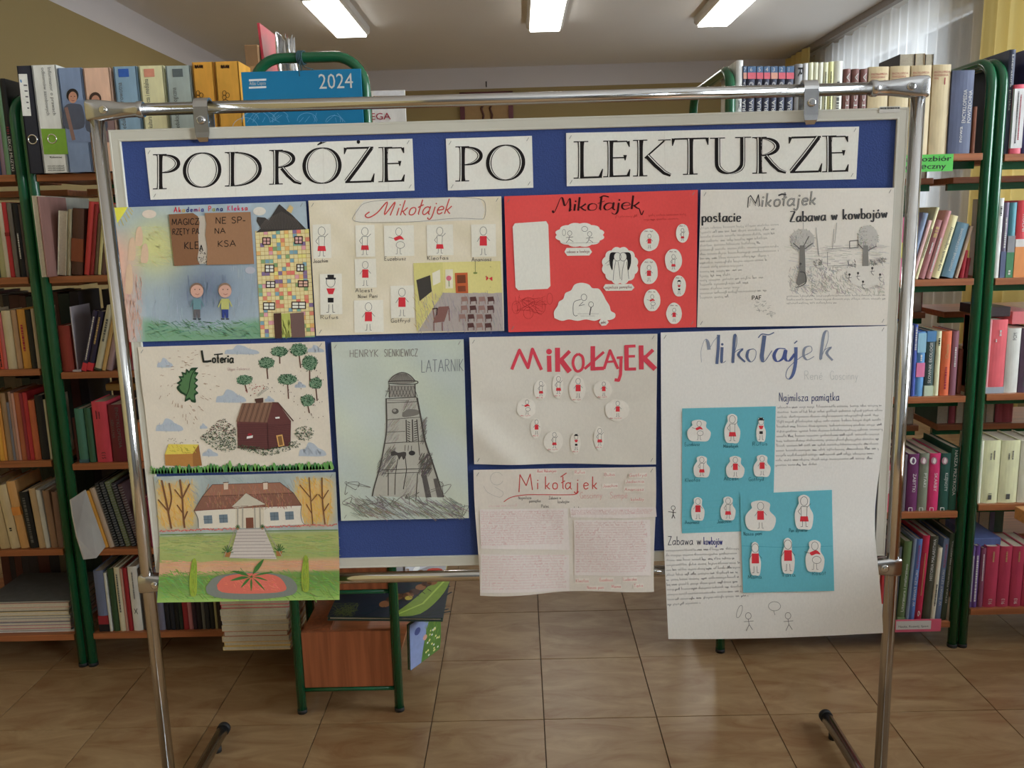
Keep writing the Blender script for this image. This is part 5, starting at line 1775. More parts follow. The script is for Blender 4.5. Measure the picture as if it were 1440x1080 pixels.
# ------------------------------------------------------------------ posters pinned on the board
def vnoise(x, y, s=0):
    return (math.sin(x * 1.3 + s) * math.sin(y * 1.7 + s * 2.1) + math.sin(x * .71 + y * .53 + s) * .7 + math.sin(x * 2.9 - y * 2.3 + s * 3) * .35) / 2.05


class Sheet:
    def __init__(s, name, label, corners, colf, Y=1.8405, bulge=None, cat='poster', group='pupils\' posters on the board', nx=26, ny=20, edge=None, staples=True):
        s.Y, s.c = Y, corners
        s.bulge = bulge or (lambda u, v: 0)
        TL, TR, BR, BL = corners
        cx_ = sum(p[0] for p in corners) / 4
        s.uv = lambda px, py: (max(-.05, min(1.05, (px - (TL[0] + (BL[0] - TL[0]) * ((py - TL[1]) / (BL[1] - TL[1]))) ) / ((TR[0] - TL[0] + BR[0] - BL[0]) / 2))), max(-.05, min(1.05, (py - TL[1] - (TR[1] - TL[1]) * ((px - TL[0]) / (TR[0] - TL[0]))) / ((BL[1] - TL[1] + BR[1] - TR[1]) / 2))))
        vs, fs, cols = [], [], []
        for j in range(ny + 1):
            for i in range(nx + 1):
                u, v = i / nx, j / ny
                px = (TL[0] * (1 - u) + TR[0] * u) * (1 - v) + (BL[0] * (1 - u) + BR[0] * u) * v
                py = (TL[1] * (1 - u) + TR[1] * u) * (1 - v) + (BL[1] * (1 - u) + BR[1] * u) * v
                if edge:
                    ex, ey = edge(u, v)
                    px += ex; py += ey
                p = PY(px, py, Y)
                p.y -= s.bulge(u, v)
                vs.append(p)
                cols.append(alb(colf(u, v, px, py)))
        for j in range(ny):
            for i in range(nx):
                a = j * (nx + 1) + i
                fs.append((a, a + nx + 1, a + nx + 2, a + 1))
        me = bpy.data.meshes.new('paper')
        me.from_pydata(vs, [], fs)
        n0 = len(vs)
        me.clear_geometry()
        me.from_pydata(vs + [p + Vector((0, .0003, 0)) for p in vs], [], fs + [tuple(i + n0 for i in f[::-1]) for f in fs])
        cols = cols + cols
        ca = me.color_attributes.new('Col', 'FLOAT_COLOR', 'POINT')
        ca.data.foreach_set('color', [x for c in cols for x in (*c, 1.0)])
        me.materials.append(M_paint)
        for p in me.polygons: p.use_smooth = True
        s.o = link(bpy.data.objects.new(name, me))
        tag(s.o, label, cat, group)
        s.d = s.draw()
        if staples:
            d = s.draw(.0004)
            for (px, py), (dx, dy) in zip(corners, ((6, 6), (-6, 5), (-6, -6), (6, -6))):
                if py > 800: continue
                d.line([(px + dx - 1.5, py + dy + 2.5), (px + dx + 1.5, py + dy - 2.5)], .7, (120, 118, 112))
            d.build('staples', M_paint, s.o)

    def draw(s, lift=0.00025):
        def fn(px, py, L):
            u, v = s.uv(px, py)
            p = PY(px, py, s.Y)
            p.y -= s.bulge(u, v) + L + lift
            return p
        d = Draw(fn, sub=13)
        TL, TR, BR, BL = s.c

        def inside(px, py):
            sg = [(b_[0] - a[0]) * (py - a[1]) - (b_[1] - a[1]) * (px - a[0]) for a, b_ in ((TL, TR), (TR, BR), (BR, BL), (BL, TL))]
            return min(sg) > -60
        d.clip = inside
        return d

    def cut(s, outline, color, fn=None, lift=.0008, name='paper_cutout', smooth=False):
        d = s.draw(lift)
        (d.blob if smooth else d.poly)(outline, color)
        d.up()
        if fn: fn(d)
        return d.build(name, M_paint, s.o)

    def done(s, name='drawing'):
        if s.d.f: s.d.build(name, M_paint, s.o)


def circ(x, y, rx, ry, n=14, wob=0, r=rnd):
    return [(x + rx * (1 + r.uniform(-wob, wob)) * math.cos(2 * math.pi * i / n), y + ry * (1 + r.uniform(-wob, wob)) * math.sin(2 * math.pi * i / n)) for i in range(n)]


def cloudy(x0, y0, x1, y1, n=9):
    cx_, cy_, rx, ry = (x0 + x1) / 2, (y0 + y1) / 2, (x1 - x0) / 2 * .93, (y1 - y0) / 2 * .92
    P = []
    for i in range(n * 6):
        a = 2 * math.pi * i / (n * 6)
        b_ = 1 + .09 * abs(math.sin(a * n / 2))
        P.append((cx_ + rx * b_ * math.cos(a), cy_ + ry * b_ * math.sin(a)))
    return P


RED, BLK = (196, 34, 48), (32, 30, 32)


def child(d, x, y, h, kind=0):
    """small plain outline figure of a child, h pixels high, feet at y"""
    r = d.r
    hd = h * .15
    yb, ys, yt = y - h * .32, y - h * .66, y - h * .84
    g = (70, 68, 68)
    lw = max(.45, h * .014)
    if kind == 0:      # red top
        d.poly([(x - h * .12, ys), (x + h * .12, ys), (x + h * .13, yb), (x - h * .13, yb)], RED)
        d.line([(x - h * .11, ys + 1), (x - h * .22, ys + h * .2)], lw, g); d.line([(x + h * .11, ys + 1), (x + h * .23, ys + h * .17)], lw, g)
    elif kind == 1:    # red skirt or shorts
        d.line([(x - h * .09, yb), (x - h * .1, ys), (x + h * .1, ys), (x + h * .09, yb)], lw, g)
        d.poly([(x - h * .12, yb - h * .02), (x + h * .12, yb - h * .02), (x + h * .15, yb + h * .15), (x - h * .14, yb + h * .15)], RED)
        d.line([(x - h * .1, ys + 1), (x - h * .2, ys + h * .16), (x - h * .12, ys + h * .26)], lw, g); d.line([(x + h * .1, ys + 1), (x + h * .22, ys - h * .1)], lw, g)
    elif kind == 2:    # red jumper bending sideways
        d.blob([(x - h * .2, ys + h * .06), (x + h * .05, ys - h * .03), (x + h * .2, ys + h * .12), (x + h * .05, ys + h * .1), (x - h * .12, ys + h * .16)], RED)
        d.ring(x + h * .06, yb - h * .02, h * .16, h * .13, lw, g)
        d.line([(x - h * .2, ys + h * .08), (x - h * .38, ys + h * .02)], lw, g)
    else:              # dark cap and red collar
        d.poly([(x - h * .12, ys), (x + h * .12, ys), (x + h * .06, ys + h * .16), (x - h * .06, ys + h * .16)], RED)
        d.rect(x - h * .08, yb - h * .08, x + h * .08, yb + h * .05, BLK)
        d.line([(x - h * .14, yt - hd * .6), (x + h * .14, yt - hd * .6)], h * .05, BLK); d.rect(x - h * .09, yt - hd * 1.3, x + h * .09, yt - hd * .6, BLK)
    d.ring(x, yt, hd * .8, hd, lw, g)
    for s_ in (-1, 1):
        d.line([(x + s_ * h * .05, yb + h * .1), (x + s_ * h * .06, y), (x + s_ * h * .12, y)], lw, g if kind != 3 else BLK)


def paperc(base, amp=3, s=0, f=9):
    return lambda u, v, px, py: tuple(max(0, min(255, c + amp * vnoise(u * f, v * f * .8, s))) for c in base)


# ---- lettered banners: inline roman capitals
def inline_caps(d, glyph, x0, x1, yt, yb, slope=-.028):
    Hh = yb - yt
    Wd = x1 - x0

    def T(x, y):
        return (x0 + x * Wd, yb - y * Hh + x * Wd * slope)

    BK, WH = (26, 22, 22), (208, 203, 196)
    blacks, whites = [], []

    def thick(pts, wf, inl=-.24, iw=.15):
        q = [T(*p) for p in pts]
        blacks.append((q, wf))
        m = len(q)
        off = []
        for i in range(m):
            a, b_ = q[max(0, i - 1)], q[min(m - 1, i + 1)]
            dx, dy = b_[0] - a[0], b_[1] - a[1]
            L = math.hypot(dx, dy) or 1
            w = wf(i / (m - 1))
            off.append((q[i][0] - dy / L * w * inl, q[i][1] + dx / L * w * inl))
        whites.append((off, lambda t, a_, b_, wf=wf: max(.05, (wf(t) - 1.6) * iw * 1.5) if wf(t) > 2.4 else .0))

    S = Hh * .150       # stem width
    th = Hh * .024

    def stem(x, y0=0.0, y1=1.0, serif=True):
        xc = x
        pts = [(xc, y0 + (y1 - y0) * i / 10) for i in range(11)]
        thick(pts, lambda t: S * (1 + .25 * abs(2 * t - 1) ** 6))
        if serif:
            for yy in (y0, y1):
                a, b_ = T(xc, yy)
                blacks.append(([(a - S * 1.35, b_), (a + S * 1.35, b_ - S * 2.7 * -slope)], lambda t: th * 1.2))

    def thin(pts, w=1.0):
        blacks.append(([T(*p) for p in pts], lambda t: th * 1.5 * w))

    def ser(x, y, up, lean=.06):
        a = T(x, y)
        b_ = T(x + lean, y + up)
        blacks.append(([b_, a], lambda t: th * (1 + 3.2 * t)))

    def arcp(cx_, cy_, rx, ry, a0, a1, n=22):
        return [(cx_ + rx * math.cos(math.radians(a0 + (a1 - a0) * i / n)), cy_ + ry * math.sin(math.radians(a0 + (a1 - a0) * i / n))) for i in range(n + 1)]

    def bowl(cx_, cy_, rx, ry, a0, a1, inl=.24):
        rng = a1 - a0
        thick(arcp(cx_, cy_, rx, ry, a0, a1), lambda t: th * 1.3 + (S - th) * abs(math.cos(math.radians(a0 + rng * t))) ** 1.3, inl)

    g = glyph
    if g in 'PR':
        stem(.24)
        if g == 'P': bowl(.32, .73, .58, .255, 90, -95)
        else:
            bowl(.24, .74, .50, .245, 90, -90)
            thick([(.42, .48), (.60, .26), (.80, .07), (1.0, 0)], lambda t: S * (.9 - .45 * t ** 3), -.24)
        thin([(.1, .995), (.34, .985)])
    elif g in 'OÓ':
        bowl(.5, .5, .44, .5, 90, 270, -.24)
        bowl(.5, .5, .44, .5, 90, -90, .24)
        if g == 'Ó': blacks.append(([T(.38, 1.09), T(.60, 1.22)], lambda t: th * (1.2 + 3.5 * t)))
    elif g == 'D':
        stem(.22); bowl(.28, .5, .66, .495, 90, -90); thin([(.1, .995), (.3, .99)]); thin([(.1, .005), (.3, .01)])
    elif g == 'E':
        stem(.28); thin([(.28, .985), (.88, .985)]); thin([(.28, .53), (.78, .53)]); thin([(.28, .015), (.90, .015)], 1.3)
        ser(.90, .985, -.16, .05); ser(.80, .60, -.15, 0); ser(.90, .0, .2, .07)
    elif g == 'L':
        stem(.30); thin([(.3, .015), (.92, .015)], 1.4); ser(.92, .0, .24, .09)
    elif g == 'K':
        stem(.22); thin([(.34, .50), (.85, .985)], 1.2); thin([(.68, .995), (1.0, .995)], .7)
        thick([(.40, .56), (.62, .30), (.84, .08), (1.0, 0)], lambda t: S * (1 - .4 * t ** 3), -.24)
    elif g == 'T':
        stem(.5, 0, .98); thin([(.03, .985), (.97, .985)], 1.2); ser(.02, 1.0, -.2, -.03); ser(.98, 1.0, -.2, .03)
        a, b_ = T(.5, 0)
    elif g == 'U':
        thick([(.2, 1.0), (.2, .62), (.2, .34)] + arcp(.49, .30, .29, .285, 180, 270)[3:] , lambda t: S * (1 - .72 * max(0, t - .45) / .55))
        thick([(.80, 1.0), (.80, .62), (.80, .34)] + arcp(.49, .30, .31, .285, 0, -90)[3:], lambda t: S * .92 * (1 - .72 * max(0, t - .4) / .6), -.24)
        thin([(.02, .997), (.38, .997)], .8); thin([(.62, .997), (1.0, .997)], .8)
    elif g in 'ZŻ':
        thin([(.08, .985), (.98, .985)], 1.5); ser(.05, 1.0, -.18, -.04)
        thick([(.90, .98), (.5, .50), (.08, .03)], lambda t: S * .95, .24)
        thin([(.04, .015), (.92, .015)], 1.5); ser(.94, 0, .24, .07)
        if g == 'Ż': d.ell(*T(.48, 1.16), Hh * .05, Hh * .055, BK)
    for q, wf in blacks:
        d.line(q, lambda t, a_, b_, wf=wf: wf(t), BK)
    d.up(2)
    for q, wf in whites:
        d.line(q, wf, WH)
    d.up(-2)


PAP = (207, 203, 195)
for nm, lab, cs, letters in (
    ('paper_banner', 'white paper banner lettered PODRÓŻE at the top left of the board', ((204, 208), (580, 195), (583, 268), (212, 281)),
     [('P', 216, 254, 218, 266), ('O', 258, 311, 216, 264), ('D', 314, 368, 215, 262), ('R', 377, 424, 212, 259.5), ('Ó', 426, 480, 209, 258.5), ('Ż', 484, 526, 208, 257), ('E', 531, 570, 208, 256)]),
    ('paper_banner', 'small white paper banner lettered PO at the top middle of the board', ((627, 195), (748, 191), (750, 264), (630, 268)),
     [('P', 641, 679, 207, 255), ('O', 684, 738, 205, 254)]),
    ('paper_banner', 'long white paper banner lettered LEKTURZE at the top right of the board', ((796, 187), (1208, 178), (1204, 252), (797, 262)),
     [('L', 804, 847, 200, 251), ('E', 847, 887, 199, 249), ('K', 888, 943, 198, 248), ('T', 946, 995, 195, 246), ('U', 997, 1056, 194.5, 245), ('R', 1056, 1105, 194, 244), ('Z', 1109, 1155, 193, 243), ('E', 1155, 1194, 192, 242)])):
    s = Sheet(nm, lab, cs, paperc(PAP, 2), Y=1.8462, nx=30, ny=6, group='lettered banners across the top of the board', cat='banner', bulge=lambda u, v: .0008 + .0006 * vnoise(u * 14, v * 2))
    for g, a, b_, t, q in letters: inline_caps(s.d, g, a, b_, t, q)
    if 'PO at' not in lab:
        for k in (.33, .66, .9):
            x = cs[0][0] + (cs[1][0] - cs[0][0]) * k + 2
            s.d.line([(x, cs[0][1] + (cs[1][1] - cs[0][1]) * k + 1), (x + 2, cs[3][1] + (cs[2][1] - cs[3][1]) * k - 1)], .4, (188, 184, 176))
    s.done('lettering')

# ---- poster: crayon picture with tiled house and torn brown cards
def col1(u, v, px, py):
    sky = (150, 165, 175)
    d1 = math.exp(-(((px - 290) / 55) ** 2 + ((py - 405) / 45) ** 2))
    d2 = math.exp(-(((px - 218) / 42) ** 2 + ((py - 348) / 40) ** 2))
    d3 = max(0, 1 - (px - 160) / 45) * min(1, max(0, (py - 315) / 40))
    n = 7 * vnoise(px * .09, py * .03)
    c = [sky[0] + n, sky[1] + n, sky[2] + n]
    mixc = lambda a, b_, t: [a[i] * (1 - t) + b_[i] * t for i in range(3)]
    c = mixc(c, (95, 108, 130), d1 * .8)
    c = mixc(c, (190, 188, 120), d2)
    c = mixc(c, (205, 160, 140), min(1, d3 * 1.3))
    g = max(0, min(1, (py - 452 - 8 * math.sin((px - 240) / 28)) / 10)) * (1 if px > 205 else max(0, (px - 195) / 10))
    c = mixc(c, (110, 150, 120), g)
    return c


s = Sheet('poster', 'crayon poster with torn brown cards, two children and a tiled house', ((160, 292), (430, 283), (443, 474), (182, 481)), col1, nx=54, ny=36)
d = s.d
d.r = random.Random(11)
d.hatch(205, 300, 360, 450, 380, (150, 163, 174), .5, 16, 90, 8, cj=6, inside=lambda x, y: math.hypot(x - 218, y - 348) > 52 and math.hypot(x - 290, (y - 405) * 1.2) > 50)
d.hatch(262, 388, 320, 428, 90, (112, 126, 146), .5, 14, 90, 8, cj=8)
d.hatch(210, 452, 362, 474, 200, (98, 140, 108), .7, 12, 15, 40, cj=14)
d.hatch(170, 390, 200, 476, 120, (200, 154, 136), .6, 14, 88, 12, cj=8)
d.hatch(190, 318, 250, 375, 140, (192, 190, 130), .5, 12, 20, 40, cj=8)
d.up()
for bx, by, l_ in ((196, 332, 22), (186, 350, 26), (204, 356, 22), (182, 392, 34)):       # faint pink shapes at the left
    d.blob([(bx - 6, by + l_ * .6), (bx - 4, by - l_ * .4), (bx + 2, by - l_ * .6), (bx + 5, by), (bx + 3, by + l_ * .6)], (196, 166, 138))
d.ell(210, 301, 10, 6, (200, 185, 170)); d.ell(365, 297, 9, 6, (196, 190, 180)); d.ell(352, 380, 7, 5, (165, 165, 175))
d.up()
d.poly([(161, 292), (180, 291), (172, 304), (165, 314)], (222, 200, 40))
for a, b_, c_, e_ in ((183, 292, 187, 298), (180, 294, 186, 302), (177, 298, 183, 307), (174, 303, 179, 312), (170, 308, 174, 317), (167, 312, 168, 318)): d.line([(a, b_), (c_, e_)], .8, (190, 170, 50))
cols = [(200, 30, 60), (200, 40, 40), (200, 160, 60), (40, 40, 110), (60, 50, 120), (120, 40, 110), (200, 60, 80), (60, 60, 140), (200, 60, 110), (190, 60, 60), (150, 150, 60), (40, 50, 120), (30, 30, 90), (50, 50, 120), (200, 90, 120), (170, 50, 70), (200, 50, 110), (190, 60, 90)]
x = 245
for ch, cc in zip('Akademia Pana Kleksa'.replace(' ', ' '), cols + cols):
    d.text(ch, x, 298.5 - (x - 245) * .03, 7.0, cc, 1.2)
    x += (GL[ch][0] * 7 + 2.35)
# tiled house
HX = lambda u, v: (359 + 8 * v + u * (75.5 + .5 * v), 325 - 3 * u + v * (149.5 + .5 * u))
d.poly([HX(0, 0), HX(1, 0), HX(1, 1), HX(0, 1)], (204, 190, 136)); d.up()
pal = [(200, 120, 95), (200, 140, 150), (110, 160, 145), (120, 150, 100), (120, 100, 140), (215, 160, 90), (205, 105, 90), (110, 150, 165), (205, 195, 110)]
for i in range(13):
    for j in range(26):
        if d.r.random() < .36:
            u0, v0 = i / 13, j / 26
            d.poly([HX(u0, v0), HX(u0 + 1 / 13, v0), HX(u0 + 1 / 13, v0 + 1 / 26), HX(u0, v0 + 1 / 26)], d.r.choice(pal))
d.up()
for i in range(14): d.line([HX(i / 13, 0), HX(i / 13, 1)], .4, (170, 130, 60))
for j in range(27): d.line([HX(0, j / 26), HX(1, j / 26)], .8 if j % 7 == 6 else .4, (150, 130, 90) if j % 7 == 6 else (170, 130, 60))
d.up()
d.poly([(360, 327), (367, 321), (361, 311), (362, 305), (373, 306), (378, 310), (393, 287), (412, 303), (431, 322.5), (400, 324)], (58, 54, 52)); d.up()
for k in range(26): d.line([(364 + k * 2.4, 322), (374 + k * 1.7, 309 - (k if k < 14 else 26 - k) * .9)], .5, (92, 84, 78))
d.poly([(403, 296), (408, 288), (413, 292), (410, 300)], (190, 165, 110))
for a, b_, c_, e_, pane in ((369, 333.5, 381, 344.6, (196, 150, 140)), (414, 332, 426, 343.5, (196, 150, 145)), (372.5, 372, 386, 383.5, (205, 205, 195)), (417, 371, 428, 382, (200, 200, 190)), (374, 395, 387.5, 405, (215, 200, 190)), (419, 394, 434, 404, (200, 160, 140)), (370, 425, 387, 436, (205, 210, 190)), (410, 424, 430.5, 434.6, (205, 215, 190))):
    d.rect(a, b_, c_, e_, (52, 34, 32)); d.up(); d.rect(a + 1.5, b_ + 1.5, c_ - 1.5, e_ - 1.5, pane); d.up()
    d.line([((a + c_) / 2, b_), ((a + c_) / 2, e_)], 1.3, (52, 34, 32)); d.line([(a, (b_ + e_) / 2), (c_, (b_ + e_) / 2)], 1.1, (52, 34, 32)); d.up(-2)
d.up(3)
d.poly([(396, 441), (409, 440), (409, 474), (397, 474)], (165, 170, 80)); d.hatch(397, 450, 408, 473, 26, (120, 140, 60), .7, 6, 90, 20); d.up()
d.poly([(385, 440.5), (395.5, 440), (397, 475.5), (387, 475.5)], (72, 48, 40)); d.poly([(408, 440.5), (427.5, 439), (429.5, 474), (411, 474.5)], (104, 80, 76))
for cx_, shirt, tr, hair in ((277, (95, 130, 138), (92, 88, 92), (120, 95, 80)), (316.5, (170, 170, 95), (45, 60, 125), (130, 105, 85))):
    d.ell(cx_, 407.5, 9.5, 10, hair, 18); d.up(); d.ell(cx_ + .4, 409.5, 9, 9, (188, 145, 128), 18); d.up()
    d.ell(cx_ - 2.5, 407, .8, .8, (50, 40, 40), 8); d.ell(cx_ + 4, 407, .8, .8, (50, 40, 40), 8); d.line([(cx_ - 2, 413), (cx_ + 1, 414.5), (cx_ + 4, 413)], .6, (120, 60, 55))
    d.poly([(cx_ - 5, 420), (cx_ + 6, 420), (cx_ + 6, 435), (cx_ - 5, 435)], shirt); d.line([(cx_ - 5, 422), (cx_ - 9, 432)], 1.6, shirt); d.line([(cx_ + 6, 422), (cx_ + 10, 431)], 1.6, shirt)
    d.poly([(cx_ - 4, 435), (cx_ + 5, 435), (cx_ + 5, 447), (cx_ + 1.5, 447), (cx_ + .5, 438), (cx_ - .5, 447), (cx_ - 4, 447)], tr)
    d.line([(cx_ - 5, 448.5), (cx_ - .5, 448.5)], 1.6, (34, 30, 34)); d.line([(cx_ + 2, 448.5), (cx_ + 6, 448.5)], 1.6, (34, 30, 34)); d.up(-2)
d.up(2)
# grey crumbs and letters between the two torn cards
d.poly([(276, 304), (292, 303), (293, 371), (279, 371)], (176, 166, 152)); d.up()
for k in range(40): d.ell(d.r.uniform(280, 291), d.r.uniform(352, 370), .7, .6, (70, 62, 56), 6)
d.text('A', 281, 353, 8, BLK, 1.4)
s.done()


def card1(dd):
    dd.text('MAGICZ', 242.5, 316.5, 8.4, (34, 26, 22), 1.15, fit=38)
    dd.text('RZĘTY PA', 243.5, 330, 8.0, (34, 26, 22), 1.1, fit=37)
    dd.text('KLE', 260, 350, 9.5, (34, 26, 22), 1.2, fit=20)


def card2(dd):
    dd.text('NE SP-', 304, 314.5, 8.6, (38, 28, 22), 1.15, fit=42)
    dd.text('NA', 302.5, 328.5, 7.4, (38, 28, 22), 1.1, fit=15)
    dd.text('KSA', 307, 347, 8.4, (38, 28, 22), 1.1, fit=25)


s.cut([(238, 301.5), (272, 299.5), (279, 304), (281.5, 313), (279.5, 330), (280.5, 350), (278, 365), (282, 372), (246, 374)], (122, 84, 56), card1, .003, 'brown_card')
s.cut([(288.5, 299.5), (353, 298), (358, 371), (291.5, 372.5), (292.5, 350), (289.5, 330), (291, 315)], (142, 104, 74), card2, .003, 'brown_card')

# ---- poster 2: pencil and cut-out squares, red slanted title
s = Sheet('poster', 'yellowish paper poster with a thin red slanted title and small glued squares', ((434, 282), (705, 276), (709, 465), (445, 472)),
          lambda u, v, px, py: (200 + 7 * vnoise(px * .05, py * .06), 190 + 7 * vnoise(px * .05, py * .06), 166 + 11 * vnoise(px * .05, py * .06)), nx=34, ny=24, bulge=lambda u, v: .001 + .0012 * (1 + vnoise(u * 7, v * 5)))
d = s.d
d.poly([(500, 312), (500, 297), (512, 282), (560, 279), (640, 277), (676, 280), (682, 296), (678, 309), (600, 312)], (196, 191, 180)); d.up()
d.line([(496, 307), (503, 296), (513, 286), (540, 281.5), (600, 278.5), (650, 277.5), (678, 281), (683, 293), (681, 306), (674, 308), (640, 307), (580, 312), (520, 313), (500, 311), (496, 307)], .6, (120, 115, 110), smooth=True)
d.up()
d.line([(520, 298), (514, 303), (519, 306), (531, 299), (545, 284), (541, 302), (556, 284), (549, 303)], 1.7, (182, 62, 56), smooth=True)
d.text('ikołajek', 557, 303, 21, (182, 62, 56), 1.6, slant=.32, fit=76, sp=.12, slope=-.035)
for x0, y0, x1, y1, kd, cap in ((440, 315.5, 465.6, 363, 1, 'Joachim'), (500, 316.5, 527, 361, 1, None), (540, 317, 582, 360, 2, 'Euzebiusz'), (600, 316, 637, 359, 1, 'Kleofas'), (662.5, 315.5, 697, 361, 0, 'Ananiasz'), (499, 364, 529, 404.5, 0, 'Alcest'),
                                (450, 385, 481, 442, 3, 'Rufus'), (549, 401.6, 582, 447, 0, 'Gotfryd'), (498, 422, 539, 467, 0, None), (675, 371, 701, 412.5, 0, 'Tata')):
    tl = (x1 - x0) * .12
    s.cut([(x0, y0 + .4), (x1, y0 - .5), (x1 + 1, y1 - .4), (x0 + 1, y1 + .4)], (208, 201, 188), lambda dd, x0=x0, y0=y0, x1=x1, y1=y1, kd=kd: child(dd, (x0 + x1) / 2, y1 - 3, (y1 - y0) - 6, kd), .0006)
    if cap and (y1 + 8 < 466): d.text(cap, x0 + 1, y1 + 6.5, 5.5, (75, 68, 64), .6, fit=min(30, (x1 - x0) * .8))
d.text('Nowi Pani', 504, 419, 5, (75, 68, 64), .6, fit=27)
# small classroom picture glued at the lower right
X, Y_ = lambda x: 430 + x / 5.053, lambda y: 270 + y / 5.053
Q = lambda *p: [(X(a), Y_(b_)) for a, b_ in p]


def classroom(dd):
    dd.poly(Q((765, 505), (975, 498), (975, 720), (790, 990)), (192, 184, 110)); dd.poly(Q((975, 498), (1385, 490), (1395, 720), (975, 715)), (200, 190, 118)); dd.poly(Q((975, 715), (1395, 715), (1408, 985), (800, 990)), (160, 150, 146)); dd.up()
    dd.hatch(X(800), Y_(730), X(1400), Y_(985), 160, (140, 132, 134), .5, 12, 78, 14)
    dd.hatch(X(775), Y_(720), X(960), Y_(960), 60, (176, 160, 110), .5, 8, 60, 14); dd.up()
    dd.poly(Q((787, 625), (885, 590), (897, 705), (810, 775)), (62, 58, 54)); dd.poly(Q((900, 575), (955, 550), (958, 640), (905, 665)), (205, 200, 180)); dd.poly(Q((992, 550), (1045, 548), (1047, 683), (994, 685)), (205, 198, 175)); dd.up()
    dd.ell(X(1017), Y_(612), 3.6, 3.6, (200, 100, 120)); dd.line(Q((1018, 630), (1020, 672)), .9, (80, 120, 60))
    dd.poly(Q((1060, 575), (1150, 572), (1155, 718), (1068, 718)), (176, 82, 38)); dd.up(); dd.poly(Q((1075, 590), (1135, 588), (1138, 645), (1078, 648)), (108, 58, 34)); dd.poly(Q((1080, 668), (1135, 666), (1138, 705), (1084, 708)), (120, 60, 34))
    dd.line(Q((1205, 490), (1205, 570)), .6, (90, 95, 60)); dd.ell(X(1205), Y_(575), 3, 1.4, (110, 125, 60), 10)
    br = (122, 84, 78)
    dd.poly(Q((945, 815), (1020, 810), (985, 920), (905, 930)), br)
    for a, b_, c_, e_ in ((912, 930, 912, 985), (970, 925, 972, 985), (1018, 820, 1022, 915), (905, 830, 915, 905)): dd.line(Q((a, b_), (c_, e_)), 1.4, br)
    dd.line(Q((900, 830), (935, 825), (930, 880)), 1.6, (60, 42, 42))
    for i in range(4):
        for j in range(4):
            a, b_ = 1105 + i * 62 + (j % 2) * 6 - j * 8, 745 + j * 62
            if i == 0 and j == 3: continue
            c_ = (140, 108, 100) if i % 2 == 0 else (84, 54, 52)
            dd.poly(Q((a, b_), (a + 42, b_ - 3), (a + 50, b_ + 28), (a + 4, b_ + 32)), c_)
            dd.line(Q((a + 4, b_ + 30), (a + 4, b_ + 52)), 1, c_); dd.line(Q((a + 46, b_ + 28), (a + 46, b_ + 50)), 1, c_)


s.cut(Q((765, 505), (1100, 497), (1386, 490), (1408, 985), (800, 992)), (196, 186, 140), classroom, .0006, 'glued_picture')
s.done()

# ---- red poster
s = Sheet('poster', 'bright red paper poster with white cloud cut-outs and a black brush title', ((709, 276), (981, 267), (979, 460), (715, 467)), paperc((208, 64, 62), 3), bulge=lambda u, v: .001 + .0008 * (1 + vnoise(u * 5, v * 5)))
d = s.d
bw = lambda t, a, b_: .9 + 2.0 * max(0, b_)
K2 = (52, 16, 18)
d.line([(777, 296), (779, 299), (784, 289), (788, 279), (791, 279), (794, 289), (797, 286), (801, 279), (802, 290), (801, 297), (804, 294)], bw, K2, smooth=True)
d.text('ikołajek', 806, 296.5, 19, K2, 2, slant=.12, fit=93, sp=.05, wf=bw, slope=-.03)
d.line([(843, 278), (849, 275.5), (856, 277)], 1.6, K2, smooth=True); d.line([(899, 294), (902, 302), (905, 296)], 1.2, K2, smooth=True)
for k, (x, y, l_) in enumerate(((865, 306, 30), (912, 304, 52), (905, 310, 48))): d.scrawl(x, y, l_, 4, (165, 34, 36), .5)
for i in range(26): d.line([(722 + d.r.uniform(0, 48), 414 + d.r.uniform(0, 30)) for _ in range(2)], .35, (165, 36, 36))
for (cx_, cy_, rx, ry) in ((726, 432, 6, 9), (743, 425, 9, 7), (760, 432, 7, 9), (743, 440, 7, 8), (773, 420, 4, 8)): d.ring(cx_, cy_, rx, ry, .4, (160, 34, 34))
WC = (207, 203, 194)


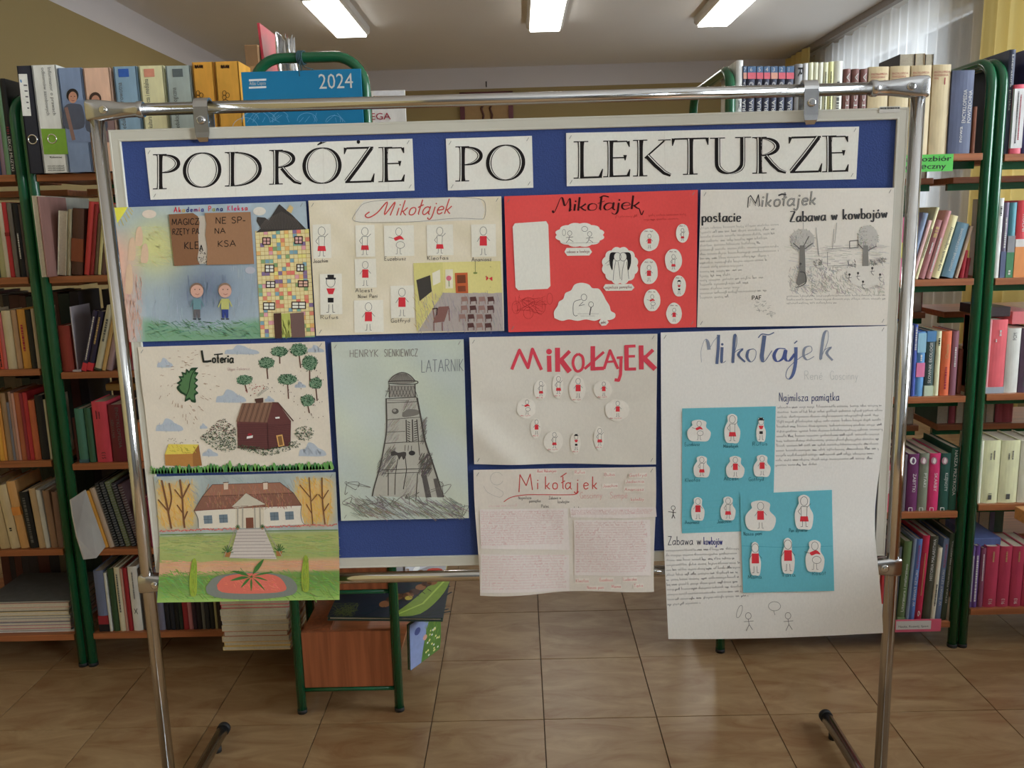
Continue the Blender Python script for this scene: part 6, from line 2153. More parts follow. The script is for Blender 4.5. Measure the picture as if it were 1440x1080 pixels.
def g3(k):
    def f(dd):
        g = (60, 58, 58)
        if k == 1:
            child(dd, 800, 341, 20, 9 - 9) if False else None
            for x, y in ((801, 331), (829, 332)):
                dd.ring(x, y - 3, 3, 3.4, .5, g); dd.line([(x, y + 1), (x - 2, y + 7), (x - 5, y + 10)], .6, g); dd.line([(x - 1, y + 5), (x + 5, y + 9)], .6, g); dd.line([(x - 5, y + 3), (x + 5, y + 2)], .6, g)
            dd.ring(822, 322, 4.2, 3.6, .5, g); dd.ring(793, 327, 2.2, 4.6, .4, g); dd.line([(788, 342), (845, 341)], .35, (120, 118, 115))
        if k == 2:
            for x, s_ in ((866, -1), (878, 1)):
                dd.blob([(x - 1 * s_, 355), (x + 8 * s_, 356), (x + 9 * s_, 370), (x + 5 * s_, 380), (x + 4 * s_, 366), (x, 362)], (34, 32, 34))
                dd.line([(x, 366), (x - 3, 380), (x - 4, 394)], .6, g); dd.line([(x + 3, 368), (x + 5, 382), (x + 6, 392)], .6, g)
            dd.up(); dd.ell(868, 361, 5, 6, WC, 16); dd.ell(876, 361, 5, 6, WC, 16); dd.up(); dd.ring(868, 361, 5, 6, .6, g); dd.ring(876, 361, 5, 6, .6, g)
            dd.line([(851, 371), (858, 365), (859, 371), (853, 373)], .4, g)
        if k == 3:
            dd.ring(821, 418, 4, 4.6, .6, g); dd.line([(817, 421), (807, 425), (806, 440), (809, 444), (812, 443)], .7, g, smooth=True); dd.line([(820, 424), (814, 430), (822, 428)], .6, g)
            dd.ring(831, 428, 3.4, 3.8, .6, g); dd.line([(831, 432), (830, 437), (829, 443)], 1.4, g); dd.line([(812, 441), (842, 441)], .35, (120, 118, 115)); dd.line([(816, 444), (836, 444)], .35, (120, 118, 115))
    return f


s.cut(cloudy(780.5, 313, 850, 347.6, 12), WC, g3(1), .0009)
s.cut(cloudy(846, 346.6, 897.5, 400, 12), WC, g3(2), .0009)
P3 = [(779.5, 447), (779, 438), (784, 430), (786, 424), (792, 420), (795, 412), (803, 408), (808, 400), (818, 397.5), (828, 400), (833, 405), (842, 406), (848, 414), (852, 422), (857, 430), (859, 437), (865, 441), (864, 447), (856, 450), (846, 448), (836, 451), (824, 449), (812, 451), (800, 449), (790, 451)]
s.cut(P3, WC, g3(3), .0009, smooth=True)
for (x0, y0, x1, y1, tx) in ((793.6, 348.6, 832.5, 359.7, 'zabawa w kowboja'), (848, 399.5, 892, 409, 'najmilsza pamiątka'), (842, 448, 856, 458, 'palec')):
    s.cut([(x0 + 3, y0), (x1 - 4, y0 - .5), (x1, (y0 + y1) / 2), (x1 - 4, y1 - .5), (x0 + 4, y1), (x0, (y0 + y1) / 2)], WC, lambda dd, x0=x0, x1=x1, y0=y0, y1=y1, tx=tx: dd.text(tx, x0 + 3, (y0 + y1) / 2 + 1.6, 4, (120, 70, 66), .45, fit=x1 - x0 - 7), .0009)
for (x, y, rx, ry, kd) in ((913, 337, 13.7, 16, 0), (959.4, 328, 9, 13.5, 1), (946.7, 366, 12, 16.5, 1), (912.4, 381.8, 12.5, 18, 0), (954.7, 402, 9.5, 15, 3), (916.9, 422, 11.7, 15.7, 2), (947.7, 440.6, 11, 15, 0)):
    s.cut(circ(x, y, rx, ry, 16, .03), WC, lambda dd, x=x, y=y, ry=ry, rx=rx, kd=kd: (child(dd, x, y + ry * .74, ry * 1.25, kd), dd.scrawl(x - rx * .5, y - ry * .68, rx * .9, 3, (120, 90, 90), .4)), .0009, smooth=True)
s.cut([(724, 314), (768, 311), (771, 316), (774, 402), (770, 406), (729, 408), (725, 404), (721, 319)], WC, None, .0009)
s.done()

# ---- poster 4: pencil writing and playground picture
s = Sheet('poster', 'white paper poster in black pencil with two trees in a playground', ((985, 267), (1257, 264), (1247, 457), (980, 460)), paperc((202, 197, 188), 3, 2), bulge=lambda u, v: .001 + .0016 * max(0, math.exp(-((u + v - .1) ** 2) * 8)) + .0009 * (1 + vnoise(u * 6, v * 6, 4)))
d = s.d
d.line([(1051, 292), (1052, 278), (1055, 275), (1062, 286), (1066, 274), (1068, 290)], 1.3, (60, 60, 62)); d.line([(1053.5, 290), (1055, 279), (1062, 289.5), (1064, 280), (1066, 291)], .5, (90, 90, 92))
d.text('ikołajek', 1070, 291, 19, (62, 62, 64), 2.2, slant=.12, fit=76, slope=-.045); d.up()
d.text('ikołajek', 1070, 291, 19, (180, 178, 172), .7, slant=.12, fit=76, slope=-.045)
d.line([(1094, 275), (1099, 273), (1105, 274)], 2.2, (62, 62, 64))
bt = lambda t, a, b_: 1.0 + 1.6 * abs(b_)
d.text('postacie', 986.5, 312, 15, (56, 56, 58), 2, fit=54, wf=bt, slope=-.01)
d.text('Zabawa w kowbojów', 1110.5, 312, 14.5, (60, 60, 62), 2, fit=136, wf=bt, slope=-.045)
for k in range(17):
    y = 322.5 + k * 6.1
    d.scrawl(984, y, (112, 108, 106, 96, 86, 112, 112, 98, 96, 62, 60, 44, 90, 70, 56, 96, 40)[k] * .98, 4.6, (140, 137, 131), .5, -.05)
d.text('PAF', 1057, 421.5, 5.5, (60, 60, 60), .9, fit=13)
for i in range(24):
    x, y = 1060 + d.r.uniform(0, 26), 424 + d.r.uniform(0, 20)
    d.line([(x, y), (x + d.r.uniform(-5, 5), y + d.r.uniform(-3, 3)), (x + d.r.uniform(-5, 5), y + d.r.uniform(-3, 3))], .5, (165, 162, 156), smooth=True)
g1, g2 = (138, 136, 132), (96, 94, 92)
d.hatch(1109, 376, 1243, 412, 420, (160, 158, 153), .6, 8, 60, 60, cj=12)
d.hatch(1109, 344, 1245, 376, 160, (176, 173, 168), .5, 14, 2, 10, cj=8); d.up()
d.blob([(1182, 376), (1190, 380), (1192, 392), (1204, 402), (1220, 405), (1236, 398), (1240, 384), (1238, 374), (1210, 372)], (196, 192, 184))
for px_, py_, rx, ry in ((1128, 338, 17, 16), (1220, 334, 14, 17)):
    d.ell(px_, py_, rx, ry, (172, 169, 163), 20); d.hatch(px_ - rx, py_ - ry, px_ + rx, py_ + ry, 150, (126, 124, 120), .55, 7, 60, 50, inside=lambda x, y, a=px_, b_=py_, rx=rx, ry=ry: ((x - a) / rx) ** 2 + ((y - b_) / ry) ** 2 < 1, cj=18)
d.up()
d.poly([(1124, 345), (1131, 345), (1132, 380), (1133, 396), (1122, 402), (1119, 398), (1123, 380)], (112, 110, 106)); d.line([(1124, 350), (1115, 342)], 1.6, g2); d.line([(1131, 350), (1142, 342)], 1.6, g2); d.line([(1129, 347), (1137, 332)], 1.4, g2)
d.poly([(1213, 345), (1220, 345), (1221, 374), (1212, 374)], (120, 118, 114)); d.line([(1220, 352), (1232, 346)], 1.4, g2); d.line([(1213, 350), (1206, 343)], 1.2, g2)
for a, b_, c_, e_ in ((1147, 320, 1150, 358), (1148, 330, 1151, 360), (1172, 322, 1170, 350), (1176, 313, 1173, 342), (1163, 354, 1163, 374), (1163, 350, 1195, 348), (1129, 313, 1129, 322)): d.line([(a, b_), (c_, e_)], .7, g1)
d.line([(1194, 339), (1206, 338), (1206, 348), (1194, 349), (1194, 339)], 1.2, (105, 103, 100)); d.line([(1163, 374), (1200, 373)], .6, g1)
for x, y in ((1125, 371), (1194, 386), (1206, 384), (1226, 377), (1237, 386), (1213, 396)):
    d.ell(x, y, 1.6, 1.8, (60, 58, 58), 8); d.line([(x, y + 1), (x - 1, y + 7), (x + 2, y + 10)], .8, g2); d.line([(x - 3, y + 5), (x + 3, y + 4)], .6, g2)
d.line([(1124, 382), (1131, 384), (1133, 396), (1126, 402), (1119, 404)], 1.1, (60, 60, 60), smooth=True)
for x, y in ((1150, 370), (1197, 372), (1228, 370), (1240, 368)): d.hatch(x - 6, y - 5, x + 6, y + 3, 24, (120, 118, 114), .6, 5, 50, 60)
for k, (y, l_) in enumerate(((417.5, 138), (422.5, 138), (427.5, 70))): d.scrawl(1106, y, l_, 3.6, (120, 118, 116), .45, -.012)
s.done()

# ---- poster 5: marker picture with a wooden house and tiny trees
s = Sheet('poster', 'marker poster of a brown wooden house, round trees and a fern leaf', ((194, 488), (457, 480), (468, 661), (214, 666)), paperc((196, 186, 170), 3, 5), nx=30, ny=22, bulge=lambda u, v: .0008 + .0022 * math.exp(-((v - .28 - .1 * u) ** 2) * 60) * max(0, 1 - u * 1.6))
d = s.d
d.r = random.Random(5)
X, Y_ = lambda x: 185 + x / 4.966, lambda y: 470 + y / 4.966
Q = lambda *p: [(X(a), Y_(b_)) for a, b_ in p]
CB, CB2 = (158, 166, 176), (140, 150, 164)
for x0, x1, y0, y1 in ((180, 285, 165, 230), (650, 880, 75, 138), (590, 790, 385, 475), (170, 352, 588, 675), (495, 600, 800, 850), (1168, 1350, 755, 850), (1230, 1340, 75, 125), (1140, 1215, 330, 372), (930, 995, 430, 470), (478, 528, 622, 658)):
    w, h = x1 - x0, y1 - y0
    d.blob(Q((x0, y1), (x0 + w * .05, y1 - h * .45), (x0 + w * .25, y1 - h * .55), (x0 + w * .38, y0), (x0 + w * .6, y0 + h * .12), (x0 + w * .75, y0 + h * .4), (x1, y1 - h * .35), (x1 - w * .03, y1)), CB)
    d.hatch(X(x0 + w * .1), Y_(y0 + h * .4), X(x1 - w * .1), Y_(y1), int(w * h / 900), CB2, .5, 5, 80, 20)
d.up()
for cx_, cy_, rx, ry, tx, ty in ((1035, 120, 65, 38, 1037, 205), (1170, 108, 65, 48, 1182, 235), (945, 200, 60, 42, 953, 312), (1245, 200, 58, 58, 1246, 345), (790, 318, 60, 38, 808, 402), (1090, 315, 75, 40, 1098, 450), (1287, 340, 50, 42, 1297, 465), (1230, 462, 52, 45, 1243, 550)):
    d.line(Q((cx_, cy_ + ry * .5), (tx, ty)), 1.6, (84, 48, 38))
    d.up()
    d.ell(X(cx_), Y_(cy_), rx / 4.966 * .9, ry / 4.966 * .9, (104, 132, 104), 16); d.up()
    for k in range(int(rx * ry / 26)):
        a, q = d.r.uniform(0, 6.28), math.sqrt(d.r.random())
        d.ell(X(cx_ + rx * q * math.cos(a)), Y_(cy_ + ry * q * math.sin(a)), .8, .65, (26, 66, 42) if d.r.random() < .75 else (58, 106, 72), 6)
    d.up(-2)
d.up(3)
for k in range(120):
    t = d.r.random()
    x, y = d.r.uniform(800, 1340), d.r.uniform(180, 600)
    if y < 200 + (1340 - x) * .35 or (720 < x < 1130 and y > 430): continue
    d.ell(X(x), Y_(y), .5, d.r.uniform(.5, 1.1), (84, 52, 46), 6)
for k in range(24): d.ell(X(d.r.uniform(800, 930)), Y_(d.r.uniform(345, 415)), .55, .8, (150, 60, 50), 6)
# fern leaf
L1 = Q((465, 232), (448, 260), (470, 268), (450, 300), (468, 318), (448, 340), (468, 360), (450, 385), (470, 410), (448, 428), (452, 475), (420, 470), (410, 455), (376, 468), (380, 430), (340, 405), (318, 370), (336, 350), (318, 340), (345, 318), (332, 292), (360, 290), (352, 262), (380, 268), (385, 240), (405, 255), (420, 234))
d.blob(L1, (34, 62, 40), 3); d.up(); d.blob([(X(405) + (x - X(405)) * .78, Y_(355) + (y - Y_(355)) * .84) for x, y in L1], (72, 108, 66), 3); d.up()
d.line(Q((465, 232), (430, 270), (412, 330), (405, 380), (385, 430), (376, 470)), 1.1, (26, 46, 32), smooth=True)
for k in range(70):
    a = d.r.uniform(0, 6.28)
    r0 = d.r.uniform(1.0, 2.15)
    x, y = 400 + 105 * r0 * math.cos(a) * .95, 350 + 125 * r0 * math.sin(a)
    if 480 < x < 730 and y < 215 or y > 620 or y < 110: continue
    an = math.atan2(y - 350, x - 400) * .4 + (.9 if x < 400 else .25)
    l_ = d.r.uniform(8, 28)
    d.line(Q((x, y), (x + l_ * math.cos(an), y + l_ * math.sin(an))), .6, (150, 118, 92))
d.up()
# title
d.line(Q((492, 112), (498, 150), (505, 190), (530, 190), (560, 185)), 3.0, (38, 40, 34)); d.text('oteria', X(566), Y_(196), 12.5, (38, 40, 34), 2.1, fit=29.5, slope=.01)
d.line(Q((578, 142), (640, 136)), 1.8, (38, 40, 34))
d.text('Olga Tokarcz', X(672), Y_(252), 4, (170, 140, 135), .45, fit=31)
# house
BR1, BR2 = (92, 52, 50), (116, 84, 66)
d.poly(Q((738, 605), (945, 612), (985, 478), (1025, 478), (1115, 605), (1112, 775), (955, 805), (745, 795)), BR1); d.up()
d.poly(Q((778, 480), (988, 475), (948, 615), (735, 608)), BR2); d.poly(Q((862, 450), (922, 442), (922, 475), (900, 478), (872, 482)), (76, 50, 42)); d.up()
for k in range(12):
    t = k / 12
    d.line(Q((778 + 210 * t, 480 - 5 * t), (735 + 213 * t, 608 + 7 * t)), .9, (78, 56, 46) if k % 2 else (134, 100, 80))
for k in range(14):
    y = 628 + k * 12.4
    d.line(Q((742, y), (955, y + 4), (1112, y - 10 if y > 640 else y)), .35, (66, 36, 38))
d.line(Q((985, 476), (1024, 476), (1132, 605)), 1.6, (84, 56, 46)); d.line(Q((950, 615), (957, 805)), .8, (64, 36, 36)); d.up()
d.poly(Q((1012, 705), (1055, 698), (1070, 775), (1028, 785)), (196, 150, 80)); d.up(); d.poly(Q((1022, 712), (1050, 708), (1060, 770), (1034, 776)), (120, 84, 46))
d.poly(Q((808, 712), (850, 704), (848, 722), (806, 728)), (205, 200, 195)); d.poly(Q((1005, 578), (1035, 574), (1036, 586), (1008, 588)), (205, 205, 200)); d.ell(X(828), Y_(698), 3.2, 1.6, (150, 30, 44), 12)
for k in range(7): d.ring(X(885 + k * 11), Y_(425 - k * 8), 1.6, 1.4, .45, (130, 132, 128), n=10)
# bushes of dots
def bush(inside, x0, y0, x1, y1, n, reds=.35):
    for _ in range(n):
        x, y = d.r.uniform(x0, x1), d.r.uniform(y0, y1)
        if inside(x, y):
            c = (104, 50, 50) if d.r.random() < reds and y < 720 else ((40, 62, 46) if d.r.random() < .6 else (84, 110, 74))
            d.ell(X(x), Y_(y), .75, .6, c, 6)
bush(lambda x, y: abs(y - 700) < (x - 450) * .75 and y > 575 + abs(x - 640) * .9 and y < 820 - abs(x - 660) * .25, 455, 575, 730, 822, 1000)
bush(lambda x, y: ((x - 1210) / 68) ** 2 + ((y - 690) / 50) ** 2 < 1, 1140, 635, 1280, 740, 220, .15)
bush(lambda x, y: 795 - abs(x - 950) * .12 + (28 if x < 1100 else -20) - 30 < y < 855 - abs(x - 945) * .30, 735, 740, 1180, 858, 700, 0)
# yellow box and grass
d.poly(Q((262, 765), (472, 768), (430, 832), (235, 838)), (200, 180, 60)); d.poly(Q((235, 838), (430, 832), (432, 922), (240, 915)), (164, 112, 48)); d.poly(Q((430, 832), (472, 768), (495, 915), (432, 922)), (140, 92, 42)); d.up()
d.hatch(X(255), Y_(775), X(450), Y_(828), 30, (170, 150, 40), .6, 5, 30, 50)
for k in range(16): d.ell(X(d.r.uniform(240, 475)), Y_(d.r.uniform(712, 762)), .5, .7, (80, 60, 50), 6)
d.up()
for k in range(58):
    x = 140 + k * 22
    if x > 1400: break
    h = d.r.uniform(30, 62) + (30 if d.r.random() < .12 else 0)
    base = 972 - (x - 140) * .026
    c = d.r.choice([(78, 132, 66), (62, 116, 62), (104, 152, 72), (52, 100, 60), (88, 142, 70)])
    d.blob(Q((x - 18, base), (x - 14, base - h * .55), (x, base - h), (x + 15, base - h * .55), (x + 20, base)), c, 3)
    if k % 8 == 7: d.up()
s.done()

# ---- poster 6: manor house in crayon
X, Y_ = lambda x: 205 + x / 5.053, lambda y: 655 + y / 5.053
Q = lambda *p: [(X(a), Y_(b_)) for a, b_ in p]


def col6(u, v, px, py):
    n = 6 * vnoise(px * .11, py * .08, 3)
    y = (py - 655) * 5.053 + (px - 205) * .14
    x = (px - 205) * 5.053
    mixc = lambda a, b_, t: [a[i] * (1 - t) + b_[i] * t for i in range(3)]
    st_ = lambda e: max(0, min(1, (y - e) / 14 + .5))
    c = [148 + n, 158 + n, 156 + n]
    for cx_, rx in ((215, 165), (1200, 160)):
        c = mixc(c, (206, 164, 90), .9 * max(0, 1 - (abs(x - cx_) / rx) ** 4) * max(0, 1 - (abs(y - 290) / 190) ** 4))
    c = mixc(c, (142, 152, 84), st_(500))
    c = mixc(c, (168, 168, 100), max(0, 1 - abs(y - 560) / 90) * st_(505) * .6)
    c = mixc(c, (186, 142, 108), st_(690))
    c = mixc(c, (98, 132, 60), st_(772))
    c = mixc(c, (140, 172, 80), max(0, min(1, (y - 850) / 120)))
    return [q + n * .5 for q in c]


s = Sheet('poster', 'crayon poster of a manor with brown roof, stairs and a round red flowerbed', ((216, 670), (472, 664), (480, 838), (226, 842)), col6, nx=52, ny=52, Y=1.8405,
          bulge=lambda u, v: .0008 + .034 * max(0, v - .55) ** 1.3 * 1.6 + .001 * vnoise(u * 6, v * 4),
          edge=lambda u, v: (3.5 * max(0, math.sin(v * math.pi)) * 1.0 * (1 - u) * (1 if v < .9 else .6), 0))
d = s.d
d.r = random.Random(21)
d.hatch(X(110), Y_(490), X(1360), Y_(640), 420, (134, 150, 84), .7, 16, 2, 12, cj=12); d.hatch(X(130), Y_(740), X(1370), Y_(920), 620, (104, 140, 60), .8, 11, 25, 35, cj=20)
d.hatch(X(130), Y_(668), X(1370), Y_(722), 180, (190, 140, 104), .7, 16, 2, 10, cj=10); d.hatch(X(300), Y_(80), X(1050), Y_(300), 120, (134, 146, 148), .6, 12, 60, 30, cj=8)
d.hatch(X(90), Y_(110), X(340), Y_(430), 200, (206, 160, 70), .8, 9, 70, 40, cj=14); d.hatch(X(1060), Y_(90), X(1320), Y_(400), 200, (208, 160, 66), .8, 9, 70, 40, cj=14); d.up()
d.poly(Q((355, 320), (640, 298), (640, 440), (375, 443), (378, 380)), (196, 188, 172)); d.poly(Q((840, 290), (1105, 280), (1105, 340), (1130, 415), (840, 428)), (198, 190, 176)); d.poly(Q((636, 292), (840, 286), (842, 440), (640, 442)), (190, 180, 160)); d.up()
RF1, RF2 = (140, 96, 76), (122, 82, 66)
d.poly(Q((475, 132), (955, 118), (1050, 192), (405, 215)), RF1); d.poly(Q((405, 215), (1050, 192), (1108, 280), (345, 318)), RF2); d.up()
d.hatch(X(420), Y_(140), X(1040), Y_(300), 260, (152, 104, 80), .6, 7, 80, 25, cj=16, inside=lambda x, y: y > Y_(135) and x > X(420) + (Y_(215) - y) * -.0 and abs(x - X(725)) < 58 + (y - Y_(135)) * .25)
d.line(Q((405, 215), (1050, 192)), .8, (84, 56, 48)); d.line(Q((345, 318), (636, 295)), .8, (110, 60, 50)); d.line(Q((840, 290), (1108, 280)), .8, (110, 60, 50)); d.line(Q((475, 132), (955, 118)), .7, (84, 56, 48))
d.line(Q((475, 132), (405, 215), (345, 318)), .7, (70, 56, 50)); d.line(Q((955, 118), (1050, 192), (1108, 280)), .7, (70, 56, 50)); d.up()
d.poly(Q((612, 290), (714, 192), (855, 272), (640, 298)), (176, 168, 150)); d.line(Q((612, 290), (714, 192), (855, 272)), .9, (110, 72, 58)); d.line(Q((612, 290), (855, 278)), .7, (110, 72, 58))
for x in (555, 835): d.poly(Q((x, 120), (x + 32, 118), (x + 32, 165), (x + 2, 168)), (190, 170, 150)); d.line(Q((x - 4, 118), (x + 36, 115)), 1.2, (92, 70, 62))
for x in (655, 690, 775, 812): d.line(Q((x, 296), (x + (4 if x > 700 else 0), 440)), 1.8, (150, 142, 128))
d.poly(Q((712, 368), (765, 366), (768, 441), (715, 443)), (112, 66, 48))
for x, y in ((413, 352), (522, 346), (883, 330), (990, 325)):
    d.poly(Q((x, y), (x + 60, y - 3), (x + 64, y + 55), (x + 5, y + 58)), (98, 112, 122)); d.up(); d.line(Q((x + 31, y), (x + 34, y + 56)), .5, (70, 80, 88)); d.line(Q((x, y + 28), (x + 62, y + 26)), .5, (70, 80, 88)); d.up(-1)
d.line(Q((345, 318), (372, 370), (378, 440)), .7, (80, 84, 86), smooth=True); d.line(Q((1108, 280), (1102, 340), (1115, 400), (1140, 420)), .7, (80, 84, 86), smooth=True)
for x in range(105, 1365, 9):
    if 640 < x < 850: continue
    y = 462 - (x - 105) * .027 - (8 if x > 850 else 0)
    d.ell(X(x), Y_(y + d.r.uniform(-8, 4)), 1.1, 1.2, d.r.choice([(190, 92, 84), (176, 104, 96), (200, 120, 110)]), 6)
d.line(Q((105, 488), (640, 475)), 1.3, (92, 122, 56)); d.line(Q((850, 462), (1365, 455)), 1.3, (92, 122, 56)); d.up()
BRK = (112, 74, 46)
for pts, w in ((((185, 445), (165, 340), (150, 260), (115, 100)), 2.6), (((170, 330), (90, 238)), 1.8), (((165, 320), (185, 230), (168, 120)), 2.2), (((278, 440), (268, 330), (262, 220), (245, 95)), 2.6), (((262, 230), (315, 125)), 2.2), (((262, 235), (208, 165)), 1.6), (((270, 340), (225, 275)), 1.5), (((275, 380), (300, 320)), 2.0),
                (((1188, 415), (1180, 320), (1172, 220), (1162, 80)), 1.6), (((1176, 230), (1095, 135)), 1.4), (((1178, 250), (1220, 200)), 1.3), (((1182, 340), (1142, 270)), 1.2), (((1275, 415), (1262, 300), (1255, 200), (1253, 82)), 2.0), (((1256, 240), (1300, 170)), 1.5), (((1256, 235), (1228, 200)), 1.2), (((1268, 320), (1302, 265)), 1.6)):
    d.line(Q(*pts), w, BRK, smooth=True)
d.poly(Q((655, 446), (840, 443), (935, 655), (600, 650)), (178, 168, 160)); d.up()
for k in range(10):
    t = k / 9
    d.line(Q((652 - 50 * t, 448 + 200 * t), (838 + 90 * t, 446 + 200 * t)), .8, (138, 126, 120))
for k in range(7):
    t = k / 6
    d.line(Q((655 - 60 * t, 446 + 200 * t), (620 - 10 * t if t < .1 else 625 - 25 * t, 465 + 185 * t)), .4, (150, 130, 110))
d.line(Q((640, 446), (560, 645)), 1.0, (150, 140, 120)); d.line(Q((850, 443), (975, 640)), 1.0, (150, 140, 120))


def pot(x, y, sc_):
    d.poly(Q((x - 22 * sc_, y), (x + 24 * sc_, y), (x + 16 * sc_, y + 34 * sc_), (x - 14 * sc_, y + 34 * sc_)), (148, 96, 48))
    for a in (-150, -120, -95, -75, -50, -25, 5, 175): d.line(Q((x, y + 4), (x + 42 * sc_ * math.cos(math.radians(a)), y + 48 * sc_ * math.sin(math.radians(a)))), 1.0 * sc_ ** .5, (54, 92, 48))


pot(585, 608, 1); pot(950, 602, 1); pot(655, 438, .45); pot(830, 436, .45); d.up()
d.blob(Q((445, 840), (520, 770), (760, 745), (1000, 765), (1085, 830), (1060, 890), (900, 915), (760, 925), (560, 915), (460, 885)), (108, 112, 104), 4); d.up()
d.blob(Q((520, 830), (580, 772), (760, 750), (930, 765), (1000, 820), (990, 870), (760, 885), (560, 875)), (192, 92, 74), 4); d.hatch(X(545), Y_(790), X(980), Y_(865), 90, (204, 104, 84), .6, 8, 20, 40, cj=14); d.up()
for tip, w in (((845, 655), 30), ((620, 735), 16), ((920, 742), 16), ((612, 800), 16), ((690, 848), 14), ((765, 870), 14), ((865, 865), 14), ((880, 800), 14)):
    bx, by = 762, 775
    dx, dy = tip[0] - bx, tip[1] - by
    L_ = math.hypot(dx, dy)
    nx_, ny_ = -dy / L_ * w * .55, dx / L_ * w * .55
    d.blob(Q((bx - nx_ * .5, by - ny_ * .5), (bx + dx * .45 + nx_, by + dy * .45 + ny_ - 8), tip, (bx + dx * .45 - nx_, by + dy * .45 - ny_ - 4), (bx + nx_ * .2, by + ny_ * .2)), (58, 104, 44), 3)
for x0, y0, y1, w in ((350, 650, 890, 28), (1140, 628, 860, 28)):
    d.blob(Q((x0 - w * .6, y0 + 30), (x0, y0), (x0 + w * .7, y0 + 30), (x0 + w, y0 + 130), (x0 + w * 1.1, y1), (x0 - w * .3, y1 + 5), (x0 - w * .9, y0 + 150)), (132, 150, 34), 4)
    d.up(); d.hatch(X(x0 - w * .5), Y_(y0 + 20), X(x0 + w * .7), Y_(y1), 60, (112, 136, 34), .6, 6, 88, 15, cj=14)
s.done()

# ---- poster 7: lighthouse in pencil
X, Y_ = lambda x: 460 + x / 4, lambda y: 470 + y / 4
Q = lambda *p: [(X(a), Y_(b_)) for a, b_ in p]
s = Sheet('poster', 'pale grey-blue poster with a pencil lighthouse on a scribbled shore', ((466, 481), (652, 477), (659.5, 728), (480, 732)),
          lambda u, v, px, py: (172 + 7 * vnoise(u * 5, v * 7, 1), 180 + 5 * vnoise(u * 5, v * 7, 1), 170 + 8 * vnoise(u * 5 + 2, v * 7, 6)), nx=20, ny=26, bulge=lambda u, v: .001 + .0012 * (1 + vnoise(u * 4, v * 5, 2)))
d = s.d
d.r = random.Random(31)
PEN, PL_ = (72, 68, 64), (120, 116, 110)
d.text('HENRYK', X(128), Y_(128), 10, PL_, .9, fit=40, slope=-.02); d.text('SIENKIEWICZ', X(322), Y_(124), 10, PL_, .9, fit=47, slope=-.01)
d.text('LATARNIK', X(530), Y_(213), 17, (98, 104, 112), .8, fit=59, slope=-.03)
d.poly(Q((333, 360), (505, 355), (550, 600), (655, 915), (255, 910), (325, 610)), (158, 156, 146)); d.up()
ins = lambda x, y: True
d.hatch(X(335), Y_(640), X(380), Y_(760), 90, (110, 106, 100), .6, 12, 125, 8); d.hatch(X(290), Y_(700), X(350), Y_(790), 80, (112, 108, 102), .6, 10, 125, 8)
d.hatch(X(520), Y_(680), X(585), Y_(790), 150, (84, 80, 76), .7, 10, 120, 12); d.hatch(X(530), Y_(480), X(555), Y_(600), 50, (108, 104, 98), .6, 10, 120, 10); d.hatch(X(335), Y_(480), X(400), Y_(600), 60, (140, 136, 128), .5, 10, 130, 8)
d.hatch(X(430), Y_(370), X(500), Y_(460), 50, (136, 132, 126), .5, 12, 125, 8); d.hatch(X(430), Y_(790), X(510), Y_(900), 40, (140, 136, 128), .5, 12, 120, 10)
d.poly(Q((350, 285), (495, 285), (497, 352), (352, 355)), (134, 130, 122)); d.blob(Q((345, 268), (370, 235), (420, 214), (465, 228), (498, 268), (420, 278)), (124, 120, 112), 4); d.up()
for k in range(16): d.line(Q((352 + k * 9, 290), (352 + k * 9 + 22 * (1 if k % 2 else -1), 350)), .8, (84, 80, 76))
for k in range(12): d.line(Q((356 + k * 12, 268), (400 + k * 4, 222)), .7, (88, 84, 80))
W1 = 1.5
for pts, w in ((((345, 268), (380, 262), (500, 262), (500, 278), (420, 280), (345, 275)), 1.4), (((345, 268), (372, 235), (420, 214), (465, 228), (498, 265)), 1.2), (((350, 280), (352, 355)), 1.3), (((495, 280), (497, 352)), 1.6),
                (((330, 362), (505, 352)), 1.2), (((338, 385), (508, 378)), .8), (((333, 360), (336, 520), (325, 610), (300, 740), (268, 850), (255, 910)), 1.8), (((506, 355), (530, 480), (552, 600), (600, 740), (655, 915)), 2.4), (((340, 480), (525, 465)), .8), (((333, 550), (440, 545)), .7), (((328, 612), (550, 600)), 1.0), (((308, 762), (590, 752)), 1.0), (((316, 782), (515, 775)), .8),
                (((445, 480), (448, 605)), 1.6), (((480, 478), (483, 605)), 1.8), (((505, 478), (515, 600)), 1.6), (((515, 605), (522, 680)), 1.0), (((345, 762), (345, 905)), 1.1), (((398, 700), (385, 790), (382, 900)), 1.0), (((440, 690), (448, 760), (430, 870)), 1.1), (((510, 780), (500, 935)), 1.2), (((330, 318), (350, 320)), .8), (((345, 370), (460, 372), (430, 430)), .5)):
    d.line(Q(*pts), w, PEN, smooth=len(pts) > 3)
for k in range(9):
    d.line(Q((452, 490 + k * 13), (468, 498 + k * 13)), 1.2, PEN); d.line(Q((490, 492 + k * 13), (508, 488 + k * 13)), 1.2, PEN)
d.ell(X(384), Y_(432), 4.8, 4, (92, 88, 84)); d.up(); d.ell(X(380), Y_(428), 2.4, 2, (140, 136, 130)); d.up(-1)
d.blob(Q((425, 440), (460, 420), (515, 428), (510, 452), (430, 465)), (112, 108, 102), 4)
d.ell(X(478), Y_(667), 4.6, 3.4, (52, 50, 50)); d.blob(Q((360, 660), (380, 655), (400, 665), (440, 660), (445, 680), (430, 705), (420, 685), (405, 705), (395, 680), (362, 682)), (66, 62, 60), 3)
for k in range(6): d.line(Q((440 + k * 9, 622 + k), (438 + k * 9, 655)), .8, (160, 158, 150) if k % 2 else PEN)
d.poly(Q((532, 792), (560, 790), (588, 915), (556, 916)), (82, 78, 76)); d.poly(Q((598, 812), (618, 808), (655, 915), (620, 915)), (86, 82, 80))
d.up()
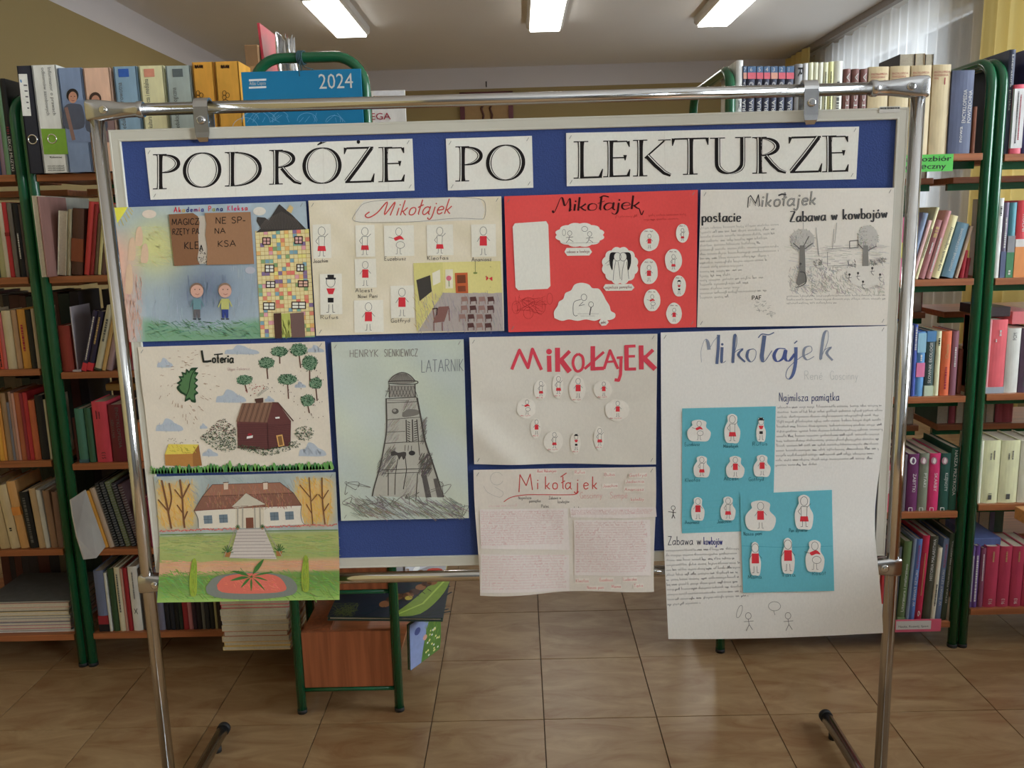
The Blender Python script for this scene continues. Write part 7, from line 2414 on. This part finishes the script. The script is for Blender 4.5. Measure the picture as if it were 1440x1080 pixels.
d.hatch(X(140), Y_(930), X(760), Y_(1025), 260, (122, 118, 110), .6, 22, 32, 14, cj=16)
for k in range(22):
    x, y = d.r.uniform(110, 740), d.r.uniform(850, 1010)
    if 270 < x < 640 and y < 920: continue
    d.line(Q(*[(x + d.r.uniform(-60, 60) * j / 3, y + d.r.uniform(-40, 40)) for j in range(6)]), .7, (98, 94, 88), smooth=True)
s.done()

# ---- poster 8: white paper with thick raspberry lettering
X, Y_ = lambda x: 655 + x / 5.143, lambda y: 460 + y / 5.143
Q = lambda *p: [(X(a), Y_(b_)) for a, b_ in p]
s = Sheet('poster', 'white creased poster with a thick raspberry-red title and a ring of small cut-outs', ((660, 474), (924, 469), (922, 652), (667, 652)), paperc((193, 188, 178), 2, 3), nx=44, ny=30,
          bulge=lambda u, v: .0016 + .0012 * (1 + vnoise(u * 4, v * 4, 3)) + .0022 * abs(u - .505) ** .8 - .0012 * math.exp(-((v - .52) ** 2) * 900) + .004 * math.exp(-((u * 1.2 + (1 - v) - .28) ** 2) * 60) * (v > .5),
          edge=lambda u, v: (0, 1.5 * math.sin(u * 9) * v * .4))
d = s.d
RB = (198, 52, 72)
for pts, w in ((((333, 305), (388, 165), (450, 292), (482, 158), (548, 308)), 4.4), (((602, 205), (605, 322)), 6.2), (((663, 148), (665, 322)), 7), (((752, 172), (680, 245)), 5), (((678, 225), (752, 322)), 7.5),
                (((812, 192), (785, 215), (775, 260), (790, 305), (812, 318), (840, 300), (850, 258), (842, 212), (812, 192)), 3.8), (((918, 136), (918, 312)), 6.4), (((905, 300), (998, 296)), 5), (((858, 300), (998, 178)), 3.8),
                (((998, 300), (1042, 168), (1100, 300)), 4), (((1012, 250), (1085, 245)), 3), (((1122, 218), (1118, 340), (1104, 382), (1075, 378)), 4.4), (((1090, 220), (1135, 216)), 3.4), (((1160, 130), (1162, 308)), 6.2), (((1150, 138), (1226, 134)), 4), (((1160, 210), (1222, 208)), 3.6), (((1150, 302), (1230, 300)), 4.2),
                (((1266, 130), (1268, 304)), 6.6), (((1352, 162), (1280, 232)), 4.8), (((1276, 212), (1368, 302)), 7)):
    d.line(Q(*pts), w, RB, smooth=len(pts) > 6)
d.ell(X(602), Y_(176), 4, 4, RB)
d.up()
for k in range(60):
    x = d.r.uniform(590, 1370); y = d.r.uniform(150, 310)
CW = (204, 199, 190)
for x0, y0, x1, y1, kd in ((492, 378, 585, 525, 1), (625, 340, 705, 515, 1), (748, 352, 865, 545, 0), (925, 382, 1058, 520, 0), (368, 512, 508, 655, 2), (1005, 520, 1180, 675, 0), (468, 655, 545, 800, 0), (565, 745, 705, 900, 1), (755, 762, 830, 915, 3), (925, 715, 1000, 885, 1)):
    cx_, cy_, rx, ry = X((x0 + x1) / 2), Y_((y0 + y1) / 2), (x1 - x0) / 10.3, (y1 - y0) / 10.3
    s.cut(circ(cx_, cy_, rx, ry, 14, .05), CW, lambda dd, cx_=cx_, cy_=cy_, rx=rx, ry=ry, kd=kd: (child(dd, cx_ + 1, cy_ + ry * .6, ry * 1.45, kd), dd.scrawl(cx_ - rx * .6, cy_ + ry * .82, rx, 2.6, (190, 90, 96), .4)), .0008, smooth=True)
s.done()

# ---- poster 9: crumpled sheet full of pink handwriting
X, Y_ = lambda x: 655 + x / 5.143, lambda y: 645 + y / 5.143
s = Sheet('poster', 'crumpled poster with a thin red title above glued sheets of pink handwriting', ((666, 660), (922, 656), (919, 828), (675, 834)), paperc((196, 188, 178), 3, 8), nx=44, ny=34,
          bulge=lambda u, v: .002 + .0016 * (1 + vnoise(u * 7, v * 6, 1)) + .013 * max(0, v - .45) + .003 * math.sin(u * 10) * v * v,
          edge=lambda u, v: (2 * math.sin(v * 6) * (u - .5), 2.0 * math.sin(u * 7 + .5) * v ** 3))
d = s.d
TR_ = (186, 66, 62)
d.line([(X(385), Y_(238)), (X(392), Y_(112)), (X(437), Y_(190)), (X(466), Y_(108)), (X(482), Y_(222))], 1.3, TR_)
for ch, x in zip('ikołajek', (515, 572, 625, 695, 718, 795, 848, 912)):
    d.text(ch, X(x), Y_(216), 17.5, TR_, 1.35, slope=0)
d.line([(X(685), Y_(130)), (X(700), Y_(120)), (X(728), Y_(100))], 1.3, TR_, smooth=True)
d.line([(X(815), Y_(232)), (X(790), Y_(255)), (X(690), Y_(258)), (X(560), Y_(256)), (X(430), Y_(258)), (X(330), Y_(275)), (X(275), Y_(308))], 1.1, TR_, smooth=True)
d.text('Goscinny', X(825), Y_(285), 9, (200, 150, 148), .6, fit=31); d.text('Sempé', X(1042), Y_(285), 9, (200, 150, 148), .6, fit=24)
for tx, x, y, w in (('Najmilsza', 380, 290, 18), ('pamiątka', 458, 312, 16), ('Zabawa w', 600, 290, 17), ('kowbojów', 665, 318, 16), ('Palec', 545, 350, 11), ('szkoła', 755, 365, 15)): d.text(tx, X(x), Y_(y), 4.2, (110, 104, 100), .5, fit=w)
d.ring(X(225), Y_(140), 9, 9, .4, (150, 146, 140), 20, 330); d.line([(X(130), Y_(195)), (X(160), Y_(240)), (X(245), Y_(275)), (X(270), Y_(240)), (X(210), Y_(200))], .4, (150, 146, 140), smooth=True)
d.scrawl(X(165), Y_(345), 40, 4, (196, 160, 160), .45)
s.done('lettering')


def sheet9(pts, lines, colr, wid):
    (x0, y0), (x1, _), _, (_, y3) = pts[0], pts[1], pts[2], pts[3]

    def f(dd):
        for k in range(lines):
            dd.scrawl(X(x0 + 12), Y_(y0 + 24 + (y3 - y0 - 30) * k / lines), (X(x1) - X(x0)) - 6 - dd.r.uniform(0, 5), 3.6, colr, .5, -.012)
    return f


PK = (196, 160, 160)
for pts, ln, wd in ((((100, 362), (735, 355), (750, 655), (110, 640)), 15, 0), (((108, 680), (745, 690), (748, 945), (108, 955)), 13, 0), (((782, 440), (1330, 436), (1335, 832), (785, 832)), 21, 0), (((752, 352), (1372, 345), (1378, 415), (1140, 426), (760, 420)), 3, 0)):
    outl = [(X(a), Y_(b_)) for a, b_ in pts]
    s.cut(outl, (203, 194, 190), sheet9(pts if len(pts) == 4 else [pts[0], pts[1], pts[2], pts[4]], ln, PK, wd), .0010, 'glued_sheet')
for x0, y0, x1, y1, tx in ((510, 78, 660, 105, 'Alcest Maksencjusz'), (782, 84, 865, 112, 'Rufus'), (995, 95, 1080, 130, 'Buba'), (1175, 100, 1310, 135, 'Gotfryd'), (1150, 148, 1290, 180, 'Jadwinia'), (985, 178, 1100, 212, 'Joachim'), (1142, 198, 1290, 238, 'Ananiasz'), (790, 855, 890, 890, 'Kleofas'), (960, 845, 1065, 880, 'Euzebiusz'), (1130, 842, 1235, 875, 'Ludeczka'), (870, 905, 1000, 935, 'Nasza pani'), (1045, 895, 1120, 925, 'Mama'), (1205, 890, 1280, 920, 'Tata'), (1188, 285, 1290, 308, 'koledzy')):
    s.cut([(X(x0), Y_(y0)), (X(x1), Y_(y0 - 3)), (X(x1), Y_(y1 - 2)), (X(x0), Y_(y1))], (204, 197, 188), lambda dd, x0=x0, x1=x1, y1=y1, tx=tx: dd.text(tx, X(x0) + 1, Y_(y1) - 1.6, 4.2, (196, 120, 118), .5, fit=(x1 - x0) / 5.143 - 2), .0008, 'name_slip')

# ---- poster 10: long white sheet, blue title, two turquoise cards
X, Y_ = lambda x: 920 + x / 4.235, lambda y: 455 + y / 4.235
Q = lambda *p: [(X(a), Y_(b_)) for a, b_ in p]
s = Sheet('poster', 'tall white poster with blue-grey calligraphy title and two turquoise cards, reaching below the board', ((929, 467.5), (1247, 458), (1239, 886), (938, 893)), lambda u, v, px, py: (206, 203, 199), nx=30, ny=46,
          bulge=lambda u, v: .002 + .0009 * vnoise(u * 4, v * 6, 3) + (.020 * max(0, v - .60) ** 1.2 * 2.2) + .008 * max(0, v - .7) * math.cos(u * 3.1),
          edge=lambda u, v: (-(12.5 * math.exp(-((v - .64) / .22) ** 2)) * u ** 2 - 2 * (1 - u) * math.sin(v * 3.1) * 1.2, 2.5 * math.sin(u * 3.1) * v ** 6))
d = s.d
d.r = random.Random(44)
BG_, BG2 = (82, 96, 130), (120, 128, 146)
cw = lambda t, a, b_: .8 + 3.4 * max(0, b_) ** 1.5
d.line(Q((280, 230), (278, 160), (300, 95), (318, 110), (325, 155)), lambda t, a, b_: .5 + 4.2 * max(0, b_) ** 2 * (t > .5), BG2, smooth=True)
d.line(Q((325, 155), (352, 105), (385, 66)), .6, BG2); d.line(Q((382, 66), (380, 150), (372, 240)), 4.2, BG_)
d.line(Q((403, 140), (400, 222), (410, 232), (425, 222)), cw, BG_, smooth=True); d.ell(X(404), Y_(123), 1.8, 1.8, BG_)
d.line(Q((465, 215), (490, 120), (488, 70), (478, 75), (470, 180), (468, 235), (480, 170), (525, 150), (500, 185), (540, 228)), cw, BG_, smooth=True)
d.line(Q((590, 150), (560, 160), (552, 200), (575, 228), (600, 205), (605, 165), (590, 150)), cw, BG_, smooth=True)
d.line(Q((655, 70), (645, 150), (640, 200), (655, 225), (700, 160)), lambda t, a, b_: 1 + 4.6 * max(0, b_), BG_, smooth=True); d.line(Q((618, 84), (640, 62), (680, 66), (712, 52)), 1.6, BG_, smooth=True)
d.line(Q((780, 150), (735, 150), (712, 190), (730, 225), (765, 205), (782, 155), (778, 205), (800, 222), (835, 180)), lambda t, a, b_: 1.2 + 3.6 * abs(b_) ** 1.5, (70, 84, 138), smooth=True)
d.line(Q((842, 140), (840, 230), (825, 300), (800, 330), (782, 310), (800, 260), (870, 200), (915, 180)), lambda t, a, b_: .8 + 4 * max(0, b_) ** 1.5, (78, 94, 140), smooth=True); d.line(Q((832, 118), (850, 102)), 1.6, BG_)
d.line(Q((890, 190), (935, 165), (930, 135), (895, 145), (888, 190), (910, 215), (950, 195)), lambda t, a, b_: 1 + 2.6 * max(0, b_), BG2, smooth=True)
d.line(Q((985, 215), (1030, 110), (1032, 45), (1010, 60), (995, 150), (990, 215), (1010, 160), (1050, 140), (1025, 175), (1060, 218)), cw, BG2, smooth=True)
d.text('René', X(892), Y_(332), 12, (178, 180, 178), .7, fit=25, slope=0); d.text('Goscinny', X(1045), Y_(332), 12, (178, 180, 178), .7, fit=39, slope=0)
d.text('Najmilsza pamiątka', X(742), Y_(462), 12, (66, 78, 120), .95, fit=84, slope=-.015)
for k in range(13):
    d.scrawl(X(733 - k), Y_(505 + k * 28.5), (146, 147, 143, 145, 148, 148, 144, 144, 143, 144, 138, 135, 58)[k], 4.3, (100, 99, 104), .55, -.022)
X2, Y2 = lambda x: 920 + x / 4.235, lambda y: 660 + y / 4.235
Q2 = lambda *p: [(X2(a), Y2(b_)) for a, b_ in p]
d.text('Zabawa w', X2(80), Y2(445), 11.5, (62, 66, 84), .9, fit=46, slope=-.01); d.text('kowbojów', X2(292), Y2(443), 10.5, (54, 62, 130), .95, fit=26, slope=0)
for k in range(12):
    d.scrawl(X2(52 + k), Y2(485 + k * 28.2), (106, 102, 100, 106, 106, 102, 104, 102, 106, 106, 116, 48)[k], 4.2, (100, 99, 104), .55, -.03 - .002 * k)
g = (92, 90, 90)
d.ring(X2(498), Y2(830), 3.2, 9, .5, g, rot=.35); d.ring(X2(706), Y2(800), 8.5, 6.2, .5, g); d.line(Q2((700, 826), (708, 850)), .5, g)
for x in (550, 785): d.ring(X2(x), Y2(855), 4, 4.4, .6, g); d.line(Q2((x, 875), (x + 4, 905), (x - 14, 940)), .7, g); d.line(Q2((x + 4, 905), (x + 24, 935)), .7, g); d.line(Q2((x - 26, 888), (x + 30, 884)), .6, g)
d.ring(X2(112), Y2(228), 2.8, 3, .7, (60, 58, 60)); d.line(Q2((112, 240), (112, 268), (104, 290)), 1.2, (50, 48, 50)); d.line(Q2((112, 268), (122, 290)), 1, (50, 48, 50)); d.line(Q2((82, 250), (128, 256)), .9, (50, 48, 50))
s.done()
TQ = (84, 164, 180)
caps1 = [('Euzebiusz', 180, 728), ('Mikołajek', 410, 738), ('Rufus', 582, 725), ('Kleofas', 182, 940), ('Alcest', 412, 932), ('Gotfryd', 560, 935)]


def tq1(dd):
    for k in range(5): dd.line([(960, 700 + k * 9 + 8), (1020, 702 + k * 9), (1087, 692 + k * 9)], .5, (72, 160, 176))
    dd.up()
    for t_, x, y in caps1: dd.text(t_, X(x), Y_(y), 5, (38, 92, 108), .6, fit=21)
    for t_, x, y in (('Ananiasz', 182, 322), ('Joachim', 372, 318)): dd.text(t_, X2(x), Y2(y), 5, (38, 92, 108), .6, fit=20)


def tq2(dd):
    dd.line([(1042, 766), (1100, 768), (1169, 766)], .6, (50, 136, 158)); dd.up()
    for t_, x, y in (('Nasza pani', 527, 388), ('Pan dyrektor', 798, 368), ('Mama', 550, 640), ('Tata', 750, 628), ('Rosół', 930, 618)): dd.text(t_, X2(x), Y2(y), 5, (38, 92, 108), .6, fit=19 if len(t_) < 8 else 26)


s.cut([(959, 574), (1090.5, 571), (1086, 745), (958.5, 749)], TQ, tq1, .0008, 'turquoise_card')
s.cut([(1040.4, 694), (1169, 688), (1170.3, 827.6), (1042.8, 830)], TQ, tq2, .0022, 'turquoise_card')
for f0, x0, y0, x1, y1, kd, lf in ((1, 195, 570, 335, 698, 2, .0022), (1, 415, 535, 510, 708, 1, .0022), (1, 605, 555, 662, 700, 3, .0022), (1, 232, 785, 330, 912, 1, .0022), (1, 425, 785, 535, 915, 0, .0022), (1, 588, 778, 690, 908, 0, .0022),
                                   (2, 218, 162, 298, 300, 0, .0022), (2, 392, 158, 482, 298, 1, .0022), (2, 538, 180, 720, 358, 0, .0036), (2, 832, 146, 942, 350, 1, .0036), (2, 562, 424, 628, 618, 0, .0036), (2, 750, 400, 828, 608, 0, .0036), (2, 892, 412, 1004, 598, 2, .0036)):
    xx, yy = (X, Y_) if f0 == 1 else (X2, Y2)
    cx_, cy_, rx, ry = xx((x0 + x1) / 2), yy((y0 + y1) / 2), (x1 - x0) / 8.47, (y1 - y0) / 8.47
    s.cut([(cx_ - rx * .55, cy_ - ry * .5), (cx_ - rx * .6, cy_ - ry * .85), (cx_, cy_ - ry), (cx_ + rx * .6, cy_ - ry * .8), (cx_ + rx * .6, cy_ - ry * .3), (cx_ + rx, cy_ + ry * .2), (cx_ + rx * .75, cy_ + ry * .95), (cx_, cy_ + ry), (cx_ - rx * .8, cy_ + ry * .9), (cx_ - rx, cy_ + ry * .1)],
          (205, 202, 197), lambda dd, cx_=cx_, cy_=cy_, ry=ry, kd=kd: child(dd, cx_, cy_ + ry * .85, ry * 1.75, kd), lf, smooth=True)
